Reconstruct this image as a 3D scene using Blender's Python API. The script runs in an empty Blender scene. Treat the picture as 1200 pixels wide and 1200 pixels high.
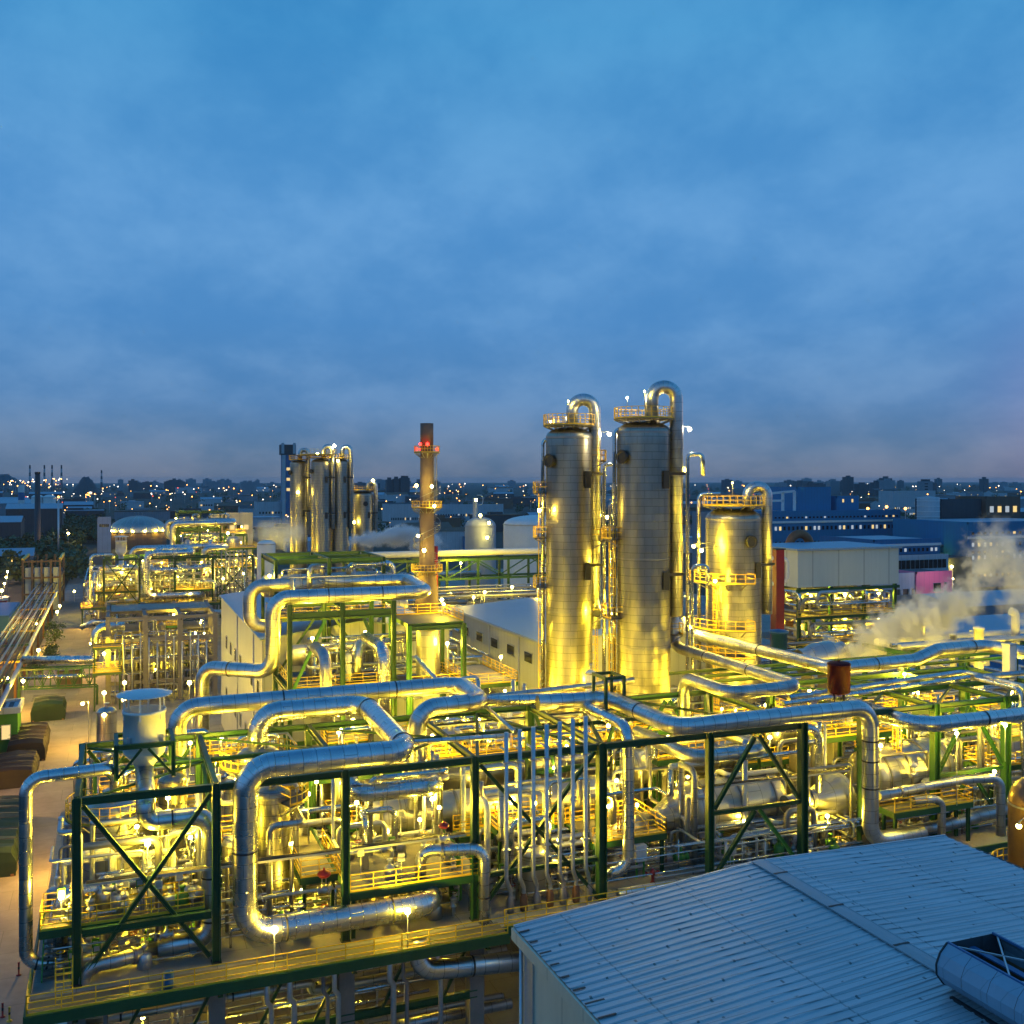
import bpy, math, random
from mathutils import Vector, Matrix
R = math.radians
sc = bpy.context.scene
COL = sc.collection
TH = R(21.3); CT, ST = math.cos(TH), math.sin(TH); H = 40.0

# ---------------------------------------------------------------- placing helpers (pixel of the 1200 px photo -> world point)
def pd(x, y, d):
    l = (x-600)/1200*d
    return Vector((l*CT+d*ST, -l*ST+d*CT, H-(y-562)/1200*d))
def pz(x, y, z): return pd(x, y, 1200*(H-z)/(y-562))
def pv(x, y, v):
    return pd(x, y, v/(-(x-600)/1200*ST+CT))
V3 = lambda *a: Vector(a)

# ---------------------------------------------------------------- mesh builder
class MB:
    def __init__(s): s.v=[]; s.f=[]; s.uv=[]; s.sm=[]; s.mi=[]
    def face(s, idx, uv=None, smooth=False, mi=0):
        s.f.append(idx); s.uv.append(uv or [(0,0)]*len(idx)); s.sm.append(smooth); s.mi.append(mi)
    def box(s, a, b, mi=0):
        x0,y0,z0=[min(p,q) for p,q in zip(a,b)]; x1,y1,z1=[max(p,q) for p,q in zip(a,b)]
        n=len(s.v); s.v+=[(x0,y0,z0),(x1,y0,z0),(x1,y1,z0),(x0,y1,z0),(x0,y0,z1),(x1,y0,z1),(x1,y1,z1),(x0,y1,z1)]
        for q in ((3,2,1,0),(4,5,6,7),(0,1,5,4),(1,2,6,5),(2,3,7,6),(3,0,4,7)): s.face([n+k for k in q],mi=mi)
        return s
    def frame(s, p, q, up=None):
        p,q=Vector(p),Vector(q); t=(q-p).normalized()
        up=Vector(up) if up else (Vector((0,0,1)) if abs(t.z)<.9 else Vector((0,1,0)))
        a=t.cross(up).normalized(); b=a.cross(t).normalized(); return p,q,a,b
    def prism(s, p, q, prof, up=None, mi=0, smooth=False):
        p,q,a,b=s.frame(p,q,up); n=len(s.v); k=len(prof); Ln=(q-p).length
        for c in (p,q):
            for (x,y) in prof: s.v.append(tuple(c+a*x+b*y))
        for i in range(k):
            j=(i+1)%k
            s.face([n+i,n+j,n+k+j,n+k+i],[(i/k,0),((i+1)/k,0),((i+1)/k,Ln),(i/k,Ln)],smooth,mi)
        s.face([n+i for i in range(k)][::-1],mi=mi); s.face([n+k+i for i in range(k)],mi=mi)
        return s
    def bar(s, p, q, w=.06, h=None, up=None, mi=0):
        h=h or w; return s.prism(p,q,[(-w/2,-h/2),(w/2,-h/2),(w/2,h/2),(-w/2,h/2)],up,mi)
    def ibeam(s, p, q, w=.4, h=.5, t=.06, up=None):
        W,Hh=w/2,h/2; k=t/2
        return s.prism(p,q,[(-W,-Hh),(W,-Hh),(W,-Hh+t),(k,-Hh+t),(k,Hh-t),(W,Hh-t),(W,Hh),(-W,Hh),(-W,Hh-t),(-k,Hh-t),(-k,-Hh+t),(-W,-Hh+t)],up)
    def tube(s, pts, r, n=12, bend=None, caps=True, mi=0, u0=0.0):
        pts=[Vector(p) for p in pts]; bend=bend if bend is not None else r*2.2
        path=[(pts[0],0.0)]; L=u0
        out=[(pts[0],L)]
        for i in range(1,len(pts)):
            if i<len(pts)-1:
                d0=(pts[i]-pts[i-1]); d1=(pts[i+1]-pts[i]); l0,l1=d0.length,d1.length
                if l0<1e-5 or l1<1e-5: continue
                d0/=l0; d1/=l1; c=max(-1,min(1,d0.dot(d1))); ph=math.acos(c)
                if ph<.03 or ph>3.1: 
                    L+=(pts[i]-out[-1][0]).length; out.append((pts[i],L)); continue
                t=min(bend*math.tan(ph/2), l0*.49, l1*.49); Rr=t/math.tan(ph/2)
                A=pts[i]-d0*t; nrm=(d1-d0*c).normalized(); C=A+nrm*Rr
                L+=(A-out[-1][0]).length
                if (A-out[-1][0]).length>1e-4: out.append((A,L))
                m=max(3,int(math.ceil(ph/R(13))))
                for k in range(1,m+1):
                    a=ph*k/m; P=C-nrm*Rr*math.cos(a)+d0*Rr*math.sin(a)
                    L+=(P-out[-1][0]).length*2.6; out.append((P,L))
            else:
                L+=(pts[i]-out[-1][0]).length; out.append((pts[i],L))
        P=[o[0] for o in out]; base=len(s.v)
        t=(P[1]-P[0]).normalized(); up=Vector((0,0,1)) if abs(t.z)<.9 else Vector((0,1,0))
        a=t.cross(up).normalized()
        for i,p in enumerate(P):
            if i==0: tt=(P[1]-P[0])
            elif i==len(P)-1: tt=P[-1]-P[-2]
            else: tt=(P[i+1]-p).normalized()+(p-P[i-1]).normalized()
            tt=tt.normalized() if tt.length>1e-6 else t
            a=(a-tt*a.dot(tt)).normalized(); b=tt.cross(a); t=tt
            rr=r[i] if isinstance(r,(list,tuple)) else r
            for k in range(n):
                an=2*math.pi*k/n; s.v.append(tuple(p+a*rr*math.cos(an)+b*rr*math.sin(an)))
        for i in range(len(P)-1):
            for k in range(n):
                j=(k+1)%n; A=base+i*n
                s.face([A+k,A+j,A+n+j,A+n+k],[(k/n,out[i][1]),((k+1)/n,out[i][1]),((k+1)/n,out[i+1][1]),(k/n,out[i+1][1])],True,mi)
        if caps:
            s.face([base+k for k in range(n)][::-1],mi=mi); s.face([base+(len(P)-1)*n+k for k in range(n)],mi=mi)
        return s
    def lathe(s, c, prof, n=24, axis=(0,0,1), mi=0, smooth=True, a0=0, a1=2*math.pi):
        c=Vector(c); t=Vector(axis).normalized(); up=Vector((0,0,1)) if abs(t.z)<.9 else Vector((0,1,0))
        a=t.cross(up).normalized(); b=t.cross(a); full=abs(a1-a0-2*math.pi)<1e-4; m=n if full else n+1
        base=len(s.v); L=0; Ls=[]
        for i,(r,h) in enumerate(prof):
            if i: L+=math.hypot(r-prof[i-1][0],h-prof[i-1][1])
            Ls.append(L)
            for k in range(m):
                an=a0+(a1-a0)*k/n; s.v.append(tuple(c+t*h+a*max(r,1e-3)*math.cos(an)+b*max(r,1e-3)*math.sin(an)))
        rm=max(p[0] for p in prof)
        for i in range(len(prof)-1):
            for k in range(n):
                j=(k+1)%m; A=base+i*m
                u0_=(a1-a0)*k/n*rm; u1_=(a1-a0)*(k+1)/n*rm
                s.face([A+k,A+j,A+m+j,A+m+k],[(u0_,Ls[i]),(u1_,Ls[i]),(u1_,Ls[i+1]),(u0_,Ls[i+1])],smooth,mi)
        return s
    def sphere(s, c, r, n=10, mi=0, sq=1):
        m=max(4,n//2); return s.lathe(c,[(r*math.sin(math.pi*i/m),-r*sq*math.cos(math.pi*i/m)) for i in range(m+1)],n,mi=mi)
    def torus(s, c, R_, r, axis=(0,0,1), n=16, k=6, mi=0):
        return s.lathe(c,[(R_+r*math.cos(2*math.pi*i/k),r*math.sin(2*math.pi*i/k)) for i in range(k+1)],n,axis,mi)
    def quad(s,a,b,c,d,mi=0,uv=None):
        n=len(s.v); s.v+=[tuple(a),tuple(b),tuple(c),tuple(d)]; s.face([n,n+1,n+2,n+3],uv,mi=mi); return s
    def poly(s, pts, mi=0):
        n=len(s.v); s.v+=[tuple(p) for p in pts]; s.face(list(range(n,n+len(pts))),mi=mi); return s
    def build(s, name, mats, parent=None, loc=None):
        if parent is not None: base=Vector(parent['_b'])
        else: base=Vector(loc) if loc is not None else Vector((0,0,0))
        me=bpy.data.meshes.new(name)
        me.from_pydata([(x-base.x,y-base.y,z-base.z) for x,y,z in s.v],[],s.f)
        uvl=me.uv_layers.new(name='UVMap'); flat=[]
        for u in s.uv:
            for p in u: flat+=p
        uvl.data.foreach_set('uv',flat)
        me.polygons.foreach_set('use_smooth',s.sm)
        if not isinstance(mats,(list,tuple)): mats=[mats]
        for m in mats: me.materials.append(m)
        if len(mats)>1: me.polygons.foreach_set('material_index',s.mi)
        me.update()
        o=bpy.data.objects.new(name,me); COL.objects.link(o)
        if parent is not None: o.parent=parent
        else: o.location=base
        o['_b']=tuple(base)
        return o

ALL=[]; REC=None
def tag(o, label, cat, group=None, kind=None):
    o['label']=label; o['category']=cat
    if group: o['group']=group
    if kind: o['kind']=kind
    ALL.append(o)
    if REC is not None: REC.append(o)
    return o
def T(name, label, cat, loc=(0,0,0), group=None):
    o=bpy.data.objects.new(name,None); COL.objects.link(o); o.empty_display_size=.2
    o.location=loc; o['_b']=tuple(loc); return tag(o,label,cat,group)
def S(mb, name, mats, label, cat, loc=None, group=None, kind=None):
    if loc is None: loc=mb.v[0] if mb.v else (0,0,0)
    return tag(mb.build(name,mats,None,loc),label,cat,group,kind)
def struct(mb,name,mats,loc=(0,0,0)):
    o=mb.build(name,mats,None,loc); o['kind']='structure'; return o
def copy_tree(o, parent=None, off=None):
    c=o.copy(); COL.objects.link(c)
    if parent is not None: c.parent=parent
    if off is not None: c.location=Vector(o.location)+Vector(off)
    for ch in o.children: copy_tree(ch,c)
    return c

# ---------------------------------------------------------------- materials
def nd(nt,t,props=None,**inp):
    n=nt.nodes.new(t)
    for k,v in (props or {}).items(): setattr(n,k,v)
    for k,v in inp.items():
        key=int(k[1:]) if k[0]=='i' and k[1:].isdigit() else k.replace('_',' ')
        sk=n.inputs[key]
        if isinstance(v,bpy.types.NodeSocket): nt.links.new(v,sk)
        else: sk.default_value=v
    return n
def MA(nt,op,a,b=0.0,c=0.0,clamp=False):
    return nd(nt,'ShaderNodeMath',{'operation':op,'use_clamp':clamp},i0=a,i1=b,i2=c).outputs[0]
def MIX(nt,f,a,b,bl='MIX'):
    n=nt.nodes.new('ShaderNodeMix'); n.data_type='RGBA'; n.blend_type=bl
    for k,v in ((0,f),(6,a),(7,b)):
        if isinstance(v,bpy.types.NodeSocket): nt.links.new(v,n.inputs[k])
        else: n.inputs[k].default_value=v if k==0 else (tuple(v)+(1,) if len(v)==3 else v)
    return n.outputs[2]
def newmat(name):
    m=bpy.data.materials.new(name); m.use_nodes=True; nt=m.node_tree
    return m,nt,nt.nodes['Principled BSDF']
def setin(nt,b,**k):
    for n,v in k.items():
        n=n.replace('_',' ')
        if isinstance(v,bpy.types.NodeSocket): nt.links.new(v,b.inputs[n])
        else: b.inputs[n].default_value=tuple(v)+(1,) if (isinstance(v,(tuple,list)) and len(v)==3) else v
def simple(name, col, rough=.5, metal=0, var=.25, scale=.8, bump=0.0, spec=.5):
    m,nt,b=newmat(name)
    g=nd(nt,'ShaderNodeNewGeometry').outputs['Position']
    n1=nd(nt,'ShaderNodeTexNoise',Vector=g,Scale=scale,Detail=6,Roughness=.65).outputs['Fac']
    n2=nd(nt,'ShaderNodeTexNoise',Vector=g,Scale=scale*9,Detail=3).outputs['Fac']
    f=MA(nt,'ADD',MA(nt,'MULTIPLY',n1,.7),MA(nt,'MULTIPLY',n2,.3))
    k=MA(nt,'MULTIPLY_ADD',f,var*2.6,1-var*1.3)
    c=nd(nt,'ShaderNodeVectorMath',{'operation':'SCALE'},i0=col,Scale=k).outputs[0]
    setin(nt,b,Base_Color=c,Metallic=metal,Roughness=MA(nt,'MULTIPLY_ADD',n2,.25,rough-.12,True),Specular_IOR_Level=spec)
    if bump:
        bp=nd(nt,'ShaderNodeBump',Strength=bump,Distance=.03,Height=f).outputs[0]; setin(nt,b,Normal=bp)
    return m
def emit(name,col,st,sample=False):
    m,nt,b=newmat(name); nt.nodes.remove(b)
    e=nd(nt,'ShaderNodeEmission',Color=tuple(col)+(1,),Strength=st)
    nt.links.new(e.outputs[0],nt.nodes['Material Output'].inputs[0])
    if not sample: m.cycles.emission_sampling='NONE'
    return m
def globe(name,col,st):
    m,nt,b=newmat(name); nt.nodes.remove(b)
    e=nd(nt,'ShaderNodeEmission',Color=tuple(col)+(1,),Strength=st); t=nd(nt,'ShaderNodeBsdfTransparent')
    a=nd(nt,'ShaderNodeAddShader'); nt.links.new(e.outputs[0],a.inputs[0]); nt.links.new(t.outputs[0],a.inputs[1])
    nt.links.new(a.outputs[0],nt.nodes['Material Output'].inputs[0]); m.cycles.emission_sampling='NONE'
    return m
def clad(name, col, rough=.28, seam=1.0, tilt=.05, rows=None, dirt=.25, metal=1.0, cvar=.15):
    """aluminium jacket: sheets laid along the UV, dark lap joints, every sheet tilted a little and stained a little differently"""
    m,nt,b=newmat(name)
    uv=nd(nt,'ShaderNodeUVMap').outputs[0]; sp=nd(nt,'ShaderNodeSeparateXYZ',Vector=uv)
    u,v=sp.outputs[0],sp.outputs[1]
    vs=MA(nt,'DIVIDE',v,seam); row=MA(nt,'FLOOR',vs); fv=MA(nt,'FRACT',vs)
    if rows: us=MA(nt,'ADD',MA(nt,'DIVIDE',u,rows),MA(nt,'MULTIPLY',row,.5))
    else: us=MA(nt,'ADD',MA(nt,'MULTIPLY',u,2.0),MA(nt,'MULTIPLY',row,.37))
    colm=MA(nt,'FLOOR',us); fu=MA(nt,'FRACT',us)
    wn=nd(nt,'ShaderNodeTexWhiteNoise',{'noise_dimensions':'3D'},Vector=nd(nt,'ShaderNodeCombineXYZ',X=colm,Y=row,Z=3.3).outputs[0])
    w=wn.outputs['Value']
    jv=MA(nt,'MULTIPLY',MA(nt,'LESS_THAN',fv,.045/seam if seam>.5 else .08),.55)
    ju=MA(nt,'LESS_THAN',fu,.022)
    line=MA(nt,'MAXIMUM',jv,MA(nt,'MULTIPLY',ju,.45))
    g=nd(nt,'ShaderNodeNewGeometry')
    mpp=nd(nt,'ShaderNodeMapping',Vector=g.outputs['Position']); mpp.inputs['Scale'].default_value=(1,1,.16 if rows else 1)
    ns=nd(nt,'ShaderNodeTexNoise',Vector=mpp.outputs[0],Scale=.8,Detail=4,Roughness=.55).outputs['Fac']
    k=MA(nt,'MULTIPLY',MA(nt,'MULTIPLY_ADD',w,cvar,1-cvar*.6),MA(nt,'MULTIPLY_ADD',ns,dirt*2,1-dirt))
    k=MA(nt,'MULTIPLY',k,MA(nt,'SUBTRACT',1.0,line))
    c=nd(nt,'ShaderNodeVectorMath',{'operation':'SCALE'},i0=col,Scale=k).outputs[0]
    off=nd(nt,'ShaderNodeVectorMath',{'operation':'SUBTRACT'},i0=wn.outputs['Color'],i1=(.5,.5,.5)).outputs[0]
    off=nd(nt,'ShaderNodeVectorMath',{'operation':'SCALE'},i0=off,Scale=tilt).outputs[0]
    wav=nd(nt,'ShaderNodeTexNoise',Vector=g.outputs['Position'],Scale=1.7,Detail=3).outputs['Color']
    wv=nd(nt,'ShaderNodeVectorMath',{'operation':'SUBTRACT'},i0=wav,i1=(.5,.5,.5)).outputs[0]
    wv=nd(nt,'ShaderNodeVectorMath',{'operation':'SCALE'},i0=wv,Scale=tilt*1.5).outputs[0]
    bp=nd(nt,'ShaderNodeBump',Strength=.5,Distance=.02,Height=MA(nt,'SUBTRACT',1.0,line)).outputs[0]
    nn=nd(nt,'ShaderNodeVectorMath',{'operation':'ADD'},i0=bp,i1=off).outputs[0]
    nn=nd(nt,'ShaderNodeVectorMath',{'operation':'ADD'},i0=nn,i1=wv).outputs[0]
    nn=nd(nt,'ShaderNodeVectorMath',{'operation':'NORMALIZE'},i0=nn).outputs[0]
    ro=MA(nt,'ADD',MA(nt,'MULTIPLY_ADD',w,cvar,rough-cvar/2),MA(nt,'MULTIPLY_ADD',ns,.16,-.08),clamp=True)
    setin(nt,b,Base_Color=c,Metallic=metal,Roughness=ro,Normal=nn)
    return m
def panelled(name,col,w=.9,rough=.5,axis='XY',dirt=.2,h=None,line=.35,metal=0.0):
    """painted sheet cladding with upright ribs and rain streaks"""
    m,nt,b=newmat(name); g=nd(nt,'ShaderNodeNewGeometry').outputs['Position']; sp=nd(nt,'ShaderNodeSeparateXYZ',Vector=g)
    t=MA(nt,'ADD',sp.outputs[0],sp.outputs[1]); f=MA(nt,'FRACT',MA(nt,'DIVIDE',t,w))
    ln=MA(nt,'LESS_THAN',f,.05)
    if h: ln=MA(nt,'MAXIMUM',ln,MA(nt,'LESS_THAN',MA(nt,'FRACT',MA(nt,'DIVIDE',sp.outputs[2],h)),.04))
    sv=nd(nt,'ShaderNodeMapping',Vector=g); sv.inputs['Scale'].default_value=(2.2,2.2,.12)
    st=nd(nt,'ShaderNodeTexNoise',Vector=sv.outputs[0],Scale=1.0,Detail=6,Roughness=.7).outputs['Fac']
    n1=nd(nt,'ShaderNodeTexNoise',Vector=g,Scale=.25,Detail=4).outputs['Fac']
    k=MA(nt,'MULTIPLY',MA(nt,'MULTIPLY_ADD',st,dirt*2,1-dirt),MA(nt,'MULTIPLY_ADD',n1,dirt,1-dirt/2))
    k=MA(nt,'MULTIPLY',k,MA(nt,'MULTIPLY_ADD',ln,-line,1.0))
    c=nd(nt,'ShaderNodeVectorMath',{'operation':'SCALE'},i0=col,Scale=k).outputs[0]
    bp=nd(nt,'ShaderNodeBump',Strength=.4,Distance=.03,Height=MA(nt,'SUBTRACT',1.0,ln)).outputs[0]
    setin(nt,b,Base_Color=c,Roughness=rough,Normal=bp,Metallic=metal)
    return m
def concrete(name,col,slab=5.0,rough=.75,stain=.45):
    m,nt,b=newmat(name); g=nd(nt,'ShaderNodeNewGeometry').outputs['Position']
    n1=nd(nt,'ShaderNodeTexNoise',Vector=g,Scale=.18,Detail=8,Roughness=.7).outputs['Fac']
    n2=nd(nt,'ShaderNodeTexNoise',Vector=g,Scale=1.6,Detail=6,Roughness=.7).outputs['Fac']
    br=nd(nt,'ShaderNodeTexBrick',{'offset':.5},Vector=g,Color1=(.86,.86,.86,1),Color2=(1,1,1,1),Mortar=(.45,.45,.45,1),Scale=1.0,Mortar_Size=.02)
    br.inputs['Brick Width'].default_value=slab; br.inputs['Row Height'].default_value=slab*.8
    k=MA(nt,'MULTIPLY_ADD',n1,stain*2,1-stain); k=MA(nt,'MULTIPLY',k,MA(nt,'MULTIPLY_ADD',n2,.4,.8))
    c=nd(nt,'ShaderNodeVectorMath',{'operation':'SCALE'},i0=col,Scale=k).outputs[0]
    c=MIX(nt,1.0,c,br.outputs['Color'],'MULTIPLY')
    setin(nt,b,Base_Color=c,Roughness=MA(nt,'MULTIPLY_ADD',n2,.3,rough-.15))
    return m

M={}
M['pipe']=clad('aluminium_pipe_jacket',(.60,.61,.62),.33,.95,.012,dirt=.35,cvar=.06); M['pipeb']=clad('dull_pipe_jacket',(.52,.52,.52),.42,1.1,.014,dirt=.4,cvar=.08); M['pipec']=clad('newer_pipe_jacket',(.66,.67,.68),.28,.85,.010,dirt=.25,cvar=.05)
M['pipe2']=clad('aluminium_jacket_fine',(.70,.71,.72),.22,1.6,.02)
M['tower']=clad('tower_cladding',(.34,.325,.29),.36,.78,.026,rows=1.5,dirt=.5,cvar=.06)
M['tank']=clad('tank_cladding',(.50,.49,.46),.38,1.3,.03,rows=1.7,dirt=.25,cvar=.12)
M['drum']=clad('drum_cladding',(.56,.55,.52),.42,1.4,.02,rows=2.2,dirt=.2,cvar=.1)
M['steel']=simple('weathered_steel',(.33,.32,.31),.4,.8,.3,1.2)
M['galv']=simple('galvanised_steel',(.55,.57,.60),.42,.75,.15,1.5)
M['green']=simple('green_steel_paint',(.018,.080,.024),.45,0,.3,.9)
M['greenlt']=simple('bright_green_paint',(.07,.26,.035),.45,0,.25,.9)
M['yellow']=simple('yellow_safety_paint',(.78,.50,.035),.45,0,.2,1.5)
M['red']=simple('red_paint',(.30,.018,.018),.4,0,.25,2)
M['maroon']=simple('maroon_paint',(.085,.013,.017),.65,0,.3,1,0,.08)
M['blue']=simple('blue_paint',(.03,.13,.30),.4,0,.2,1)
M['white']=simple('white_paint',(.74,.75,.75),.42,0,.15,.8)
M['greyp']=simple('grey_paint',(.36,.39,.42),.45,0,.2,.8)
M['dark']=simple('dark_steel',(.035,.035,.038),.5,.3,.3,1)
M['rust']=simple('rusty_steel',(.22,.105,.05),.55,.3,.45,1.4)
M['brown']=simple('brown_stained_steel',(.17,.105,.065),.36,.85,.4,1.1)
M['conc']=concrete('concrete_deck',(.30,.28,.245),4.0,stain=.6)
M['concst']=simple('concrete_column',(.22,.20,.185),.8,0,.3,.7,.2)
M['road']=concrete('concrete_road',(.30,.265,.225),6.0,.8,stain=.55)
M['asph']=concrete('asphalt',(.060,.060,.062),14,.85,.4)
M['grate']=simple('walkway_grating',(.17,.155,.12),.6,.4,.35,3)
M['wallw']=panelled('white_wall_sheet',(.44,.46,.48),1.15,.5,dirt=.2)
M['wallc']=panelled('cream_wall_sheet',(.66,.58,.44),3.1,.55,dirt=.18,line=.2)
M['boxw']=panelled('pale_clad_box',(.60,.62,.56),5.2,.5,dirt=.10,line=.3)
M['bluewall']=panelled('blue_clad_wall',(.010,.19,.39),1.6,.5,dirt=.2)
M['bluewall2']=panelled('deep_blue_clad_wall',(.010,.15,.34),2.2,.5,dirt=.2)
M['pink']=panelled('pink_clad_wall',(.86,.20,.36),2.1,.5,dirt=.1)
M['greywall']=panelled('grey_clad_wall',(.22,.26,.31),1.8,.55,dirt=.25)
M['palewall']=panelled('pale_grey_wall',(.45,.50,.55),2.5,.55,dirt=.25)
M['brick']=panelled('brown_wall',(.16,.10,.07),2.0,.7,dirt=.3)
M['roofb']=panelled('blue_grey_roof',(.30,.40,.50),.8,.45,dirt=.15,line=.2)
M['darkwall']=panelled('dark_wall',(.05,.06,.075),2.5,.6,dirt=.3)
M['cone']=simple('concrete_chimney',(.17,.115,.09),.7,0,.3,.5)
M['tarp']=simple('green_tarpaulin',(.012,.032,.016),.6,0,.5,.6,.5)
M['tarpb']=simple('brown_tarpaulin',(.026,.020,.015),.65,0,.4,.6,.5)
M['win']=simple('dark_window_glass',(.015,.018,.022),.12,0,.2,1)
YL=(1.0,.69,.022); POW=3.1
M['bulb']=globe('sodium_lamp_globe',(1.0,.82,.22),30)
M['bulbw']=globe('white_lamp_globe',(1.0,.92,.62),30)
M['lit']=emit('lit_window',(1.0,.72,.28),1.0)
M['litw']=emit('white_lit_window',(.75,.88,1.0),.55)
M['redlamp']=emit('red_beacon',(1.0,.03,.02),8)
M['orange']=emit('orange_street_lamp',(1.0,.42,.08),9)
M['far_w']=emit('far_white_lamp',(1.0,.86,.66),6)
M['far_r']=emit('far_red_sign',(1.0,.12,.06),3)

# ---------------------------------------------------------------- lamps
NL=0
LD={}
def light_child(root, p, power, col=YL, size=.14):
    w_=math.sin(p[0]*12.9+p[1]*7.3+p[2]*3.1)*43758.5; w_-=math.floor(w_); power=round(power*(.45+1.1*w_)/20)*20+10; col=(col[0],round(col[1]*(.93+.12*w_),3),round(col[2]*(.8+1.2*(1-w_)),4))
    key=(power,col,size)
    if key not in LD:
        l=bpy.data.lights.new('light_source','POINT'); l.energy=power*POW; l.color=col; l.shadow_soft_size=size; LD[key]=l
    o=bpy.data.objects.new('light_source',LD[key]); COL.objects.link(o); o.parent=root
    o.location=Vector(p)-Vector(root['_b'])
def lamp(p, label, h=2.2, power=700, r=.17, col=None, arm=(0,0), near=None, group=None, white=False):
    """globe lamp; h = length of its pole down to the deck it stands on"""
    p=Vector(p); r*=.92
    if near:
        q=Vector((p.x-near[0],p.y-near[1])); L_=q.length; k=max(0,1-(near[2]+.05)/L_); arm=(q.x*k,q.y*k) if abs(q.length-near[2])>.15 else (.05,.05); h=.9
    base=Vector((p.x-arm[0],p.y-arm[1],p.z-h))
    t=T('deck_lamp',label,'lamp',base,group)
    m=MB()
    if arm!=(0,0): m.tube([base,(base.x,base.y,p.z+.28),(p.x,p.y,p.z+.28),(p.x,p.y,p.z+.05)],.035,6,.15)
    else: m.tube([base,(p.x,p.y,p.z-.12)],.035,6)
    m.build('pole',M['galv'],t)
    sh=MB(); z=p.z+(.1 if arm!=(0,0) else -.2)
    sh.lathe((p.x,p.y,z),[(.04,.16),(.09,.14),(.13,.0)] if arm!=(0,0) else [(.06,-.02),(.10,.06),(.11,.1)],8); sh.build('lamp_holder',M['dark'],t)
    b=MB(); b.sphere(p,r,10); b.build('bulb',M['bulbw' if white else 'bulb'],t)
    light_child(t,p,power,col or ((1.0,.82,.28) if white else YL))
    return t

# ---------------------------------------------------------------- steel, rails, platforms
def rail(mb, pts, h=1.15, step=1.5, kick=True):
    for a,b in zip(pts[:-1],pts[1:]):
        a,b=Vector(a),Vector(b); L=(b-a).length; n=max(1,round(L/step)); z=Vector((0,0,1))
        for k in (h,h*.66,h*.33): mb.bar(a+z*k,b+z*k,.055)
        for i in range(n+1):
            p=a+(b-a)*i/n; mb.bar(p,p+z*(h+.02),.06)
        if kick: mb.bar(a+z*.08,b+z*.08,.03,.16)
def platform(label, u0,v0,u1,v1,z, sides='FBLR', legs=None, mat='grate', beam=.45, group=None, name='work_platform', railmat='yellow'):
    t=T(name,label,'platform',(u0,v0,z),group)
    MB().box((u0+.12,v0+.12,z-.06),(u1-.12,v1-.12,z)).build('deck',M[mat],t)
    for (a,b) in (((u0,v0),(u1,v0)),((u0,v1),(u1,v1)),((u0,v0),(u0,v1)),((u1,v0),(u1,v1))):
        MB().bar((a[0],a[1],z-beam/2+.003),(b[0],b[1],z-beam/2+.003),.16,beam).build('edge_beam',M['green'],t)
    E={'F':((u0,v0),(u1,v0)),'B':((u0,v1),(u1,v1)),'L':((u0,v0),(u0,v1)),'R':((u1,v0),(u1,v1))}
    for s in sides:
        m=MB(); a,b=E[s]; rail(m,[(a[0],a[1],z),(b[0],b[1],z)]); m.build('railing',M[railmat],t)
    if legs is not None:
        for x in (u0+.25,u1-.25):
            for y in (v0+.25,v1-.25): MB().ibeam((x,y,legs),(x,y,z-beam),.24,.24,.03,(1,0,0)).build('leg',M['green'],t)
    return t
def ladder(mb,p,z1,dirx=(1,0),w=.5,cage=True):
    p=Vector(p); d=Vector((dirx[0],dirx[1],0)).normalized(); q=Vector((-d.y,d.x,0))
    for s in (-1,1): mb.bar(p+d*s*w/2,Vector((p.x,p.y,z1))+d*s*w/2,.06)
    n=int((z1-p.z)/.35)
    for i in range(n): mb.bar(p+Vector((0,0,.35*i+.2))-d*w/2,p+Vector((0,0,.35*i+.2))+d*w/2,.04)
    if cage:
        z=p.z+2.2
        while z<z1:
            prev=None
            for k in range(6):
                a=math.pi*k/5; c=Vector((p.x,p.y,z))+d*math.cos(a)*.38+q*math.sin(a)*.65
                if prev is not None: mb.bar(prev,c,.05)
                prev=c
            z+=.9
        for k in (1,2,3,4):
            a=math.pi*k/5; o=d*math.cos(a)*.38+q*math.sin(a)*.65
            mb.bar(Vector((p.x,p.y,p.z+2.2))+o,Vector((p.x,p.y,z1))+o,.045)

class Frame:
    def __init__(s,label,base,name='steel_structure',group=None): s.t=T(name,label,'steel structure',base,group)
    def col(s,u,v,z0,z1,w=.5,mat='green'):
        MB().ibeam((u,v,z0),(u,v,z1),w,w,.07,(1,0,0)).build('column',M[mat],s.t)
        MB().box((u-w*.62,v-w*.62,z0),(u+w*.62,v+w*.62,z0+.07)).build('base_plate',M['dark'],s.t)
    def beam(s,a,b,w=.32,h=.45,mat='green'): MB().ibeam(a,b,w,h,.06).build('beam',M[mat],s.t)
    def brace(s,a,b,w=.24,mat='green'): MB().ibeam(a,b,w,w,.045).build('brace',M[mat],s.t)

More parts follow.
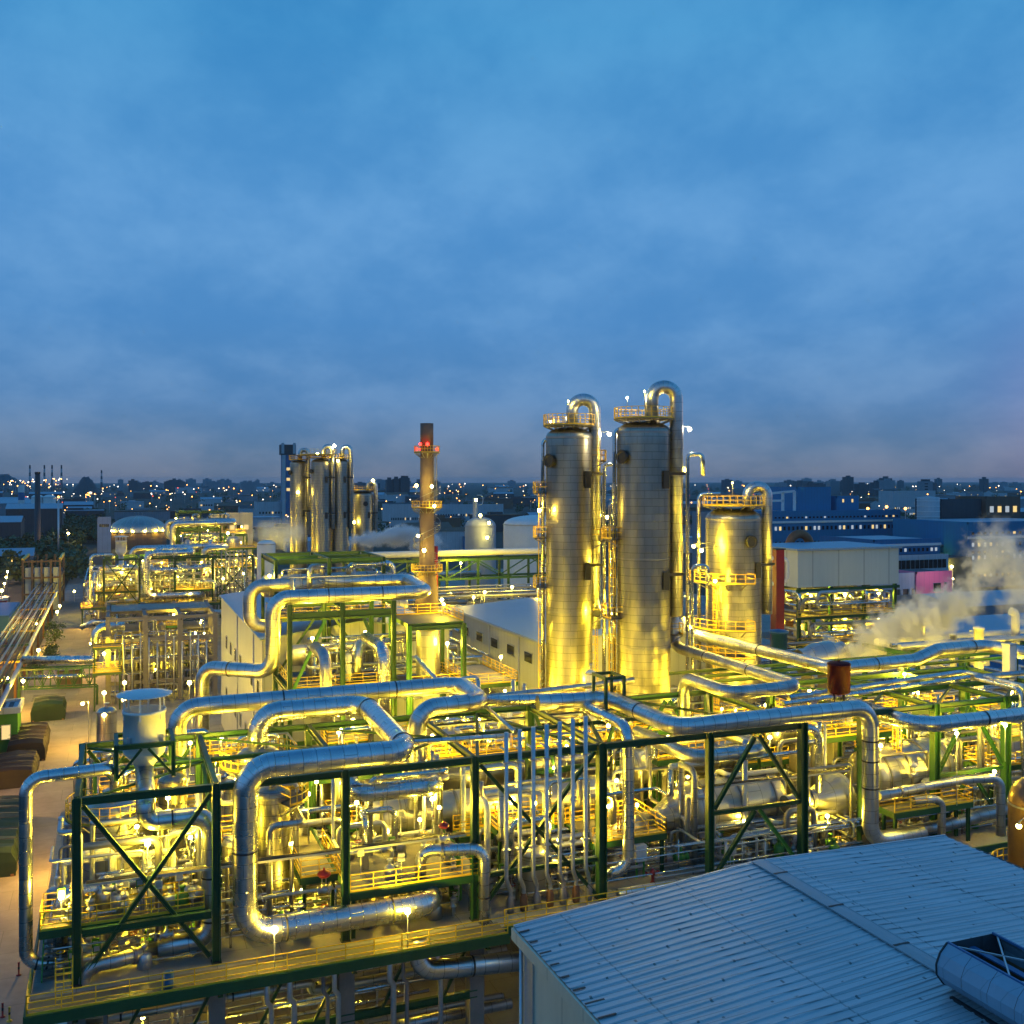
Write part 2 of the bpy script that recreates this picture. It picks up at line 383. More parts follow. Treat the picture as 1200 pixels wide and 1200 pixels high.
# ---------------------------------------------------------------- pipes, valves, vessels
def dirn(a,b): return (Vector(b)-Vector(a)).normalized()
def pipe(label, pts, r, mat='pipe', n=16, bend=None, flanges=(), cat='pipe', group=None, name='process_pipe', bands=()):
    """one pipe = one thing; flanges / bands: (segment, fraction) places of rings on it"""
    pts=[Vector(p) for p in pts]; b=pts[0]
    if mat=='pipe': mat=('pipe','pipeb','pipec')[(len(label)*7+len(pts))%3]
    t=T(name,label,cat,b,group)
    MB().tube(pts,r,n,bend).build('pipe_run',M[mat],t)
    for (i,f) in flanges:
        a,c=pts[i],pts[i+1]; P=a+(c-a)*f
        MB().lathe(P,[(r*.98,-.09),(r*1.28,-.09),(r*1.28,-.01),(r*1.2,0),(r*1.28,.01),(r*1.28,.09),(r*.98,.09)],n,c-a,smooth=False).build('flange',M['steel'],t)
    for (i,f) in bands:
        a,c=pts[i],pts[i+1]; P=a+(c-a)*f
        MB().lathe(P,[(r*1.0,-.06),(r*1.06,-.05),(r*1.06,.05),(r*1.0,.06)],n,c-a,smooth=False).build('clamp_band',M['dark'],t)
    return t
def valve(p,label,axis=(1,0,0),s=1.0,mat='red',group=None,wheel=True):
    p=Vector(p); t=T('pipe_valve',label,'valve',p-Vector((0,0,.35*s)),group); a=Vector(axis).normalized()
    m=MB(); m.lathe(p,[(.05*s,-.5*s),(.30*s,-.5*s),(.30*s,-.42*s),(.16*s,-.40*s),(.2*s,-.18*s),(.28*s,0),(.2*s,.18*s),(.16*s,.40*s),(.30*s,.42*s),(.30*s,.5*s),(.05*s,.5*s)],12,a); m.build('valve_body',M[mat],t)
    m=MB(); m.lathe(p,[(.18*s,.15*s),(.18*s,.35*s),(.1*s,.4*s),(.07*s,.8*s),(.03*s,.8*s)],10); m.build('bonnet',M[mat],t)
    if wheel:
        m=MB(); c=p+Vector((0,0,.82*s)); m.torus(c,.28*s,.035*s)
        for k in range(3):
            an=k*math.pi/3; d=Vector((math.cos(an),math.sin(an),0))*.28*s; m.bar(c-d,c+d,.04*s)
        m.build('handwheel',M[mat],t)
    return t
def actuator(p,label,s=1.0,mat='red',group=None,axis=(1,0,0)):
    """control valve: flanged body with a big dome actuator on a yoke"""
    p=Vector(p); t=T('control_valve',label,'valve',p-Vector((0,0,.3*s)),group)
    MB().lathe(p,[(.05*s,-.4*s),(.25*s,-.4*s),(.25*s,-.32*s),(.14*s,-.3*s),(.22*s,0),(.14*s,.3*s),(.25*s,.32*s),(.25*s,.4*s),(.05*s,.4*s)],12,axis).build('valve_body',M['galv'],t)
    m=MB()
    for q in (-1,1): m.bar(p+Vector((q*.12*s,0,.15*s)),p+Vector((q*.12*s,0,.75*s)),.05*s)
    m.build('yoke',M['steel'],t)
    MB().lathe(p+Vector((0,0,.75*s)),[(.05*s,0),(.3*s,.05*s),(.42*s,.18*s),(.42*s,.24*s),(.3*s,.38*s),(.08*s,.44*s),(.05*s,.6*s),(.01,.6*s)],14).build('actuator_dome',M[mat],t)
    return t
def dome(r,h,k=6): return [(r*math.cos(math.pi/2*i/k),h*math.sin(math.pi/2*i/k)) for i in range(k+1)]
def vtank(label,u,v,z0,z1,r,mat='tank',hd=None,skirt=0,ring=None,manhole=None,group=None,name='process_vessel',nozzle=True,n=32,cat='tank'):
    hd=hd if hd is not None else r*.5; t=T(name,label,cat,(u,v,z0),group)
    pr=[(r*.96,0),(r,.05)]+[(r,z0*0+(z1-z0)*k/8) for k in range(1,9)]+[(a,z1-z0+b) for a,b in dome(r,hd)[1:]]
    MB().lathe((u,v,z0),pr,n).build('shell',M[mat],t)
    for zz in (z0+.3,z1-.05):
        MB().lathe((u,v,zz),[(r,-.07),(r*1.02+.03,-.06),(r*1.02+.03,.06),(r,.07)],n,smooth=False).build('stiffening_ring',M['steel'],t)
    if nozzle:
        MB().lathe((u,v,z1+hd*.9),[(r*.2,0),(r*.2,.5),(r*.3,.5),(r*.3,.62),(.01,.62)],12).build('nozzle',M['galv'],t)
    if manhole:
        a,z=manhole; d=Vector((math.sin(a),-math.cos(a),0)); c=Vector((u,v,z))+d*r*.97
        MB().lathe(c,[(.33,0),(.33,.22),(.42,.22),(.42,.3),(.01,.3)],14,d,smooth=False).build('manhole',M['dark'],t)
    if ring:
        for (z,rr,a0,a1) in ring: ringplat(t,u,v,z,r,rr,a0,a1)
    return t
def ringplat(t,u,v,z,r,rr,a0=0,a1=2*math.pi,h=1.15):
    """ring platform round a vessel, angle measured from +u towards +v"""
    n=max(5,int((a1-a0)/.22)); P=lambda a,q,zz:(u+q*math.cos(a),v+q*math.sin(a),zz)
    m=MB(); A=[a0+(a1-a0)*k/n for k in range(n+1)]
    for a,b in zip(A[:-1],A[1:]):
        for (zz,rev) in ((z,0),(z-.1,1)):
            q=[P(a,r+.02,zz),P(a,rr,zz),P(b,rr,zz),P(b,r+.02,zz)]
            m.poly(q[::-1] if rev else q)
        m.poly([P(a,rr,z-.1),P(b,rr,z-.1),P(b,rr,z),P(a,rr,z)])
        m.poly([P(b,r+.02,z-.1),P(a,r+.02,z-.1),P(a,r+.02,z),P(b,r+.02,z)])
    m.build('ring_platform',M['grate'],t)
    m=MB()
    for a,b in zip(A[:-1],A[1:]):
        for k in (h,h*.55): m.bar(P(a,rr-.05,z+k),P(b,rr-.05,z+k),.06)
        m.bar(P(a,rr-.05,z+.08),P(b,rr-.05,z+.08),.03,.16)
        m.bar(P(a,rr-.05,z),P(a,rr-.05,z+h),.06)
    m.bar(P(a1,rr-.05,z),P(a1,rr-.05,z+h),.06)
    if a1-a0<6.2:
        for a in (a0,a1):
            for k in (h,h*.55): m.bar(P(a,r+.05,z+k),P(a,rr-.05,z+k),.06)
    m.build('railing',M['yellow'],t)
    m=MB()
    for a in A[::2]: m.bar(P(a,r,z-.9),P(a,rr-.1,z-.12),.09)
    m.build('bracket',M['steel'],t)
def hdrum(label,p,q,r,mat='drum',hd=None,saddle=None,rings=(.2,.8),group=None,name='horizontal_drum',nozzles=(.3,.7),n=28):
    p,q=Vector(p),Vector(q); L=(q-p).length; d=(q-p).normalized(); hd=hd or r*.5
    t=T(name,label,'drum',(p.x,p.y,p.z-r),group)
    pr=[(a,-b) for a,b in dome(r,hd)[::-1]]+[(r,L*k/8) for k in range(1,9)]+[(a,L+b) for a,b in dome(r,hd)[1:]]
    MB().lathe(p,pr,n,d).build('shell',M[mat],t)
    for f in rings: MB().lathe(p+d*L*f,[(r,-.08),(r*1.05,-.07),(r*1.05,.07),(r,.08)],n,d,smooth=False).build('girth_band',M['steel'],t)
    for f in nozzles:
        c=p+d*L*f+Vector((0,0,r*.95)); MB().lathe(c,[(.16,0),(.16,.4),(.26,.4),(.26,.5),(.01,.5)],10).build('nozzle',M['galv'],t)
    if saddle is not None:
        for f in (.22,.78):
            c=p+d*L*f; w=d.cross(Vector((0,0,1)))
            MB().prism(c-d*.2,c+d*.2,[(-r*.8,saddle-c.z),(r*.8,saddle-c.z),(r*.88,-r*.35),(r*.5,-r*.8),(-r*.5,-r*.8),(-r*.88,-r*.35)]).build('saddle',M['concst'],t)
    return t
SB=MB(); SBM=['pipe2','galv','steel','yellow']
def clutter(n,box,seed,label,group,rr=(.07,.2),mats=('pipe2','galv','pipe2','steel'),seg=(2,5),name='thin_pipe',vert=.3,stuff=False):
    rnd=random.Random(seed); (u0,v0,z0),(u1,v1,z1)=box
    for i in range(n):
        p=Vector((rnd.uniform(u0,u1),rnd.uniform(v0,v1),rnd.uniform(z0,z1))); pts=[p]; last=-1
        for k in range(rnd.randint(*seg)):
            ax=rnd.choices((0,1,2),(1,.7,vert*2))[0]
            if ax==last: ax=(ax+1)%3
            last=ax; q=pts[-1].copy(); lo,hi=((u0,u1),(v0,v1),(z0,z1))[ax]
            t=rnd.uniform(lo,hi)
            if abs(t-q[ax])<1.0: t=lo if q[ax]-lo>hi-q[ax] else hi
            q[ax]=t; pts.append(q)
        r=rnd.uniform(*rr)
        if stuff: SB.tube(pts,r,6,r*2.5,mi=SBM.index(rnd.choice(mats))); continue
        m=MB(); m.tube(pts,r,8,r*2.5); S(m,name,M[rnd.choice(mats)],label,'pipe',pts[0],group)
def fittings(n,box,seed,where,far=False):
    """small hand valves, junction boxes and gauge posts among the pipes, each a thing of its own"""
    rnd=random.Random(seed); (u0,v0,z0),(u1,v1,z1)=box
    for i in range(n):
        p=V3(rnd.uniform(u0,u1),rnd.uniform(v0,v1),0); q=i%3; p.z=z0
        if q==0:
            z=z0+rnd.uniform(.6,1.3); g=MB(); g.tube([p,(p.x,p.y,z)],.09,8); g.lathe((p.x,p.y,z-.3),[(.1,-.2),(.24,-.2),(.24,-.12),(.14,-.1),(.22,.1),(.14,.3),(.24,.32),(.24,.4),(.06,.42),(.05,.8),(.01,.8)],10); g.torus((p.x,p.y,z+.45),.24,.03,n=12,k=5,mi=1)
            S(g,'hand_valve',[M['galv'],M[rnd.choice(['red','yellow','dark'])]],'small upright hand valve among the pipes '+where,'valve',p,'small hand valves '+where)
        elif q==1:
            h=rnd.uniform(1.1,1.7); g=MB(); g.bar(p,p+V3(0,0,h),.07); g.box((p.x-.22,p.y-.09,z0+h),(p.x+.22,p.y+.09,z0+h+.5),1); g.box((p.x-.16,p.y-.11,z0+h+.1),(p.x+.16,p.y-.092,z0+h+.4))
            S(g,'junction_box',[M['galv'],M[rnd.choice(['white','greyp','greenlt'])]],'small junction box on a post '+where,'box',p,'junction boxes '+where)
        else:
            h=rnd.uniform(.5,1.1); r=rnd.uniform(.3,.55); g=MB(); g.lathe(p,[(r*.8,0),(r,.05),(r,h),(r*.7,h+r*.35),(.12,h+r*.45),(.12,h+r*.45+.3),(.2,h+r*.45+.3),(.2,h+r*.45+.4),(.01,h+r*.45+.4)],14)
            S(g,'filter_pot',M[rnd.choice(['drum','galv','greenlt','drum'])],'small upright filter pot '+where,'pot',p,'small filter pots '+where)
def tray(label,a,b,w=.5,group=None):
    t=T('cable_tray',label,'cable tray',a,group); a,b=Vector(a),Vector(b); d=(b-a).normalized(); q=d.cross(V3(0,0,1)).normalized()*w/2
    g=MB()
    for s in (-1,1): g.bar(a+q*s,b+q*s,.05,.14)
    n=int((b-a).length/.6)
    for i in range(n+1): c=a+(b-a)*i/max(1,n); g.bar(c-q,c+q,.05,.04)
    g.build('ladder_tray',M['galv'],t); g=MB(); rnd=random.Random(int(a.x*7))
    for k in range(4): o=q*(-.7+.45*k); g.tube([a+o+V3(0,0,.06),b+o+V3(0,0,.06)],.05+.02*rnd.random(),6)
    g.build('cables',M['dark'],t)

def module(u,v,z,seed,where,w=4.4,d=3.2,power=420,lampon=True,ground=None):
    """a small skid: railed platform on legs, a vessel, a few looping pipes and a lamp, each a thing of its own"""
    rnd=random.Random(seed); h=rnd.uniform(3.6,5.4); g0=z if ground is None else ground
    platform('small yellow-railed platform on green legs '+where,u,v,u+w,v+d,z+h,rnd.choice(('FLR','FBL','FBLR')),legs=g0,group='small railed platforms '+where)
    r=rnd.uniform(.6,1.0); t=vtank('round silver process pot by a small platform '+where,u+rnd.uniform(.5,w-1),v-1.3,g0,z+h*rnd.uniform(.6,1.2),r,rnd.choice(('drum','tank','tower')),hd=r*.55,n=20,group='process pots '+where)
    for k in range(3):
        r=rnd.uniform(.14,.32); a=u+rnd.uniform(0,w); b_=v+rnd.uniform(-2,d); c=z+h*rnd.uniform(.5,1.5); e=a+rnd.choice((-1,1))*rnd.uniform(2,5)
        S(MB().tube([(a,b_,g0),(a,b_,c),(e,b_,c),(e,b_+rnd.uniform(.5,2),g0+.5)],r,10,r*2.4),'loop_pipe',M['pipe2'],'silver pipe looping over a small platform '+where,'pipe',None,'looping pipes '+where)
    if lampon: lamp((u+w*rnd.uniform(.2,.8),v+.3,z+h+2.0),'lamp on a small railed platform '+where,2.0,power,.2,group='lamps on small platforms '+where)

def loops(n,box,seed,where,rr=(.12,.26)):
    """medium pipes that rise, run and drop between pieces of equipment, each a thing of its own"""
    rnd=random.Random(seed); (u0,v0,z0),(u1,v1,z1)=box
    for i in range(n):
        r=rnd.uniform(*rr); a=V3(rnd.uniform(u0,u1),rnd.uniform(v0,v1),z0); z=rnd.uniform(z0+1.5,z1); b_=min(u1,max(u0,a.x+rnd.choice((-1,1))*rnd.uniform(2,7))); c_=min(v1,max(v0,a.y+rnd.uniform(-3,3)))
        pts=[a,V3(a.x,a.y,z),V3(b_,a.y,z)]
        if rnd.random()<.6: pts+=[V3(b_,c_,z)]
        pts+=[V3(pts[-1].x,pts[-1].y,rnd.choice((z0,z0,z1)))]
        S(MB().tube(pts,r,10,r*2.4),'loop_pipe',M[rnd.choice(['pipe2','galv','pipeb','steel','white'])],'bent silver pipe rising and dropping '+where,'pipe',None,'bent pipes '+where)

def bulkheads(n,box,seed,where,power=55):
    """small bulkhead lamps dotted over the levels"""
    rnd=random.Random(seed); (u0,v0,z0),(u1,v1,z1)=box
    for i in range(n): lamp((rnd.uniform(u0,u1),rnd.uniform(v0,v1),rnd.uniform(z0+1.5,z1)),'small bulkhead lamp on a thin stem '+where,1.5,power,.15,group='small bulkhead lamps '+where)

# ================================================================ camera, sky, sun
cam=bpy.data.cameras.new('camera'); co=bpy.data.objects.new('camera',cam); COL.objects.link(co)
co.location=(0,0,H); co.rotation_euler=(R(90),0,-TH); cam.sensor_width=36; cam.lens=36; cam.shift_y=-38/1200
cam.clip_end=60000; cam.clip_start=.5; sc.camera=co
sc.view_settings.view_transform='Standard'; sc.view_settings.look='None'; sc.view_settings.exposure=0; sc.view_settings.gamma=1
sc.cycles.use_denoising=True; sc.cycles.max_bounces=6; sc.cycles.diffuse_bounces=3; sc.cycles.glossy_bounces=4
sc.cycles.transparent_max_bounces=8; sc.cycles.sample_clamp_indirect=4; sc.cycles.sample_clamp_direct=0
sc.cycles.use_light_tree=True; sc.cycles.volume_max_steps=96; sc.cycles.volume_step_rate=2.0; sc.cycles.volume_bounces=2
sc.cycles.caustics_reflective=False
W=bpy.data.worlds.new('World'); sc.world=W; W.use_nodes=True; nt=W.node_tree
bg=nt.nodes['Background']
SUN_AZ=TH+R(52)     # clockwise from +v
sky=nd(nt,'ShaderNodeTexSky',{'sky_type':'NISHITA','sun_disc':False,'sun_elevation':R(0.6),'sun_rotation':SUN_AZ,'air_density':1.0,'dust_density':1.0,'ozone_density':3.0})
tc=nd(nt,'ShaderNodeTexCoord').outputs['Generated']; sp=nd(nt,'ShaderNodeSeparateXYZ',Vector=tc)
zc=MA(nt,'MAXIMUM',sp.outputs[2],0.0)
rp=nt.nodes.new('ShaderNodeValToRGB'); nt.links.new(zc,rp.inputs[0]); e=rp.color_ramp.elements
stops=[(0,(.120,.170,.265)),(.03,(.115,.205,.355)),(.075,(.098,.240,.485)),(.15,(.094,.275,.580)),(.25,(.100,.305,.630)),(.40,(.058,.280,.590)),(1,(.017,.13,.37))]
e[0].position,e[0].color=stops[0][0],stops[0][1]+(1,); e[1].position,e[1].color=stops[-1][0],stops[-1][1]+(1,)
for p_,c_ in stops[1:-1]:
    q=rp.color_ramp.elements.new(p_); q.color=c_+(1,)
den=MA(nt,'ADD',zc,.42)
px_=MA(nt,'DIVIDE',sp.outputs[0],den); py_=MA(nt,'DIVIDE',sp.outputs[1],den)
cv=nd(nt,'ShaderNodeCombineXYZ',X=px_,Y=py_).outputs[0]
mp=nd(nt,'ShaderNodeMapping',Vector=cv); mp.inputs['Rotation'].default_value=(0,0,R(-25)); mp.inputs['Scale'].default_value=(1.15,1.0,1)
c1=nd(nt,'ShaderNodeTexNoise',Vector=mp.outputs[0],Scale=3.6,Detail=9,Roughness=.6,Distortion=.08).outputs['Fac']
c2=nd(nt,'ShaderNodeTexNoise',Vector=mp.outputs[0],Scale=1.1,Detail=3).outputs['Fac']
cf=nd(nt,'ShaderNodeMapRange',{'interpolation_type':'SMOOTHSTEP'},Value=MA(nt,'ADD',MA(nt,'MULTIPLY',c1,.6),MA(nt,'MULTIPLY',c2,.4)),From_Min=.37,From_Max=.63).outputs[0]
cloud=MIX(nt,1.0,rp.outputs[0],(1.42,1.20,1.10),'MULTIPLY'); dark=MIX(nt,1.0,rp.outputs[0],(.77,.90,.95),'MULTIPLY')
base=MIX(nt,cf,dark,cloud)
fin=MIX(nt,1.0,base,MIX(nt,1.0,sky.outputs[0],(.008,.008,.008),'MULTIPLY'),'ADD')
az=TH+R(31); dt=nd(nt,'ShaderNodeVectorMath',{'operation':'DOT_PRODUCT'},i0=tc,i1=(math.sin(az)*.998,math.cos(az)*.998,.055)).outputs['Value']
gl=MA(nt,'POWER',MA(nt,'MAXIMUM',dt,0.0),260.0); fin=MIX(nt,1.0,fin,MIX(nt,gl,(0,0,0),(.13,.025,.04)),'ADD')
nt.links.new(fin,bg.inputs[0]); bg.inputs[1].default_value=1.0
sl=bpy.data.lights.new('sun','SUN'); sl.energy=.06; sl.angle=R(20); sl.color=(1,.75,.62)
so=bpy.data.objects.new('sun',sl); COL.objects.link(so)
sd=Vector((math.sin(SUN_AZ)*math.cos(R(4)),math.cos(SUN_AZ)*math.cos(R(4)),math.sin(R(4))))
so.rotation_euler=sd.to_track_quat('Z','Y').to_euler()

# ================================================================ ground and roads
m,nt,b=newmat('dark_open_land'); g=nd(nt,'ShaderNodeNewGeometry').outputs['Position']
n1=nd(nt,'ShaderNodeTexNoise',Vector=g,Scale=.006,Detail=9,Roughness=.62).outputs['Fac']; n2=nd(nt,'ShaderNodeTexNoise',Vector=g,Scale=.06,Detail=6,Roughness=.7).outputs['Fac']
vv=nd(nt,'ShaderNodeTexVoronoi',Vector=g,Scale=.011).outputs['Color']
c=MIX(nt,nd(nt,'ShaderNodeMapRange',Value=n1,From_Min=.4,From_Max=.62).outputs[0],(.030,.045,.028),(.065,.062,.058))
c=MIX(nt,MA(nt,'MULTIPLY',n2,.6),c,(.020,.034,.018)); c=MIX(nt,.22,c,vv,'MULTIPLY')
setin(nt,b,Base_Color=c,Roughness=.95); M['land']=m
g=MB(); g.quad((-11000,-1500,0),(12000,-1500,0),(12000,12000,0),(-11000,12000,0)); struct(g,'ground',m)
g=MB(); g.quad((-10,-20,.004),(190,-20,.004),(190,430,.004),(-10,430,.004)); struct(g,'yard_pavement',M['conc'])
g=MB(); g.quad((-16,-20,.008),(-3.4,-20,.008),(-3.4,460,.008),(-16,460,.008)); struct(g,'access_road',M['road'])
g=MB(); g.quad((-46,60,.004),(-17.2,60,.004),(-17.2,330,.004),(-46,330,.004)); struct(g,'asphalt_road',M['asph'])
for u in (-16.2,-3.4):
    g=MB(); g.box((u,60,0),(u+.2,460,.13)); struct(g,'kerb',M['concst'])
g=MB(); g.quad((-34,470,.012),(-22,470,.012),(-75,900,.012),(-95,900,.012)); struct(g,'road',M['road'])

# ================================================================ foreground building with its ribbed roof
b=T('roofed_building','large shed with ribbed blue-grey metal roof in the right foreground','building',(15.2,-12,0))
zE,zR,uA,uR,uB,v0,v1=22.0,22.62,15.05,27.35,39.2,-12.0,38.35
SK=lambda u,v: v+(u-15.05)*.078*(v+12)/50.4
def skew(g):
    g.v=[(x,SK(x,y),z) for x,y,z in g.v]; return g
skew(MB().box((15.35,-11,0),(38.9,38.1,21.7))).build('wall',M['wallc'],b)
def roofside(ua,za,ub,zb):
    g=MB(); n=int((v1-v0)/.44); st=(v1-v0)/n; prof=[]
    for i in range(n):
        v=v0+i*st; prof+=[(v,0),(v+st*.74,0),(v+st*.79,.038),(v+st*.95,.038)]
    prof.append((v1,0)); k=10
    for j in range(k+1):
        f=j/k; 
        for (v,h) in prof: g.v.append((ua+(ub-ua)*f,v,za+(zb-za)*f+h))
    m_=len(prof)
    for j in range(k):
        for i in range(m_-1): 
            A=j*m_+i; g.face([A,A+m_,A+m_+1,A+1] if ub<ua else [A,A+1,A+m_+1,A+m_][::-1])
    return skew(g)
m,nt,bb=newmat('ribbed_roof_paint'); gp=nd(nt,'ShaderNodeNewGeometry').outputs['Position']; s_=nd(nt,'ShaderNodeSeparateXYZ',Vector=gp)
n1=nd(nt,'ShaderNodeTexNoise',Vector=gp,Scale=.22,Detail=7,Roughness=.65).outputs['Fac']
mp=nd(nt,'ShaderNodeMapping',Vector=gp); mp.inputs['Scale'].default_value=(.12,2.4,1); n2=nd(nt,'ShaderNodeTexNoise',Vector=mp.outputs[0],Scale=1.4,Detail=6,Roughness=.7).outputs['Fac']
row=MA(nt,'FLOOR',MA(nt,'DIVIDE',MA(nt,'ADD',s_.outputs[1],12.0),.442)); wn=nd(nt,'ShaderNodeTexWhiteNoise',{'noise_dimensions':'1D'},W=row).outputs['Value']
dot=MA(nt,'LESS_THAN',MA(nt,'FRACT',MA(nt,'ADD',MA(nt,'DIVIDE',s_.outputs[0],2.9),MA(nt,'MULTIPLY',row,.31))),.035)
dot=MA(nt,'MULTIPLY',dot,MA(nt,'LESS_THAN',MA(nt,'FRACT',MA(nt,'DIVIDE',s_.outputs[1],1.0)),.2))
k=MA(nt,'MULTIPLY',MA(nt,'MULTIPLY_ADD',n1,.55,.72),MA(nt,'MULTIPLY_ADD',n2,.45,.78)); k=MA(nt,'MULTIPLY',k,MA(nt,'MULTIPLY_ADD',wn,.10,.95)); lap=MA(nt,'LESS_THAN',MA(nt,'FRACT',MA(nt,'DIVIDE',s_.outputs[0],5.7)),.012); k=MA(nt,'MULTIPLY',k,MA(nt,'MULTIPLY_ADD',lap,-.35,1.0)); gro=MA(nt,'LESS_THAN',MA(nt,'ABSOLUTE',MA(nt,'SUBTRACT',MA(nt,'FRACT',MA(nt,'DIVIDE',MA(nt,'SUBTRACT',s_.outputs[1],-12.0),50.35/114)),.745)),.04); k=MA(nt,'MULTIPLY',k,MA(nt,'MULTIPLY_ADD',gro,-.45,1.0)); k=MA(nt,'MULTIPLY',k,MA(nt,'MULTIPLY_ADD',dot,-.65,1.0))
c=nd(nt,'ShaderNodeVectorMath',{'operation':'SCALE'},i0=(.50,.53,.56),Scale=k).outputs[0]
setin(nt,bb,Base_Color=c,Roughness=MA(nt,'MULTIPLY_ADD',n1,.3,.27),Metallic=.25); M['rib']=m
roofside(uA,zE,uR,zR).build('roof',m,b); roofside(uB,zE-.02,uR,zR).build('roof',m,b)
g=MB()
for s,ue in ((-1,.34),(1,.34)): g.quad((uR,v0,zR+.10),(uR+s*ue,v0,zR+.075),(uR+s*ue,v1+.03,zR+.075),(uR,v1+.03,zR+.10))
for s in (-1,1): g.bar((uR+s*.34,v0,zR+.06),(uR+s*.34,v1,zR+.06),.05,.06)
skew(g).build('ridge_flashing',M['greyp'],b)
for k in range(12): 
    g=MB(); g.box((uR-.36,37.6-k*3.7,zR+.101),(uR+.36,37.7-k*3.7,zR+.112)); g.build('flashing_lap',M['dark'],b)
g=MB(); g.bar((uA-.06,v0,zE-.26),(uA-.06,v1+.05,zE-.26),.10,.46); g.build('fascia',M['wallc'],b)
for (a,c_) in (((uA,v1+.05,zE-.1),(uR,v1+.05,zR-.1)),((uB,v1+.05,zE-.1),(uR,v1+.05,zR-.1))): skew(MB().bar(a,c_,.10,.30)).build('gable_trim',M['galv'],b)
MB().bar((uB+.05,v0,zE-.2),(uB+.05,v1,zE-.2),.1,.4).build('gutter',M['dark'],b)
MB().tube([(15.2,38.0,21.6),(15.2,38.0,0)],.07,8).build('downpipe',M['galv'],b)
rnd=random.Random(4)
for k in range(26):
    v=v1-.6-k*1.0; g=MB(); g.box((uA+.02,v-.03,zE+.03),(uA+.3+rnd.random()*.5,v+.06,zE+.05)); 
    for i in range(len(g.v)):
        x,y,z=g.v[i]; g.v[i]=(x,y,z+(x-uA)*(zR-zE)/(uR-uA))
    g.build('rib_shadow_dirt',M['dark'],b)  # dark strips standing in for shadow gaps and dirt at the rib ends
MB().box((15.28,37.0,0),(15.34,37.8,21.6)).build('corner_trim',M['galv'],b)

# DZ_DONE
b=T('roof_ventilator','curved open-topped ridge ventilator sitting on the ribbed blue-grey roof','ventilator',(27.5,2,22.68))
va,vb=1.5,27.1; cx=27.5
sidep=[(-.75,22.68),(-1.2,22.88),(-1.48,23.23),(-1.5,23.58),(-1.34,23.93),(-1.02,24.23)]
for s in (-1,1):
    g=MB()
    for j in range(24):
        y0=va+(vb-va)*j/24; y1=va+(vb-va)*(j+1)/24-.015
        for (a,c_) in zip(sidep[:-1],sidep[1:]):
            q=[(cx-s*a[0]*1,y0,a[1]),(cx-s*a[0],y1,a[1]),(cx-s*c_[0],y1,c_[1]),(cx-s*c_[0],y0,c_[1])]
            g.quad(*q)
    o=g.build('wind_shell',M['roofb'],b)
    for p in o.data.polygons: p.use_smooth=True
    g=MB(); 
    for (a,c_) in zip(sidep[:-1],sidep[1:]): g.bar((cx-s*a[0],vb,a[1]),(cx-s*c_[0],vb,c_[1]),.06)
    g.build('end_rim',M['dark'],b)
    MB().bar((cx-s*-1.0,va,24.24),(cx-s*-1.0,vb,24.24),.07,.07).build('top_rail',M['blue'],b)
    MB().quad((cx-s*.62,va,22.73),(cx-s*.62,vb,22.73),(cx-s*.72,vb,23.73),(cx-s*.72,va,23.73)).build('throat_wall',M['rust'],b)
MB().poly([(cx+x,vb-.02,z) for x,z in sidep]+[(cx-x,vb-.02,z) for x,z in sidep[::-1]]).build('end_plate',M['darkwall'],b)
MB().quad((cx-.62,va,22.74),(cx+.62,va,22.74),(cx+.62,vb,22.74),(cx-.62,vb,22.74)).build('throat_floor',M['rust'],b)
MB().bar((cx,va,23.93),(cx,vb-.05,23.93),.26,.05).build('centre_flap',M['blue'],b)
for k in range(9):
    y=vb-.2-k*2.6
    for (a,c_) in (((-1,y),(1,y-2.4)),((1,y),(-1,y-2.4))): MB().bar((cx+a[0],a[1],24.20),(cx+c_[0],c_[1],24.20),.05).build('tie_rod',M['galv'],b)
for s in (-1,1): MB().bar((cx+s*1.25,va,22.58),(cx+s*1.25,vb-.4,22.58),.14,.12).build('curb',M['dark'],b)

# ================================================================ FRONT TRAIN
UC=[-2,6,14.1,23,32.6,41.6,50,57,64.6,72.5]; VF,VB,ZT,ZD=66.0,79.5,21.1,10.0
def fronthalf(): pass
REC=[]           # things of the left unit are also copied to the far unit
# ---- left frame
F=Frame('green steel frame with crossed braces carrying the big looping pipe','' or (-2,66,0))
def bays(F,us,zb=ZD,braceX=(),ztop=ZT,vf=VF,vb=VB,mid=None,low=True):
    for u in us:
        for v in (vf,vb): F.col(u,v,zb,ztop-.0)
        F.beam((u,vf+.28,ztop-.22),(u,vb-.28,ztop-.22))
    for a,b_ in zip(us[:-1],us[1:]):
        for v in (vf,vb): F.beam((a+.27,v,ztop-.22),(b_-.27,v,ztop-.22))
        F.beam((a+.25,(vf+vb)/2,ztop-.25),(b_-.25,(vf+vb)/2,ztop-.25),.22,.3)
        m_=(vf+vb)/2
        F.brace((a+.3,vf+.3,ztop-.3),(b_-.3,m_-.2,ztop-.3),.15); F.brace((b_-.3,m_+.2,ztop-.3),(a+.3,vb-.3,ztop-.3),.15)
    for (a,b_,z0,z1,v) in braceX:
        F.brace((a+.35,v,z0+.3),(b_-.35,v,z1-.6),.26); F.brace((b_-.35,v+.27,z0+.3),(a+.35,v+.27,z1-.6),.26)
bays(F,UC[:4],braceX=((-2,6,ZD,ZT,66.0),(-2,6,ZD,ZT,79.5),(14.1,23,ZD,ZT,79.5)))
F.beam((-1.7,66,13.05),(5.7,66,13.05)); F.beam((14.4,66,12.8),(22.7,66,12.8))
for (a,b_) in ((-2,66),(6,66)): F.brace((a,66.3,16.5),(a,79.2,20.8),.22)
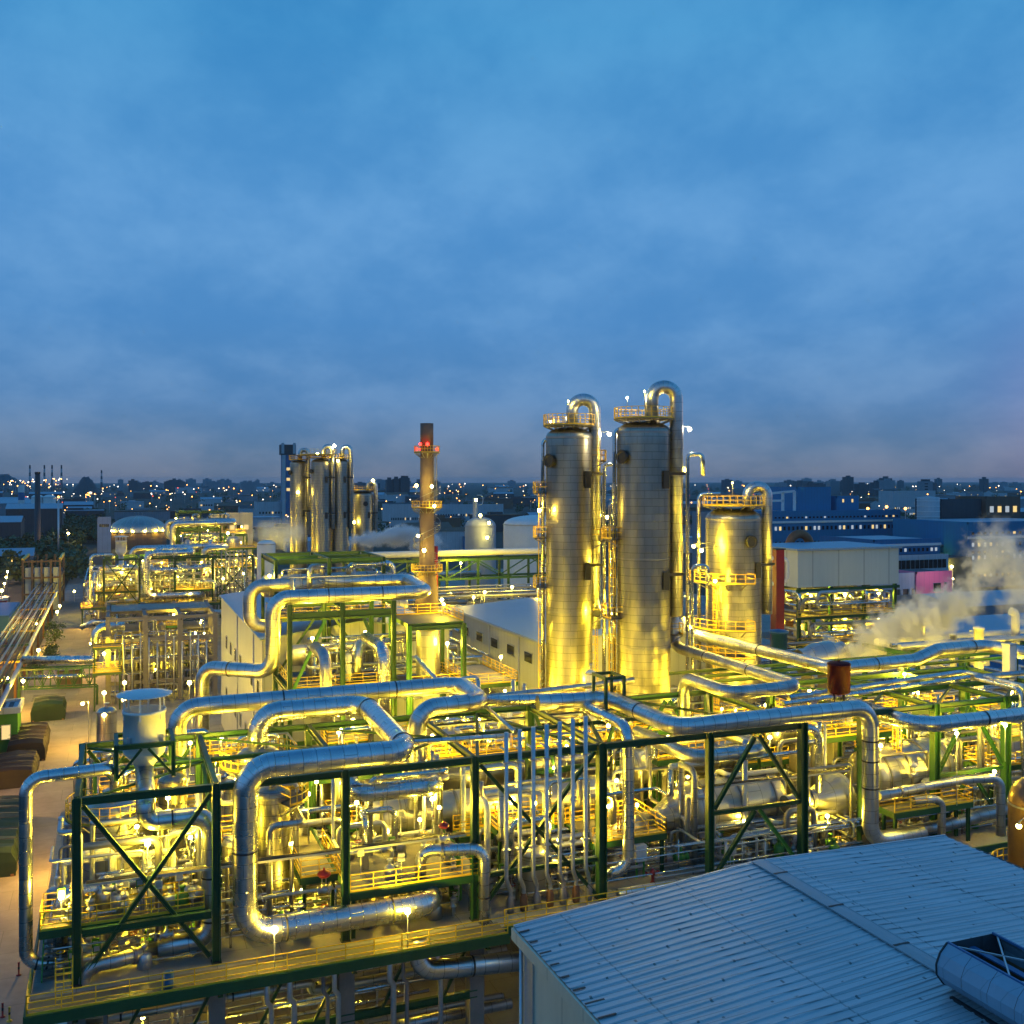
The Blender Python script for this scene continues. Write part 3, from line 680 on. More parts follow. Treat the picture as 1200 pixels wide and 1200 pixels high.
for u in (-2,6,14.1,23):
    for v in (66,72.5,79.5): MB().box((u-.5,v-.5,0),(u+.5,v+.5,8.4)).build('concrete_column',M['concst'],F.t)
    F.beam((u,63.2,9.35),(u,79.5,9.35),.3,.5)
for z in (8.9,5.2): F.beam((-2,65.6,z),(23,65.6,z),.3,.5)
for z in (4.6,): F.beam((-2,72.5,z),(23,72.5,z),.3,.5)
for u in (0,4,8.4,12,16.4,20.6): F.brace((u,65.4,5.5),(u+1.7,65.4,8.7),.18)
# ---- deck and its front gangway
D=T('concrete_deck','long stained concrete deck under the left frame with yellow gangway railing','deck',(-4.6,63,9.6))
MB().box((-4.4,65.1,9.72),(23.9,101,ZD)).build('slab',M['conc'],D)
MB().box((-4.4,63.1,9.93),(24.3,65.09,ZD-.01)).build('gangway_grating',M['grate'],D)
MB().bar((-4.6,63.0,9.72),(24.4,63.0,9.72),.14,.62).build('edge_beam',M['green'],D)
MB().bar((-4.6,63.07,9.72),(-4.6,80,9.72),.14,.6).build('edge_beam',M['green'],D)
g=MB(); rail(g,[(-4.5,63.1,ZD),(24.3,63.1,ZD)],step=1.75); g.build('front_railing',M['yellow'],D)
g=MB(); rail(g,[(-4.5,66.5,ZD),(-4.5,63.1,ZD)]); g.build('side_railing',M['yellow'],D)
# ---- silencer
t=T('vent_silencer','white round vent silencer with flat rain cap on green frame top','silencer',(1.9,70.4,21.2))
u,v=1.9,70.4
MB().lathe((u,v,21.25),[(.55,0),(.6,.25),(.75,.5),(1.3,1.15),(1.3,1.2),(1.3,3.7),(1.36,3.7),(1.36,3.9),(1.3,3.9),(1.26,3.9),(1.26,3.2),(.01,3.2)],32).build('body',M['white'],t)
MB().lathe((u,v,26.1),[(1.72,0),(1.72,.05),(.9,.2),(.01,.26)],32).build('rain_cap',M['white'],t)
for k in range(6):
    a=k*math.pi/3+.3; MB().bar((u+1.28*math.cos(a),v+1.28*math.sin(a),24.6),(u+1.28*math.cos(a),v+1.28*math.sin(a),26.12),.12).build('cap_strut',M['white'],t)
for k in range(4):
    a=k*math.pi/2+.8; MB().box((u+1.38*math.cos(a)-.12,v+1.38*math.sin(a)-.12,23.1),(u+1.38*math.cos(a)+.12,v+1.38*math.sin(a)+.12,23.6)).build('support_lug',M['galv'],t)
st=Frame('small green support stand under the white vent silencer',(0.2,68.8,21.1),'support_stand')
for a in (-1.7,1.7):
    for c_ in (-1.7,1.7): MB().ibeam((u+a,v+c_,21.12),(u+a,v+c_,23.35),.26,.26,.05,(1,0,0)).build('leg',M['green'],st.t)
    st.beam((u-1.7,v+a,23.2),(u+1.7,v+a,23.2),.26,.3); st.beam((u+a,v-1.55,23.2),(u+a,v+1.55,23.2),.26,.3)
    st.brace((u-1.6,v+a,21.3),(u-.2,v+a,23.0),.16); st.brace((u+1.6,v+a,21.3),(u+.2,v+a,23.0),.16)
# ---- big pipes of the left unit
pipe('huge jacketed pipe looping over the green frame and down its front',[(10.2,79,19),(10.2,79,22.4),(18.4,79,22.4),(18.0,64.7,22.3),(7.6,64.7,22.3),(7.6,64.7,12.0),(20.0,64.9,12.0),(20.0,73,12.0)],.76,n=24,bend=1.7,bands=((2,.12),(2,.88),(4,.5),(5,.75),(5,.2)))
pipe('wide pipe dropping from the white silencer and stepping down to the deck',[(1.9,70.4,21.3),(1.9,67.3,20.2),(1.9,67.3,18.8),(5.8,67.3,18.8),(5.8,67.3,11.0),(2.6,67.3,10.9)],.58,n=20,bend=1.15,bands=((2,.4),(3,.5),(3,.85)))
pipe('lower looping pipe at the foot of the stepped silencer pipe',[(2.7,67.3,10.9),(.2,66.4,10.9),(-1.6,66.2,10.9),(-1.6,66.2,8.2),(.6,66.2,8.2)],.40,n=16,bend=.8,flanges=((0,.6),))
pipe('slim outermost pipe hanging down beside the left corner column',[(.2,71.5,19.5),(.2,69,21.9),(-4.9,68.4,21.9),(-4.9,68.4,10.8),(-3.2,68.4,10.4),(1,68.4,10.4)],.39,n=16,bend=1.0,bands=((3,.35),(3,.7)))
pipe('long jacketed pipe crossing behind the loop and elbowing back at its right end',[(4.6,82.8,11),(4.6,82.8,22.4),(27.6,82.8,22.6),(27.2,76.2,22.5),(21.6,75.4,22.5),(21.6,75.4,15)],.70,n=20,bend=1.6,bands=((1,.35),(1,.75),(0,.8)))
pipe('short fat U-shaped pipe under the front beam of the third bay',[pd(408,906,73.5),pd(412,931,71),pd(512,921,73),pd(486,898,82)],.62,n=20,bend=1.3)
pipe('elbowed pipe with red valve dropping off the middle mezzanine',[(19.4,66.8,13.2),(19.4,66.8,14.9),(23.45,65.3,15.0),(23.45,65.3,8.5)],.40,n=16,bend=.85,flanges=((1,.35),),bands=((2,.5),))
pipe('thick pipe elbowing along the deck below the concrete mezzanine',[pd(385,912,84),pd(385,972,80),pd(478,962,83)],.72,n=20,bend=1.2,flanges=((1,.35),(1,.8)))
pipe('horizontal pipe slung under the gangway near the roof corner',[pv(488,1100,64.6),pv(492,1138,64.2),pv(625,1125,64.2)],.62,n=20,bend=1.3,bands=((1,.45),))
pipe('bottom-left fat pipe running under the gangway corner',[(-7,63.5,5.4),(-4,63.8,6.6),(3,64,6.4)],.6,n=18,bend=1.2)
# ---- vessels of the left unit
vtank('broad silver vessel behind the left crossed braces',-.1,75,ZD,17.4,1.85,ring=((17.3,2.9,2.2,7.4),),manhole=(.2,13))
vtank('tall silver vessel with round manhole right of the big loop pipe',10.3,72.2,ZD,18.2,1.2,'tower',manhole=(.15,11.2),ring=((17.9,2.5,-1.2,2.6),))
vtank('ring-railed vessel from which the huge loop pipe rises',10.3,79.2,ZD,19.0,1.7,ring=((18.6,2.9,0,6.2832),),nozzle=False)
vtank('slim vessel standing behind the silencer pipe drop',4.0,77.0,ZD,18.5,1.0,'tower')
vtank('stubby upright filter pot at the far left corner of deck',-3.3,71.6,ZD,13.7,.62,nozzle=True,hd=.3)
# ---- platforms
platform('railed walkway across the left bay at mid height',-4.0,66.4,5.3,69.3,13.3,'FBL')
platform('railed concrete mezzanine in the third bay above the loop pipe bottom',14.4,65.9,23.6,75.5,13.1,'FL',mat='conc',legs=10)
platform('left concrete mezzanine with slanting yellow rail beside the tall vessel',11.6,68.2,14.0,79,13.6,'FL',mat='conc',legs=10)
platform('small high landing behind the ring-railed vessel',12.6,82,18.5,87,16.5,'FRL',legs=10)
t=T('gate_ladder','yellow caged ladder gate on the left corner gangway','ladder',(-2.6,64.0,10)); g=MB(); ladder(g,(-2.6,64.1,10.0),12.6,(1,0),.9,False); g.build('ladder_rails',M['yellow'],t)
g=MB()
for k in range(3):
    for q in (-.45,0,.45): g.bar((-2.6+q,64.0,10.9+k*.5),(-2.6+q,63.6,10.9+k*.5),.05)
    g.bar((-3.05,63.6,10.9+k*.5),(-2.15,63.6,10.9+k*.5),.05)
for q in (-.45,0,.45): g.bar((-2.6+q,63.6,10.8),(-2.6+q,63.6,12.2),.05)
g.build('cage',M['yellow'],t)
t=T('blue_drum','small blue steel drum standing on the front gangway','drum',(3.1,63.7,10)); MB().lathe((3.1,63.7,10),[(.01,0),(.26,0),(.26,.3),(.28,.32),(.26,.34),(.26,.6),(.28,.62),(.26,.64),(.26,.92),(.28,.94),(.24,.92),(.01,.92)],16).build('shell',M['blue'],t)
MB().lathe((3.2,63.75,10.9),[(.03,0),(.03,.05)],8).build('bung',M['galv'],t)
t=T('steel_stair','steel stair flight inside the left corner bay','stairs',(-3.9,67,10)); g=MB()
for k in range(14): g.box((-3.9,67.2+k*.26,10.2+k*.22),(-2.5,67.45+k*.26,10.25+k*.22))
g.build('treads',M['grate'],t)
for x in (-3.95,-2.45): MB().bar((x,67,10.05),(x,70.9,13.2),.07,.24).build('stringer',M['greenlt'],t)
# horizontals on the walkway, left bay
pipe('white-hot lit header pipe lying on the left bay walkway',[(-3.0,69.0,10.6),(-3.0,69.0,14.3),(4.9,69.9,14.5),(5.2,71,12)],.46,n=16,bend=.9,flanges=((1,.15),(1,.75)))
pipe('pump suction pipe with two risers inside the left bay',[(-.8,70.2,10.3),(-.8,70.2,11.5),(2.5,70.2,11.6),(4.7,71.5,10.4)],.36,n=14,bend=.7,flanges=((1,.3),))
for (p,l,s,mt) in (((-.2,67.6,14.9),'steel relief valve on the left end of the lit header',.7,'galv'),((4.3,69.9,15.2),'steel relief valve on the right end of the lit header',.7,'steel'),((2.2,69.7,15.1),'steel relief valve in the middle of the lit header',.7,'galv')): valve(p,l,(1,0,0),s*1.2,mt)
actuator((20.9,66.3,15.7),'red control valve above the mezzanine elbow pipe',.9,'red')
actuator((13.0,67.5,12.9),'red dome valve beside the column under the loop',1.1,'red')
valve((1.2,69.6,12.2),'orange-red valve on the pump suction pipe',(1,0,0),.8,'red')
valve((3.1,66.7,11.9),'steel valve on the lower looping pipe',(1,0,0),.8,'galv')
valve((11.3,67.4,11.2),'flanged steel valve at the foot of tall vessel',(1,0,0),1.2,'galv')
# ---- lamps of the left unit
lamp((7.9+1.3,63.55,12.5),'dazzling pole lamp on the gangway before the loop pipe elbow',2.5,520,.24)
lamp((17.6,63.55,12.35),'dazzling pole lamp on the gangway before the pipe end',2.3,420,.22)
lamp((2.0,66.9,17.6),'bright lamp under the silencer pipe elbow',4.2,650,.2)
lamp((-2.9,67.4,14.8),'bright lamp at the left end of the mid walkway',1.5,420)
lamp((3.4,71.2,19.0),'lamp hanging below the silencer stand',5.6,520)
lamp((7.0,77.5,19.6),'lamp near the ring-railed vessel at top level',9.6,620)
lamp((5.2,71.0,15.4),'lamp behind the right end of the mid walkway',2.1,420)
lamp((1.2,69.3,12.7),'low lamp inside the left bay over the pumps',2.7,360)
lamp((13.2,74.5,17.2),'lamp on the slanting-rail mezzanine',3.6,620)
lamp((16.6,73.8,16.4),'lamp at the back of the concrete mezzanine',3.3,560)
lamp((21.8,72.0,16.6),'lamp at the right back of the concrete mezzanine',3.5,560)
lamp((11.9,69.4,12.3),'lamp on the deck beside the tall vessel foot',2.3,330)
lamp((17.5,71.5,11.9),'lamp under the concrete mezzanine',1.9,360)
lamp((9.0,82.5,16.5),'lamp between the vessels behind the frame',6.5,760)
lamp((17.5,84.5,19.0),'lamp on the small high landing',2.5,620)
lamp((1.0,80.5,13.5),'lamp on deck behind the broad silver vessel',3.5,620)
lamp((-1.0,67.6,7.4),'added lamp under the deck at the left corner',7.4,420)  # this and the next two: unseen lamps added to light the underside
lamp((9.5,68.5,6.6),'added lamp under the deck below the loop pipe',6.6,420)
lamp((18.6,68.0,6.8),'added lamp under the deck below the mezzanine',6.8,420)
# underside pipe rack
for k in range(6):
    z=(7.4,7.2,6.2,3.9,3.7,6.9)[k]; v=(66.6,67.9,69.6,66.8,68.4,71.2)[k]; r=(.3,.42,.28,.36,.22,.2)[k]
    pipe(['upper rusty pipe under the deck nearest the gangway','fat silver pipe under the deck','thin middle pipe under the deck','lowest silver pipe under the deck','thin lowest pipe under the deck behind','back thin pipe under the deck'][k],[(-4.5,v,z),(12+k,v,z),(12+k,v+.1,z-.6),(26,v+.1,z-.6)],r,mat='pipe' if k%2 else 'drum',n=14,bands=((0,.3),(0,.7)))
for k,u in enumerate((-.4,8.9,10.3,12.4,13.1,16.7,17.6,19.9)):
    S(MB().tube([(u,64.6,9.6),(u,64.6,7.6),(u+.3,64.8,7.2),(u+.3,64.8,0)],.13+.03*(k%3),10,.4),'drop_pipe',M['concst' if k%3==0 else 'galv'],'grey upright pipe hanging below the front gangway','pipe',None,'drop pipes below the gangway')
clutter(15,((-3.5,67.5,10.3),(5,79,17)),11,'thin yellow-lit pipe in the crowded left bay','thin pipes in the left bay',(.04,.12),seg=(3,5))
clutter(18,((6.5,67,10.2),(23,84,13)),12,'thin yellow-lit pipe around the vessels of the middle bays','thin pipes in the middle bays',(.04,.14),seg=(3,5))
clutter(26,((-3,66,4),(23,74,8.8)),13,'thin pipe in the dark rack under the deck','thin pipes under the deck',(.05,.14),seg=(2,4))
fittings(26,((-3,66.8,13.32),(5,69,14)),101,'on the mid walkway')
fittings(30,((-3,66.6,10),(5.5,72,11)),102,'in the lower left bay')
fittings(30,((8,66.5,10),(23,72,11)),103,'on deck below the mezzanine')
fittings(18,((15,67,13.1),(23,75,14)),104,'on the concrete mezzanine')
tray('cable tray under the front beam of the left bays',(-1.5,66.9,15.6),(22.6,66.9,15.6)); tray('cable tray high behind the loop pipe',(6.3,70.2,19.6),(22.8,70.2,19.6))
loops(16,((-3,67,10.3),(5.5,78,19)),301,'inside the left bay')
loops(22,((7,68,10.3),(23,79,19)),302,'behind the big loop pipe')
UNIT_A=REC; REC=None
bulkheads(7,((-2,67,11),(5,79,18)),401,'in the left crossed bay'); bulkheads(9,((7,68,11),(23,84,18)),402,'around the loop pipe'); bulkheads(8,((-2,66.5,4),(23,73,7)),403,'below the front deck',70)
lamp((4.6,68.3,23.2),'small lamp on the frame top lighting the white silencer',2.0,90,.12)  # extra lamp, added only to brighten the silencer
platform('upper railed gallery behind the third bay',14.5,80.2,24,82.0,16.6,'FB',legs=10); platform('upper railed gallery behind the first bay',-2,80.2,6,82.4,15.4,'FBL',legs=10)
for i,(u,v) in enumerate(((7.2,74.5),(15.5,77))): module(u,v,10,280+i,'between the loop pipe and the mezzanine')
for i,(u,v) in enumerate(((12.5,88.5),(18,91),(6.8,94))): module(u,v,10,200+i,'behind the ring-railed vessel')
for i,(u,v) in enumerate(((-1,88),(4,97),(-1,101),(5,108),(0,112))): module(u,v,0 if v>101 else 10,210+i,'beyond the white silencer',power=200)

# ================================================================ MIDDLE AND RIGHT FRAMES
F=Frame('green steel frame behind the seven upright pipes in the centre',(23,66,0))
us=UC[3:6]
for u in us[1:]:
    for v in (VF,VB): F.col(u,v,ZD,ZT,.62 if u==us[1] else .5)
for u in us[1:]: F.beam((u,VF+.33,ZT-.22),(u,VB-.28,ZT-.22))
for a,b_ in zip(us[:-1],us[1:]):
    for v in (VF,VB): F.beam((a+.33,v,ZT-.22),(b_-.33,v,ZT-.22))
    F.brace((a+.3,VF+.3,ZT-.3),((a+b_)/2,VB-.3,ZT-.3),.24); F.brace((b_-.3,VF+.3,ZT-.3),((a+b_)/2,VB-.3,ZT-.34),.24)
    F.beam((a+.3,(VF+VB)/2,ZT-.25),(b_-.3,(VF+VB)/2,ZT-.25),.2,.28)
F.brace((23.4,66,ZT-.6),(32.2,66,ZD+.3),.26); F.brace((32.2,66.27,ZT-.6),(23.4,66.27,ZD+.3),.26)
F.brace((33,79.5,ZT-.6),(37,79.5,ZD+.4)); F.brace((41.2,79.5,ZT-.6),(37.2,79.5,ZD+.4)); F.beam((32.9,79.5,15.4),(41.3,79.5,15.4))
F.beam((23.3,66,12.9),(32.3,66,12.9),.26,.3)
F=Frame('green steel frame with K braces right of centre',(41.6,66,0))
for u in (50,): 
    for v in (VF,VB): F.col(u,v,ZD,ZT,.6)
    F.beam((u,VF+.33,ZT-.22),(u,VB-.28,ZT-.22))
for v in (VF,VB):
    F.beam((41.9,v,ZT-.22),(49.7,v,ZT-.22))
    F.beam((41.9,v,15.0),(49.7,v,15.0),.26,.3)
    for (a,b_,z0,z1) in ((42.0,45.6,15.3,20.4),(49.6,46.0,15.3,20.4),(42.0,45.6,10.2,14.8),(49.6,46.0,10.2,14.8)): F.brace((a,v,z0),(b_,v,z1),.28,'greenlt' if (a==49.6 and z0<11 and v==VF) else 'green')
F.brace((42,VF+.4,ZT-.3),(49.6,VB-.4,ZT-.3),.2); F.brace((49.6,VF+.4,ZT-.34),(42,VB-.4,ZT-.34),.2)
F=Frame('green steel frame at the right behind the foreground roof',(57,67,0))
rv=67.5
for u in (57,64.6,72.5,80.5):
    for v in (rv,80): F.col(u,v,ZD,ZT,.62)
    F.beam((u,rv+.33,ZT-.22),(u,79.7,ZT-.22))
for a,b_ in ((57,64.6),(64.6,72.5),(72.5,80.5)):
    for v in (rv,73.7,80): F.beam((a+.33,v,ZT-.22),(b_-.33,v,ZT-.22))
    F.brace((a+.3,rv+.3,ZT-.3),(b_-.3,73.5,ZT-.3),.2); F.brace((b_-.3,73.9,ZT-.3),(a+.3,79.7,ZT-.3),.2)
F.brace((65,rv,15.3),(68.4,rv,20.5),.28); F.brace((72.1,rv,15.3),(68.7,rv,20.5),.28); F.beam((64.9,rv,15.0),(72.2,rv,15.0),.26,.3)
F.brace((65,rv,10.2),(68.4,rv,14.8),.28); F.brace((72.1,rv,10.2),(68.7,rv,14.8),.28)
for v in (81.5,84,86.5): F.beam((50,v,ZT+.2),(95,v,ZT+.2),.22,.3)
D=T('concrete_deck','wide stained concrete deck carrying the drums and tall columns','deck',(24,64,9.6))
MB().box((24.0,64.2,9.70),(96,108,ZD-.012)).build('slab',M['conc'],D)
MB().bar((24.5,64.1,9.7),(96,64.1,9.7),.14,.6).build('edge_beam',M['green'],D)
g=MB(); rail(g,[(24.5,64.2,ZD-.01),(52,64.2,ZD-.01)]); g.build('front_railing',M['yellow'],D)
for u in (32.6,41.6,50):
    for v in (66,79.5): MB().box((u-.5,v-.5,0),(u+.5,v+.5,9.68)).build('concrete_column',M['concst'],D)
# seven thin uprights
LAB=['first of seven','second of seven','third of seven','middle one of seven','fifth of seven','sixth of seven','last of seven']
for k in range(7):
    u=25.1+k; zt=22.7+.1*k
    t=pipe(LAB[k]+' slim upright pipes counted from the left',[(u,65.45,zt),(u,65.45,12.6),(u+.55,66.1,11.6),(u+.55,66.1,10.0)],.15,'galv',10,.35,name='upright_pipe',group='seven slim upright pipes')
    for z in (20.6,14.6):
        MB().box((u-.28,65.28,z),(u+.28,65.62,z+.08)).build('clamp_band',M['galv'],t)
    MB().lathe((u+.55,66.1,10.0),[(.16,0),(.24,.0),(.28,.25),(.28,.9),(.14,1.25),(.06,1.9)],10).build('vent_body',M['rust' if k%2 else 'steel'],t)
    MB().tube([(u,65.45,21.4),(u,66.6,21.4)],.08,8).build('stub',M['galv'],t)
# large pipes
pipe('big pipe over the right frame ending in a long vertical drop',[(31.5,75.2,22.2),(37.4,74.6,22.3),(37.5,63.9,22.3),(55.0,64.2,22.3),(55.0,64.2,11.8),(60.5,64.6,11.6)],.63,n=22,bend=1.5,bands=((1,.5),(3,.25),(3,.6),(3,.4)))
pipe('elbowed pipe beside the open square bracket dropping behind the top beam',[(28,79.6,21.7),(35.4,78.2,21.75),(35.4,67.2,21.75),(35.4,67.2,11.5),(33.5,67.4,11)],.44,n=18,bend=1.2)
pipe('long pipe from second tall column making a U-turn above the deck',[(54.4,93.2,27),(54.4,93.2,22.6),(54.6,72.4,22.4),(47.4,72.0,22.4),(47.4,79.5,22.4),(47.4,79.5,14)],.55,n=20,bend=1.5,bands=((1,.3),(1,.65)))
pipe('long pipe from third column crossing the right frames with a dogleg',[(60.5,102,24),(60.8,101,22.6),(62.2,77.6,22.5),(72,77.8,22.6),(75,78,23.4),(81.5,78.3,23.4),(82.3,73.4,23.2),(104,73.6,23.2)],.62,n=20,bend=1.6,bands=((1,.55),(2,.5),(4,.7)))
pipe('upper of two slim parallel pipes on the right frame top',[(52.5,71.2,21.8),(74.6,74.4,21.9),(74.3,68.1,21.9),(74.3,67.0,21.9),(74.3,66.6,12.5)],.24,n=12,bend=.6)
pipe('slim pipe continuing right past the doglegged pipe',[(73.2,71.9,21.9),(100,72.2,21.9)],.26,n=12)
pipe('lower of two slim parallel pipes on the right frame top',[(50.8,69.6,21.75),(73.6,72.6,21.8),(73.3,66.7,21.8),(73.3,66.2,12.5)],.20,n=12,bend=.6)
pipe('thick pipe curving round in front of the right green column',[(60.2,75,20.4),(60.1,64.4,20.3),(94,64.8,20.3)],.62,n=20,bend=2.2,bands=((1,.2),(1,.5)))
pipe('U-shaped pipe hung between the K-braced columns',[(41.4,77,18.6),(41.8,68.6,18.5),(48.7,68.6,18.5),(48.5,76,18.5)],.56,n=20,bend=1.5)
pipe('upright pipe with top elbow right of the K-braced column',[(50.6,70.5,19.6),(54.2,69.4,19.5),(54.2,69.4,10)],.34,n=16,bend=.9)
pipe('short elbow pipe hanging below the big pipe near the right frame',[(51,73,19.5),(55.5,72.4,19.6),(56.2,72,22)],.3,n=14,bend=.8)
pipe('horizontal pipe lying before the right drum with a downturned end',[(57.5,66.2,14.5),(66.5,66.6,14.7),(69.8,65.5,14.9),(69.8,65.5,9.9)],.36,n=16,bend=.9,flanges=((0,.25),))
pipe('short downturned branch pipe in front of the right walkway',[(60.5,65.6,13.9),(63.2,65.3,13.9),(63.2,65.3,9.9)],.33,n=16,bend=.8)
pipe('low fat pipe running right beneath the right walkway',[(56.5,66.4,11.0),(66,66.8,11.1),(80,67.2,12.2)],.5,n=16,flanges=((0,.4),))
pipe('thick upright pipe at the far right edge',[(75.6,67.3,20),(75.6,67.3,10)],.5,n=16)
pipe('thick upright pipe just left of the right edge',[(77.2,68.5,20.2),(77.2,68.5,10)],.62,n=16)
pipe('curling pipe around the foot of uprights at centre',[pd(625,985,78),pd(640,1015,75),pd(695,1005,77)],.55,n=18,bend=1.2)
pipe('low pipe with red hydrant valve at the roof edge',[(33.6,65.4,10.4),(37.2,65.0,10.6),(41,65.2,10.6)],.36,n=16,bend=.8,flanges=((1,.3),))
pipe('slim top pipe laid along the back of the centre frame',[(27.5,81,21.6),(43.5,81.6,22.0)],.26,n=12)
pipe('slim pipe crossing over the long pipe end with a small drop',[pd(487,770,95),pd(515,800,91),pd(560,793,90),pd(562,828,88)],.2,n=12,bend=.5)
pipe('thin slanting pipe falling toward the seven uprights',[pd(562,822,86),pd(604,858,75)],.16,n=10)
pipe('thin level pipe running left from the seven uprights',[pv(597,862,66.5),pv(480,870,67.5)],.17,n=10)
# bracket & maroon drum & stacks
t=T('square_bracket','open square dark steel bracket standing over the elbowed pipes','bracket',pz(710,832,21.3))
P=pz(710,840,21.3)
for du in (0,1.6):
    for dv in (0,2.2): MB().bar((P.x+du,P.y+dv,21.3),(P.x+du,P.y+dv,24.2),.22).build('post',M['green'],t)
    MB().bar((P.x+du,P.y-.11,24.3),(P.x+du,P.y+2.31,24.3),.22).build('cross_bar',M['green'],t)
for dv in (0,2.2): MB().bar((P.x+.12,P.y+dv,24.3),(P.x+1.48,P.y+dv,24.3),.22).build('cross_bar',M['green'],t)
P=pd(983,812,86); t=T('maroon_drum','maroon round drum standing on top of the big pipe','drum',P)
MB().lathe((P.x,P.y,P.z),[(.01,-.05),(.80,.0),(.93,.12),(.93,2.35),(.97,2.36),(.97,2.48),(.8,2.58),(.01,2.62)],28).build('shell',M['maroon'],t)
MB().lathe((P.x,P.y,P.z+2.55),[(.12,0),(.12,.25),(.01,.25)],10).build('nozzle',M['maroon'],t)
for s in (-1,1): MB().bar((P.x+s*.5,P.y,P.z-1.6),(P.x+s*.5,P.y,P.z+.05),.14).build('leg',M['dark'],t)
for (x,y,d,w,h,l) in ((943,770,128,1.6,3.2,'pale square duct stub rising behind the doglegged pipe'),(1018,785,98,.9,2.4,'pale flat support post astride the doglegged pipe'),(801,762,128,1.0,1.6,'low pale duct stub behind the long pipes')):
    x+= (205 if x==943 else 165 if x==1018 else 170) if x<1100 else 0
    P=pd(x,y,d); t=T('duct_stub',l,'duct',(P.x,P.y,P.z-1)); MB().box((P.x-w/2,P.y-w/2,P.z-1),(P.x+w/2,P.y+w/2,P.z+h)).build('duct',M['white'],t); MB().box((P.x-w/2-.06,P.y-w/2-.06,P.z+h),(P.x+w/2+.06,P.y+w/2+.06,P.z+h+.12)).build('cap',M['galv'],t)
# drums and vessels on the deck
hdrum('long silver drum lying in front row behind the seven uprights',(18.6,77.2,13.9),(38,76.6,13.9),1.55,saddle=ZD,rings=(.1,.33,.6,.9),nozzles=(.2,.45,.7))
hdrum('long silver drum lying behind the front drum',(19.5,84.5,14.6),(40.5,83.8,14.6),1.45,saddle=ZD,rings=(.3,.5,.8),nozzles=(.3,.4,.5,.6))
pipe('dome-ended duct leaving the right end of the long drums',[(38.6,79.2,13.5),(43,79.4,13.3),(43.2,86,13.2)],.85,n=18,bend=1.6,flanges=((0,.5),))
d_=hdrum('huge round-ended drum behind the K braces',(43.8,72.6,13.2),(51.5,72.6,13.2),2.15,saddle=ZD,hd=1.2,rings=(.08,.5,.92),nozzles=(.3,.6))
t=T('cone_reducer','silver cone duct tapering left from the huge drum to an elbow','duct',(37,69.6,10))
MB().lathe((39.8,71.6,12.9),[(.85,0),(.85,.5),(1.9,3.2),(1.9,3.6)],26,(1,.25,.02)).build('cone',M['drum'],t)
MB().tube([(40.0,71.65,12.9),(36.3,70.7,12.75),(35.6,69.6,10)],.86,20,1.5).build('elbow_run',M['drum'],t)
for f in (0,.9): MB().lathe((39.6-1.3*f,71.55-.33*f,12.9),[(.86,-.08),(1.02,-.08),(1.02,.08),(.86,.08)],20,(1,.25,0),smooth=False).build('flange',M['steel'],t)
t=T('cone_reducer','silver cone duct widening right behind the big vertical drop','duct',(53,68.6,11)); 
MB().lathe((52.4,69.6,13.6),[(.7,0),(.7,1.2),(1.75,3.4),(1.75,4.4)],26,(1,.06,.02)).build('cone',M['drum'],t)
MB().lathe((53.4,69.7,13.6),[(.7,-.1),(.9,-.1),(.9,.1),(.7,.1)],20,(1,.06,.02),smooth=False).build('flange',M['steel'],t)
MB().tube([(52.5,69.6,13.6),(50.9,69.5,13.6)],.7,18).build('inlet',M['drum'],t)
for q in (54.2,56): MB().box((q-.2,69,ZD),(q+.2,70.4,12.4)).build('saddle',M['concst'],t)
t=hdrum('large tan drum with manways at the right behind the walkway',(60.8,71.2,14.4),(68.6,72.0,14.6),2.3,saddle=ZD,hd=1.0,rings=(.05,.35,.65,.95),nozzles=(.2,.5))
for f,rr in ((62.6,.55),(65.2,.9)): MB().lathe((f,69.3,13.6),[(rr*.8,0),(rr*.8,.5),(rr,.5),(rr,.7),(.01,.7)],16,(.15,-1,0),smooth=False).build('manway',M['galv'],t)
hdrum('silver drum lying behind the U-shaped hung pipe',(42,78.6,15.2),(52,79.2,15.2),1.5,saddle=ZD,rings=(.2,.8))
hdrum('silver drum lying above the large tan drum',(56,78,17.2),(64,78.6,17.2),1.3,saddle=13.4,rings=(.2,.8))
vtank('brown dome-topped vessel at the right edge beyond the roof',*pd(1216,1000,74)[:2],9.5,16.6,1.95,'brown',hd=2.0,ring=((11.2,3.1,0,6.2832),),nozzle=False)
vtank('slender white column standing among the centre green braces',42.6,88.5,ZD-.01,21.5,.52,'white',hd=.3)
vtank('pale upright vessel between the drums and the left tall column',36,92.5,ZD,17.5,1.3)
vtank('silver upright vessel behind the third bay platforms',29,90,ZD,16.5,1.2,ring=((15,2.1,0,6.2832),))
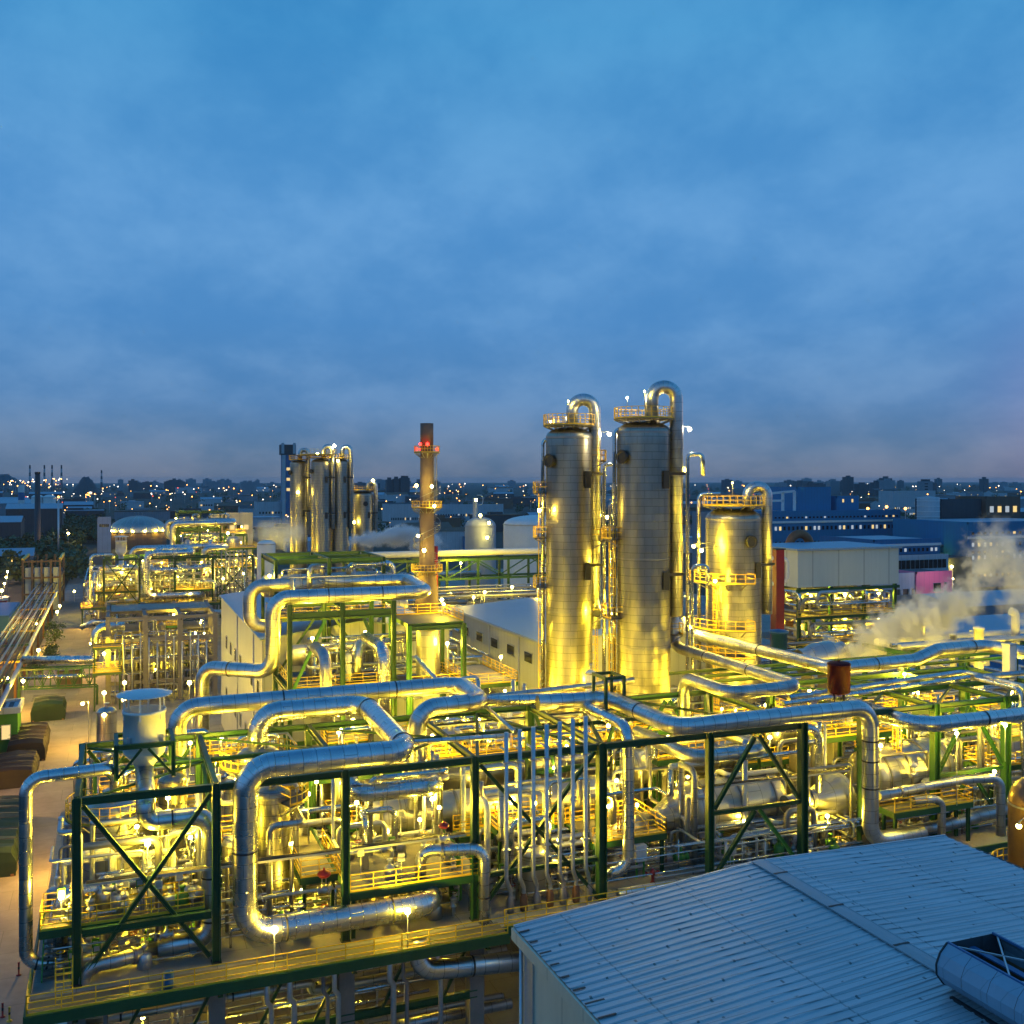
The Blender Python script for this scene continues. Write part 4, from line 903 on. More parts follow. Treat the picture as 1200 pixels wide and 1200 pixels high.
# platforms right
platform('railed walkway before the large tan drum at the right',58.3,65.2,66.4,67.0,13.3,'FBR',legs=ZD)
platform('railed landing on the edge of the deck under the centre column',33.2,68.6,39.4,73.6,13.0,'FBR',legs=ZD)
platform('railed catwalk along the front of the long drums',24.4,73.4,33.5,75.0,13.0,'FB',legs=ZD)
platform('railed catwalk above the huge round-ended drum',43,76.2,53.5,77.6,16.2,'FB',legs=ZD)
platform('railed catwalk over the large tan drum',57.6,73.4,65.2,75.8,17.4,'FBLR',legs=ZD)
platform('high railed landing right of the right frame',78,73.5,84,78,15.5,'FLR',legs=ZD)
platform('railed bridge platform beside the white warehouse wall',37.0,106.5,42.2,118,17.4,'FRL',legs=0,mat='conc')
platform('middle railed landing between the first and second column',46.6,88.0,49.4,92,16.5,'FRL',legs=ZD)
for (p,z1,l,dx) in (((36.2,69.5,10),14.2,'caged ladder up to the edge landing',(1,0)),((63.2,70.2,10),19.5,'yellow caged ladder beside the large tan drum',(1,0)),((40.2,81,10),14.5,'yellow step ladder left of the white column',(1,0)),((67,66.7,10),13.4,'short ladder at the right walkway end',(0,1))):
    t=T('access_ladder',l,'ladder',p); g=MB(); ladder(g,p,z1,dx); g.build('ladder_rails',M['yellow' if 'yellow' in l else 'rust'],t); MB().bar((p[0],p[1]+.1,z1-.4),(p[0],p[1]+.9,z1-.4),.06).build('wall_tie',M['steel'],t)
t=T('fire_hydrant','red fire hydrant valve standing on the deck near roof edge','hydrant',pz(765,1035,ZD)); P=pz(765,1035,ZD)
MB().lathe(P,[(.2,0),(.2,.1),(.12,.12),(.12,.6),(.2,.62),(.2,.9),(.1,1.05),(.01,1.1)],12).build('body',M['red'],t)
for s in (-1,1): MB().lathe(P+V3(0,0,.72),[(.1,0),(.1,.42),(.16,.42),(.16,.55),(.01,.55)],10,(s,.2,0)).build('outlet',M['red'],t)
t=T('white_cabinet','white instrument cabinet on green legs beside the fire hydrant','cabinet',pz(755,1010,ZD)); P=pz(752,1030,ZD)
MB().box((P.x-.45,P.y,P.z+1.3),(P.x+.45,P.y+.5,P.z+2.5)).build('box',M['white'],t)
for s in (-.3,.3): MB().bar((P.x+s,P.y+.25,P.z),(P.x+s,P.y+.25,P.z+1.3),.12).build('leg',M['greenlt'],t)
actuator((61.2,66.3,15.8),'white dome valve on the horizontal pipe before tan drum',.8,'white')
valve((27.4,73.8,14.3),'red valve on the catwalk before the long drums',(1,0,0),.9,'red')
valve((45,69.8,11.2),'bright green valve at the foot of K braces',(1,0,0),1.0,'greenlt')
valve((40.8,68.8,10.9),'green pump block on the deck left of K braces',(1,0,0),1.1,'greenlt',wheel=False)
clutter(16,((24.5,67.5,10.2),(40,75,12.4)),21,'thin yellow-lit pipe in front of the long drums','thin pipes before the long drums',(.05,.15),seg=(3,5))
clutter(18,((41,66.8,10.2),(57,71,12.4)),22,'thin yellow-lit pipe below the huge drum','thin pipes below the huge drum',(.05,.15),seg=(3,5))
clutter(18,((57,67.5,10.2),(80,78,14)),23,'thin yellow-lit pipe around the large tan drum','thin pipes around the tan drum',(.05,.16),seg=(3,5))
clutter(24,((26,86,10.4),(60,99,17)),24,'thin yellow-lit pipe at the foot of tall columns','thin pipes at the column feet',(.06,.2),seg=(3,5))
fittings(24,((25,67,10),(32,73,11)),111,'behind the seven uprights')
fittings(24,((34,69,10),(41,75,11)),112,'near the cone duct')
fittings(30,((42,66.6,10),(56,70,11)),113,'below the huge drum')
fittings(24,((58,67.5,10),(70,69,11)),114,'before the tan drum')
tray('cable tray along the back of the centre frame',(24,80.4,19.8),(50,80.4,19.8)); tray('cable tray before the huge drum',(42,68.0,16.3),(56,68.0,16.3)); tray('cable tray inside the right frame',(57.6,73.2,19.4),(80,73.2,19.4))
LP=[((35.9,71.4,14.6),'bright lamp on the edge landing under centre column',1.6,520),((38.6,72.9,14.4),'second bright lamp on the edge landing at its rail corner',1.4,420),
((44.4,77.0,17.9),'lamp on the catwalk over the huge drum',1.7,620),((64.4,64.9,19.2),'starry lamp hanging under the thick curving pipe',5.9,560),((69.2,65.6,15.4),'lamp at the end of horizontal pipe before tan drum',2.1,420),
((60.2,69.0,17.6),'lamp over the manways of the tan drum',4.4,620),((53.6,67.6,12.9),'lamp beside the long vertical drop',2.9,420),((28.6,74.6,14.9),'lamp on the catwalk before the long drums',1.9,560),
((36.5,80.6,17.0),'lamp between the long drums and the tall columns',7,760),((24.6,80.5,17.0),'lamp above the left end of the long drums',7,700),((47.5,70.2,12.4),'low lamp under the K braces',2.4,360),((40.2,74.8,13.2),'lamp beside the cone duct elbow',3.2,520),
((31.5,86.8,16.8),'lamp beside the ringed silver vessel',6.8,700),((40.6,91.5,14.5),'lamp left of the slender white column',4.5,760),((52.0,86.5,14.0),'lamp under the U-turn pipe',4,800),((57.5,76.4,18.6),'lamp on the catwalk over the tan drum',1.2,560),
((70.5,75.5,15.0),'lamp inside the right frame',5,760),((79.6,75.4,17.2),'lamp on the high landing at right',1.7,620),((66,84.5,15.5),'lamp behind the right frame',5.5,900),((76,86,15.5),'lamp at far right behind the frame',5.5,900),((56.5,92,13),'lamp at the foot of second column',3,330),((47.6,95.4,12.6),'lamp between the feet of two tall columns',2.6,260),((43.8,95.6,13.5),'lamp left of the first column foot',3.5,280),((63,97.5,14.5),'lamp left of the third column foot',4.5,330),((30,67.6,14.0),'lamp behind the seven uprights',4,420)]
for p,l,h,w in LP: lamp(p,l,h,w)
for i,(u,v) in enumerate(((25,88),(31,96),(38,98.5),(43,88.5),(27,103),(19,97))): module(u,v,10,220+i,'before the green portal frame')
for i,(u,v) in enumerate(((60,84),(66,88.5),(73,84.5),(80,88),(70,95),(61,90.5),(88,84),(97,86))): module(u,v,10,230+i,'behind the doglegged pipe',power=480)
loops(26,((25,68,10.2),(41,79,18)),311,'around the long drums')
loops(26,((42,67.5,10.2),(57,80,19)),312,'around the huge drum')
loops(24,((58,68.5,10.2),(80,80,19)),313,'around the large tan drum')
loops(26,((26,86,10.2),(58,104,20)),314,'before the tall column feet')
bulkheads(9,((25,68,11),(41,84,17)),411,'around the long drums'); bulkheads(9,((42,68,11),(57,84,19)),412,'around the huge drum'); bulkheads(9,((58,69,11),(84,84,19)),413,'around the tan drum'); bulkheads(8,((60,85,12),(110,125,16)),414,'in the yard behind the doglegged pipe',90); bulkheads(8,((18,86,11),(44,106,18)),415,'before the green portal frame')
platform('upper railed gallery behind the seven uprights',24.5,80.2,41,82,16.8,'FB',legs=10); platform('upper railed gallery behind the K braces',42.5,80.6,56,82.2,17.6,'FB',legs=10); platform('upper railed gallery behind the right frame',58,81,80,82.6,16.8,'FB',legs=10)
for i,(u,v) in enumerate(((26,69.5),(44,80.5),(52,76.5),(66,76),(74,70.5))): module(u,v,10,290+i,'beside the big drums')
P=pd(1194,968,71); lamp(P,'lamp on the face of brown dome-topped vessel',P.z-9.7,160,.2,near=(*pd(1216,1000,74)[:2],1.95))

# ================================================================ TALL COLUMNS
def column(label,u,v,z1,r,goose,zs,brk,ring_a=(1.2,6.6),group=None,side=1,pz_=22.5,lampz=()):
    z0=ZD-.0; t=T('process_column',label,'column',(u,v,z0),group)
    L=z1-z0; pr=[(r,0)]+[(r,L*k/30) for k in range(1,31)]+[(a,L+b) for a,b in dome(r,r*.42,8)[1:]]
    MB().lathe((u,v,z0),pr,48).build('shell',M['tower'],t)
    MB().lathe((u,v,z1-.1),[(r,-.1),(r*1.015,-.09),(r*1.015,.09),(r,.1)],48,smooth=False).build('stiffening_ring',M['steel'],t)
    for z in zs: MB().lathe((u,v,z),[(r,-.08),(r*1.012+.03,-.07),(r*1.012+.03,.07),(r,.08)],48,smooth=False).build('stiffening_ring',M['steel'],t)
    # gooseneck: up out of the crown, over, and down the right-hand side
    d=V3(CT,-ST,0)*1.0; c=V3(u,v,0); R_,gh,gx=goose   # radius, apex height, downcomer offset
    a=c+d*(gx-2.7*R_-1.0*R_)
    zt=z1+r*.42
    MB().tube([a+V3(0,0,zt-.6),a+V3(0,0,gh),c+d*gx+V3(0,0,gh),c+d*gx+V3(0,0,pz_)],R_,20,1.9*R_).build('gooseneck_pipe',M['pipe'],t)
    for z in brk:
        MB().bar(c+d*(r*.7)-V3(ST,CT,0)*(r*.72)+V3(0,0,z),c+d*(gx+R_*1.15)-V3(ST,CT,0)*(R_*1.1)+V3(0,0,z),.16,.3).build('pipe_bracket',M['dark'],t)
        MB().prism(c+d*(r*.72)-V3(ST,CT,0)*(r*.73)+V3(0,0,z-1.5),c+d*(r*.72)-V3(ST,CT,0)*(r*.73)+V3(0,0,z+.3),[(-.35,-.2),(.35,-.2),(.2,.25),(-.2,.25)]).build('bracket_plate',M['dark'],t)
    ringplat(t,u,v,zt+.15,r*.35,r*1.12,0,2*math.pi)
    a_=R(-163) if r<3 else R(-88); dd=V3(math.cos(a_),math.sin(a_),0); c2=c+dd*(r*.98)+V3(0,0,z1-2.6)
    MB().lathe(c2,[(.55,-.3),(.55,.35),(.72,.35),(.72,.55),(.5,.56),(.45,.5),(.01,.5)],18,dd,smooth=False).build('manhole',M['dark'],t)
    return t
def sidestuff(tl,u,v,r,zs,label,ang0,ang1,rr=1.3,z0=ZD,pr=(.17,.12),top=40,da=.0):
    t=T('column_walkways',label,'platform',(u,v,zs[0]))
    for z in zs: ringplat(t,u,v,z,r+.02,r+rr,ang0,ang1)
    a=(ang0+ang1)/2+da; p=(u+(r+rr*.55)*math.cos(a),v+(r+rr*.55)*math.sin(a))
    for za,zb in zip([z0]+list(zs[:-1]),zs):
        g=MB(); ladder(g,(p[0],p[1],za),zb+1.0,(-math.sin(a),math.cos(a))); g.build('ladder',M['yellow'],t)
    return t
TOW=[]; REC=TOW
column('left tall silver column with gooseneck pipe at its crown',45.7,100.3,44.6,2.5,(.66,48.6,2.75),(35.4,26),(40.6,30.9),pz_=24)
column('tallest silver column with the highest gooseneck pipe',50.7,92.9,44.9,2.72,(.68,49.5,3.35),(32,23),(40.6,30.4),pz_=26)
column('short fat silver column with gooseneck at the right',68.9,104.1,35.4,3.25,(.62,39.2,4.0),(28,20),(30,),pz_=24)
REC=None
aR=R(-21.3)
sidestuff(None,45.7,100.3,2.5,(25.5,33.5,42.0),'railed side walkways on the right of left tall column',aR-.3,aR+1.1,1.5)
sidestuff(None,45.7,100.3,2.5,(28.5,33.8,38.6),'small railed balconies on the left of left tall column',R(158)-.5,R(158)+.35,1.4)
sidestuff(None,50.7,92.9,2.72,(24,32.0,38.4,43.2),'railed side walkways on the right of tallest column',aR+.15,aR+1.2,1.5)
sidestuff(None,50.7,92.9,2.72,(17.5,26,34),'railed balconies on the back left of tallest column',R(135),R(190),1.5)
sidestuff(None,68.9,104.1,3.25,(19.5,22.6,28.0),'railed walkways on the left of short fat column',R(150),R(265),1.9)
sidestuff(None,68.9,104.1,3.25,(24.5,33.6),'railed walkways behind the short fat column',aR+.3,aR+1.4,1.6)
d=V3(CT,-ST,0); f_=V3(-ST*-1,CT,0)
for (u,v,o,zt,r,l) in ((45.7,100.3,3.75,41.6,.2,'thin hooked pipe down the right flank of left tall column'),(45.7,100.3,4.35,37.6,.16,'second thin pipe right of left tall column'),(50.7,92.9,4.5,42.6,.2,'thin looped pipe down the right flank of tallest column'),(50.7,92.9,5.0,31.2,.16,'second thin pipe right of tallest column'),(68.9,104.1,-4.1,38.3,.24,'bent pipe rising left of the short fat column'),(50.7,92.9,-3.0,45.2,.2,'thin pipe up the left flank of tallest column'),(45.7,100.3,-2.85,44.4,.2,'thin pipe up the left flank of left tall column')):
    c=V3(u,v,0)+d*o; s=1 if o>0 else -.8
    if o>0: pipe(l,[c+d*1.6*s+V3(0,0,zt-2.2),c+d*1.6*s+V3(0,0,zt),c+V3(0,0,zt),c+V3(0,0,11)],r,'pipe2',10,.5)
    else: pipe(l,[c+d*2.6+V3(0,0,zt),c+V3(0,0,zt),c+V3(0,0,11)],r,'pipe2',10,.7)
for (x,y,d_,l,w,wh) in ((808,503,108,'brilliant white lamp at the crown of tallest column',900,True),(804,551,107,'lamp on the upper side walkway of tallest column',700,False),(632,598,108,'lamp on the left balcony of left tall column',600,False),(714,509,111,'small lamp at the crown right of left tall column',420,True),(712,606,111,'lamp between the two tall columns at mid height',800,False),(838,681,116,'glaring lamp on the flank of short fat column',380,False),(813,640,118,'lamp left of short fat column above walkway',700,False),(822,645,117,'second lamp left of short fat column near its shoulder',500,False),(708,715,110,'lower lamp between the two tall columns',800,False),(718,720,108,'lower right lamp between the two tall columns',500,False),(645,494,112,'tiny top lamp over left tall column rail',120,True),(735,466,106,'tiny mast lamp over tallest column rail',120,True),(810,735,114,'lamp low between tallest and short column',900,False),(806,700,118,'lamp behind tallest column at low level',800,False)):
    lamp(pd(x,y,d_),l,1.3,w,.22 if w>200 else .12,white=wh,near=(45.7,100.3,2.5) if 'left tall' in l else (68.9,104.1,3.25) if 'short' in l and 'between' not in l else (50.7,92.9,2.72))
for (u,v,z,l) in ((45.0,99.0,48.3,'lamp on the crown platform of left tall column'),(50.0,91.4,48.9,'lamp on the crown platform of tallest column'),(67.5,102.2,39.6,'lamp on the crown platform of short fat column')): lamp((u,v,z),l,1.6,110,.1)
lamp((51.2,98.5,31.0),'lamp in the gap behind tallest column',1.5,700,.15)
lamp((48.0,96.6,18.5),'lamp in the gap between tall column bases',1.5,300,.15)


# ================================================================ MIDDLE UNIT (second row of the train)
REC=[]
F=Frame('green portal frame standing between the two white warehouses',(19,110,0))
for u in (17.6,23.3,29):
    for v in (110.5,121): F.col(u,v,0,26.6,.5)
    F.beam((u,110.8,26.3),(u,120.7,26.3)); F.beam((u,110.8,17.1),(u,120.7,17.1))
for a,b_ in ((17.6,23.3),(23.3,29)):
    for v in (110.5,121):
        F.beam((a+.3,v,25.4),(b_-.3,v,25.4),.4,.7); F.beam((a+.3,v,17.1),(b_-.3,v,17.1),.35,.5); F.beam((a+.3,v,9),(b_-.3,v,9),.35,.5)
F.brace((18,110.4,17.6),(21.4,110.4,24.9),.32,'greenlt'); F.brace((28.6,110.4,17.6),(25.6,110.4,24.9),.32); F.brace((18,120.9,17.6),(23,120.9,24.9)); F.brace((28.6,120.9,17.6),(23.6,120.9,24.9))
F.brace((17.6,110.8,9.3),(17.6,120.6,16.6)); F.brace((17.6,120.6,9.3),(17.6,110.8,16.6))
F=Frame('green high portal canopy over the exchanger drum',(20,124,22))
for u in (18.2,24.6,31.4):
    for v in (124.5,136): F.col(u,v,0 if v>130 else 17,30.4,.4)
    F.beam((u,124.8,30.1),(u,135.7,30.1),.4,.6)
for v in (124.5,130.2,136):
    F.beam((18.5,v,30.1),(24.3,v,30.1),.4,.6); F.beam((24.9,v,30.1),(31.1,v,30.1),.4,.6)
platform('concrete platform of the green portal frame with yellow rail',18.0,110.9,28.7,120.6,17.55,'FL',mat='conc')
platform('upper platform under the green canopy',17.8,122.6,32.5,130,23.6,'FLR',mat='conc',legs=0)
vtank('silver vessel in the right bay of portal frame',33.0,110.5,17.5,23.2,1.35,hd=.6)
platform('green-framed side platform with silver vessel right of portal frame',30.0,107.2,35.9,114.5,17.5,'FRB',legs=0,mat='conc')
F=Frame('tall green post frame at right of portal platform',(34,108.8,0))
for u in (29.8,36.0): F.col(u,107,0,24.2,.5,'greenlt' if u<30 else 'green')
F.beam((30.1,107,23.9),(35.7,107,23.9)); F.beam((30.1,114.8,23.9),(35.7,114.8,23.9))
for u in (29.8,36.0): F.col(u,114.8,0,24.2,.4)
platform('top platform of the green post frame with lamps and rails',29.8,107.2,36,114.5,24.4,'RB',mat='grate')
hdrum('long exchanger drum with yellow-lit collars under green canopy',(17.3,127,27.0),(31.5,127,27.0),1.35,saddle=23.6,rings=(.12,.3,.5,.7,.88),nozzles=(.2,.55),mat='drum')
pipe('huge S-shaped pipe stepping over the left warehouse and portal frame',[(9.1,116.7,9),(9.1,116.7,19.5),(15.9,111.2,19.4),(15.9,111.0,27.4),(32.6,109.8,27.5),(34.0,122.5,27.6),(24,124,27.5)],.78,n=22,bend=1.75,bands=((1,.4),(3,.35),(3,.7)))
pipe('C-shaped pipe bulging left beside the S-shaped pipe',[(19.5,122,27.6),(14.9,122.6,27.6),(14.9,122.6,22.9),(18.5,122.0,22.7)],.78,n=20,bend=1.6)
pipe('curved drop pipe left of two before the portal platform',[(19.6,106.5,22.6),(19.6,101,22.6),(19.6,100.5,15)],.6,n=18,bend=1.5)
pipe('curved drop pipe right of two before the portal platform',[(25.4,108.5,23),(25.6,101.5,22.8),(25.6,101,15)],.62,n=18,bend=1.5)
pipe('upright bend pipe left of the canopy drum',[(22.4,125.4,24),(22.4,125.4,29.4),(24.2,126.8,29.4),(24.2,126.8,28.2)],.32,n=12,bend=.7)
pipe('square looping pipe right over the canopy drum',[(27.2,125.6,28),(27.2,125.2,29.5),(32.6,124.6,29.6),(32.6,124.6,24)],.36,n=12,bend=.8)
hdrum('pale drum lying inside the portal platform',(18.8,116.5,20.2),(27.5,116.5,20.2),1.2,saddle=17.55)
pipe('heavy elbow pipe rising inside the portal platform',[(27.4,115,17.6),(27.4,114,21.5),(25.4,112.4,21.8),(25.2,112,18)],.7,n=18,bend=1.4)
t=T('white_gas_drum','white glowing gas drum standing on the portal platform','drum',(24.2,111.8,17.55)); MB().lathe((24.2,111.8,17.9),[(.1,-.05),(.42,0),(.42,2.6),(.3,2.9),(.08,3.0),(.01,3.0)],16).build('shell',M['white'],t)
for s in (-.3,.3): MB().bar((24.2+s,111.8,17.55),(24.2+s,111.8,18),.1).build('leg',M['greenlt'],t)
clutter(26,((20,111.5,17.8),(33,119.5,22)),31,'','',(.06,.2),seg=(3,5),stuff=True)
clutter(16,((18.5,123,24),(32,129,29)),32,'','',(.07,.2),seg=(3,4),stuff=True)
for (p,l,h,w) in (((17.6,125.6,28.4),'glaring lamp at the left end of canopy drum',4.8,700),((33.2,125.2,27.6),'lamp at the right end of canopy drum',4,600),((20.5,113.2,22.5),'lamp inside the left of the portal platform',4.9,900),((26.5,113.5,22.8),'lamp inside the right of the portal platform',5.2,900),((34.6,108.5,21.8),'lamp over the silver vessel right of portal',4.6,800),((35.2,112.5,26.2),'lamp on the top post-frame platform',1.8,600),((33.0,106.2,16.0),'lamp under the green-framed side platform',4,700),((41.6,110.2,19.6),'lamp on post at the warehouse bridge platform',2.2,400),((22.5,107.5,13.5),'lamp low under the portal platform',8,500),((30.5,107.5,13.0),'second lamp low under the portal platform',8,500),((25,128.5,25.5),'lamp under the canopy drum',1.9,700)): lamp(p,l,h,w,.2)
UNIT_M=REC; REC=None

# ================================================================ second train, 196 m farther on: the same plant again
OFF=V3(0,196,0)
def far_copy(lst,off,where,skip=()):
    for o in lst:
        if any(s in o['label'] for s in skip): continue
        c=copy_tree(o,None,off); w=o['label'].split()
        lab=o['label']
        nl='distant '+lab+' '+where
        if len(nl.split())>16: nl='distant '+' '.join(w[:13-len(where.split())+2])+' '+where
        c['label']=nl; ALL.append(c)
        if 'group' in o.keys(): c['group']='distant '+o['group']
far_copy(UNIT_A,OFF,'in far unit',('under the deck','below the front','blue steel drum','thin yellow','thin pipe','small ','junction'))
far_copy(UNIT_M,OFF,'in far unit',('lamp low','thin yellow'))
far_copy(TOW[:2],OFF+V3(4.6,3,0),'far behind the portal frame')
far_copy(TOW[2:],OFF+V3(1.0,3,0),'far behind the portal frame')
far_copy(TOW[1:2],OFF+V3(10.5,6,0),'behind its taller twins')
tt=[o for o in ALL if o['label'].startswith('distant short fat')][0]
c=copy_tree(tt,None,(-7.0,-5,0)); c['label']='distant short fat silver column left of its twin far behind portal frame'; ALL.append(c)
clutter(60,((-3.5,263,10.3),(23,278,18)),11,'','',(.06,.2),seg=(3,5),stuff=True)
clutter(40,((19,307,17.8),(33,316,24)),12,'','',(.08,.22),seg=(3,5),stuff=True)
clutter(40,((24,263,10),(36,290,22)),13,'','',(.08,.22),seg=(3,5),stuff=True)
clutter(90,((-3,262,.5),(24,275,9)),14,'','',(.1,.22),seg=(2,4),stuff=True)
clutter(90,((-8,300,.5),(16,420,9)),15,'','',(.12,.3),seg=(2,4),stuff=True)
clutter(60,((10,84,1),(18,108,14)),16,'','',(.06,.2),seg=(3,5),stuff=True)
clutter(120,((60,84,10.2),(120,135,14)),17,'','',(.08,.25),seg=(3,5),stuff=True)
clutter(70,((34,124,8),(48,182,18)),18,'','',(.1,.3),seg=(3,5),stuff=True)
clutter(45,((-3.5,66.8,10.2),(23,79,13)),19,'','',(.025,.06),seg=(3,5),stuff=True)
clutter(60,((24,67,10.2),(80,79,12.5)),20,'','',(.025,.06),seg=(3,5),stuff=True)
bulkheads(12,((-2,263,11),(33,276,20)),421,'glinting in the far unit',160); bulkheads(8,((18,300,12),(36,318,26)),422,'glinting behind the far unit',160); bulkheads(8,((0,197,1),(17,205,14)),423,'in the concrete rack',110)
F=Frame('distant dark steel frame with crossed braces right of the far unit',(23,262,0))
for u in (32.6,): 
    for v in (262,275.5): F.col(u,v,0,ZT,.5)
for v in (262,275.5): F.beam((23.3,v,ZT-.2),(32.3,v,ZT-.2)); F.beam((23.3,v,10),(32.3,v,10))
F.brace((23.4,262,ZT-.6),(32.2,262,10.3),.26); F.brace((32.2,262.27,ZT-.6),(23.4,262.27,10.3),.26)
for k in range(7): pipe('distant slim dark upright pipe in the far crossed frame',[(25+k,261.4,22.5),(25+k,261.4,11)],.15,'steel',8,name='upright_pipe',group='distant slim upright pipes')
vtank('distant yellow-lit vessel on the far braced frame',30,282,17,24,1.8); platform('distant railed platform around far yellow-lit vessel',25,277,36,288,22,'FBLR',legs=0)
platform('distant lower railed platform below far yellow-lit vessel',25,277,36,288,17,'FBLR')
for p,l,w in (((28,276,26),'distant lamp over the far yellow-lit vessel',1500),((31,268,16),'distant lamp inside the far crossed frame',1200),((26,268,15),'second distant lamp inside the far crossed frame',1200),((34,279,19.5),'distant lamp under the far railed platform',1200)): lamp(p,l,2,w,.35)
for (x,y,d,l) in ((392,522,290,'distant white lamp at crown of the far columns'),(396,540,290,'distant lamp on the side of far columns'),(349,577,292,'distant lamp on the left balcony of far columns'),(437,563,305,'distant lamp atop the far short columns'),(415,612,303,'distant lamp amid the far short columns'),(404,575,300,'second distant lamp atop far short columns'),(372,532,290,'distant lamp between the far column crowns'),(400,630,296,'distant lamp low before the far short columns')): lamp(pd(x,y,d),l,1.5,260,.4,white='white' in l)
t=T('crown_platform','distant yellow railed top platform across the far column crowns','platform',(52,292,46)); 
for (a,b_) in ((0,0),):
    MB().box((48.5,285,46.9),(58.5,302,47.0)).build('deck',M['grate'],t); g=MB(); rail(g,[(48.5,285,47),(58.5,285,47),(58.5,302,47)],1.5,1.2); g.build('railing',M['yellow'],t)

# ================================================================ WAREHOUSES
def gable(label,u0,v0,u1,v1,ze,zr,wall,roof,name='warehouse',over=.3,axis='v',lab=None):
    t=T(name,label,'building',(u0,v0,0)); um=(u0+u1)/2; vm=(v0+v1)/2
    g=MB(); g.box((u0,v0,0),(u1,v1,ze-.02))
    if axis=='v':
        for v in (v0,v1): g.poly([(u0,v,ze-.02),(u1,v,ze-.02),(um,v,zr-.05)])
    else:
        for u in (u0,u1): g.poly([(u,v0,ze-.02),(u,v1,ze-.02),(u,vm,zr-.05)])
    g.build('wall',wall,t); g=MB()
    if axis=='v':
        for (a,b_) in ((u0-over,um),(u1+over,um)):
            g.quad((a,v0-over,ze),(a,v1+over,ze),(b_,v1+over,zr),(b_,v0-over,zr)); g.quad((a,v0-over,ze-.15),(a,v1+over,ze-.15),(b_,v1+over,zr-.15),(b_,v0-over,zr-.15)); g.quad((a,v0-over,ze-.15),(a,v1+over,ze-.15),(a,v1+over,ze),(a,v0-over,ze))
            g.quad((a,v0-over,ze-.15),(b_,v0-over,zr-.15),(b_,v0-over,zr),(a,v0-over,ze))
    else:
        for (a,b_) in ((v0-over,vm),(v1+over,vm)):
            g.quad((u0-over,a,ze),(u1+over,a,ze),(u1+over,b_,zr),(u0-over,b_,zr)); g.quad((u0-over,a,ze-.15),(u1+over,a,ze-.15),(u1+over,a,ze),(u0-over,a,ze))
            g.quad((u0-over,a,ze-.15),(u0-over,a,ze),(u0-over,b_,zr),(u0-over,b_,zr-.15))
    g.build('roof',roof,t); return t
def win(t,a,b,mat='win',fr='galv'):
    g=MB(); g.box(a,b); f=g.build('window',M[fr],t)
    (x0,y0,z0),(x1,y1,z1)=a,b; e=.1
    if abs(x1-x0)<abs(y1-y0):
        g=MB(); g.box((x0-.03,y0+e,z0+e),(x0+.02,y1-e,z1-e))
    else: g=MB(); g.box((x0+e,y0-.03,z0+e),(x1-e,y0+.02,z1-e))
    p=g.build('pane',M[mat],t); p.parent=f; return f
w=gable('white warehouse with five dark slot windows left of the tall columns',48.6,113.6,74,150,20.3,21.3,M['wallw'],M['roofb'])
for k in range(5):
    v=117.6+k*6.1; win(w,(48.52,v,17.0),(48.64,v+2.6,18.4))
for v in (122,133,144): MB().tube([(48.5,v,20.1),(48.5,v,0)],.07,8).build('downpipe',M['galv'],w)
MB().bar((48.25,113.4,20.1),(48.25,150.2,20.1),.16,.2).build('gutter',M['galv'],w)
w=gable('white warehouse at left half hidden by the S-shaped pipe',16.6,124.6,40,174,21,22.6,M['wallw'],M['roofb'])
for k in range(7):
    v=127+k*6.2; win(w,(16.52,v,13.6),(16.64,v+1.8,15.6))
    win(w,(16.52,v,5.6),(16.64,v+1.8,7.6))
for v in (132,150): MB().tube([(16.5,v,20.8),(16.5,v,0)],.07,8).build('downpipe',M['galv'],w)
# concrete pipe rack before the far unit
t=T('concrete_pipe_rack','dark multi-storey concrete pipe rack below the far unit','pipe rack',(-1,196,0))
for u in (-.8,5.5,11.5,17.6):
    for v in (196,206,216): MB().box((u-.4,v-.4,0),(u+.4,v+.4,15.6)).build('column',M['concst'],t)
    for z in (3.6,7.4,11.2,15): MB().box((u-.3,196.4,z-.3),(u+.3,215.6,z+.3)).build('cross_beam',M['concst'],t)
for z in (3.6,7.4,11.2,15):
    for v in (196,206,216): MB().box((-.4,v-.25,z-.32),(17.2,v+.25,z+.28)).build('long_beam',M['concst'],t)
    MB().box((-.3,205,z+.3),(17.2,215.6,z+.36)).build('floor_slab',M['conc'],t)
clutter(40,((-1,195.6,.5),(17.5,206,15)),41,'','',(.08,.24),seg=(2,3),vert=.8,stuff=True)
for k in range(12): S(MB().tube([(.4+k*1.42,195.2,12.6-(k%3)),(.4+k*1.42,195.2,0)],.1+.03*(k%3),8),'drop_pipe',M['galv'],'pale upright pipe on the face of concrete rack','pipe',None,'uprights on the concrete rack face')
pipe('pipe curling up at the left corner of concrete rack',[(-15,203,7.6),(-3.6,199,7.6),(-2.9,199,7.8),(-2.9,199,13.4),(2,199.5,13.4)],.75,n=16,bend=1.7)
for (x,y,d,l) in ((122,766,180,'hot lamp at left foot of the concrete rack'),(145,820,150,'lamp on the ground before the concrete rack'),(122,812,152,'lower lamp beside the road behind the frame'),(146,800,165,'lamp on the rack stair tower'),(122,838,140,'lowest lamp in the row beside the road'),(87,693,300,'orange lamp beyond the road bend'),(70,710,260,'lamp beside the left pipe rack end'),(67,717,240,'second lamp beside the left pipe rack end'),(45,762,190,'lamp on the ground under left pipe rack'),(27,798,165,'lamp at the truss bridge left foot'),(192,770,195,'lamp inside the concrete rack'),(225,835,105,'lamp deep behind the ring-railed vessel'),(222,800,135,'lamp at foot of left warehouse')): lamp(pd(x,y,d),l,3.2,(250 if 'warehouse' in l else 900) if d>120 else 800,.3)
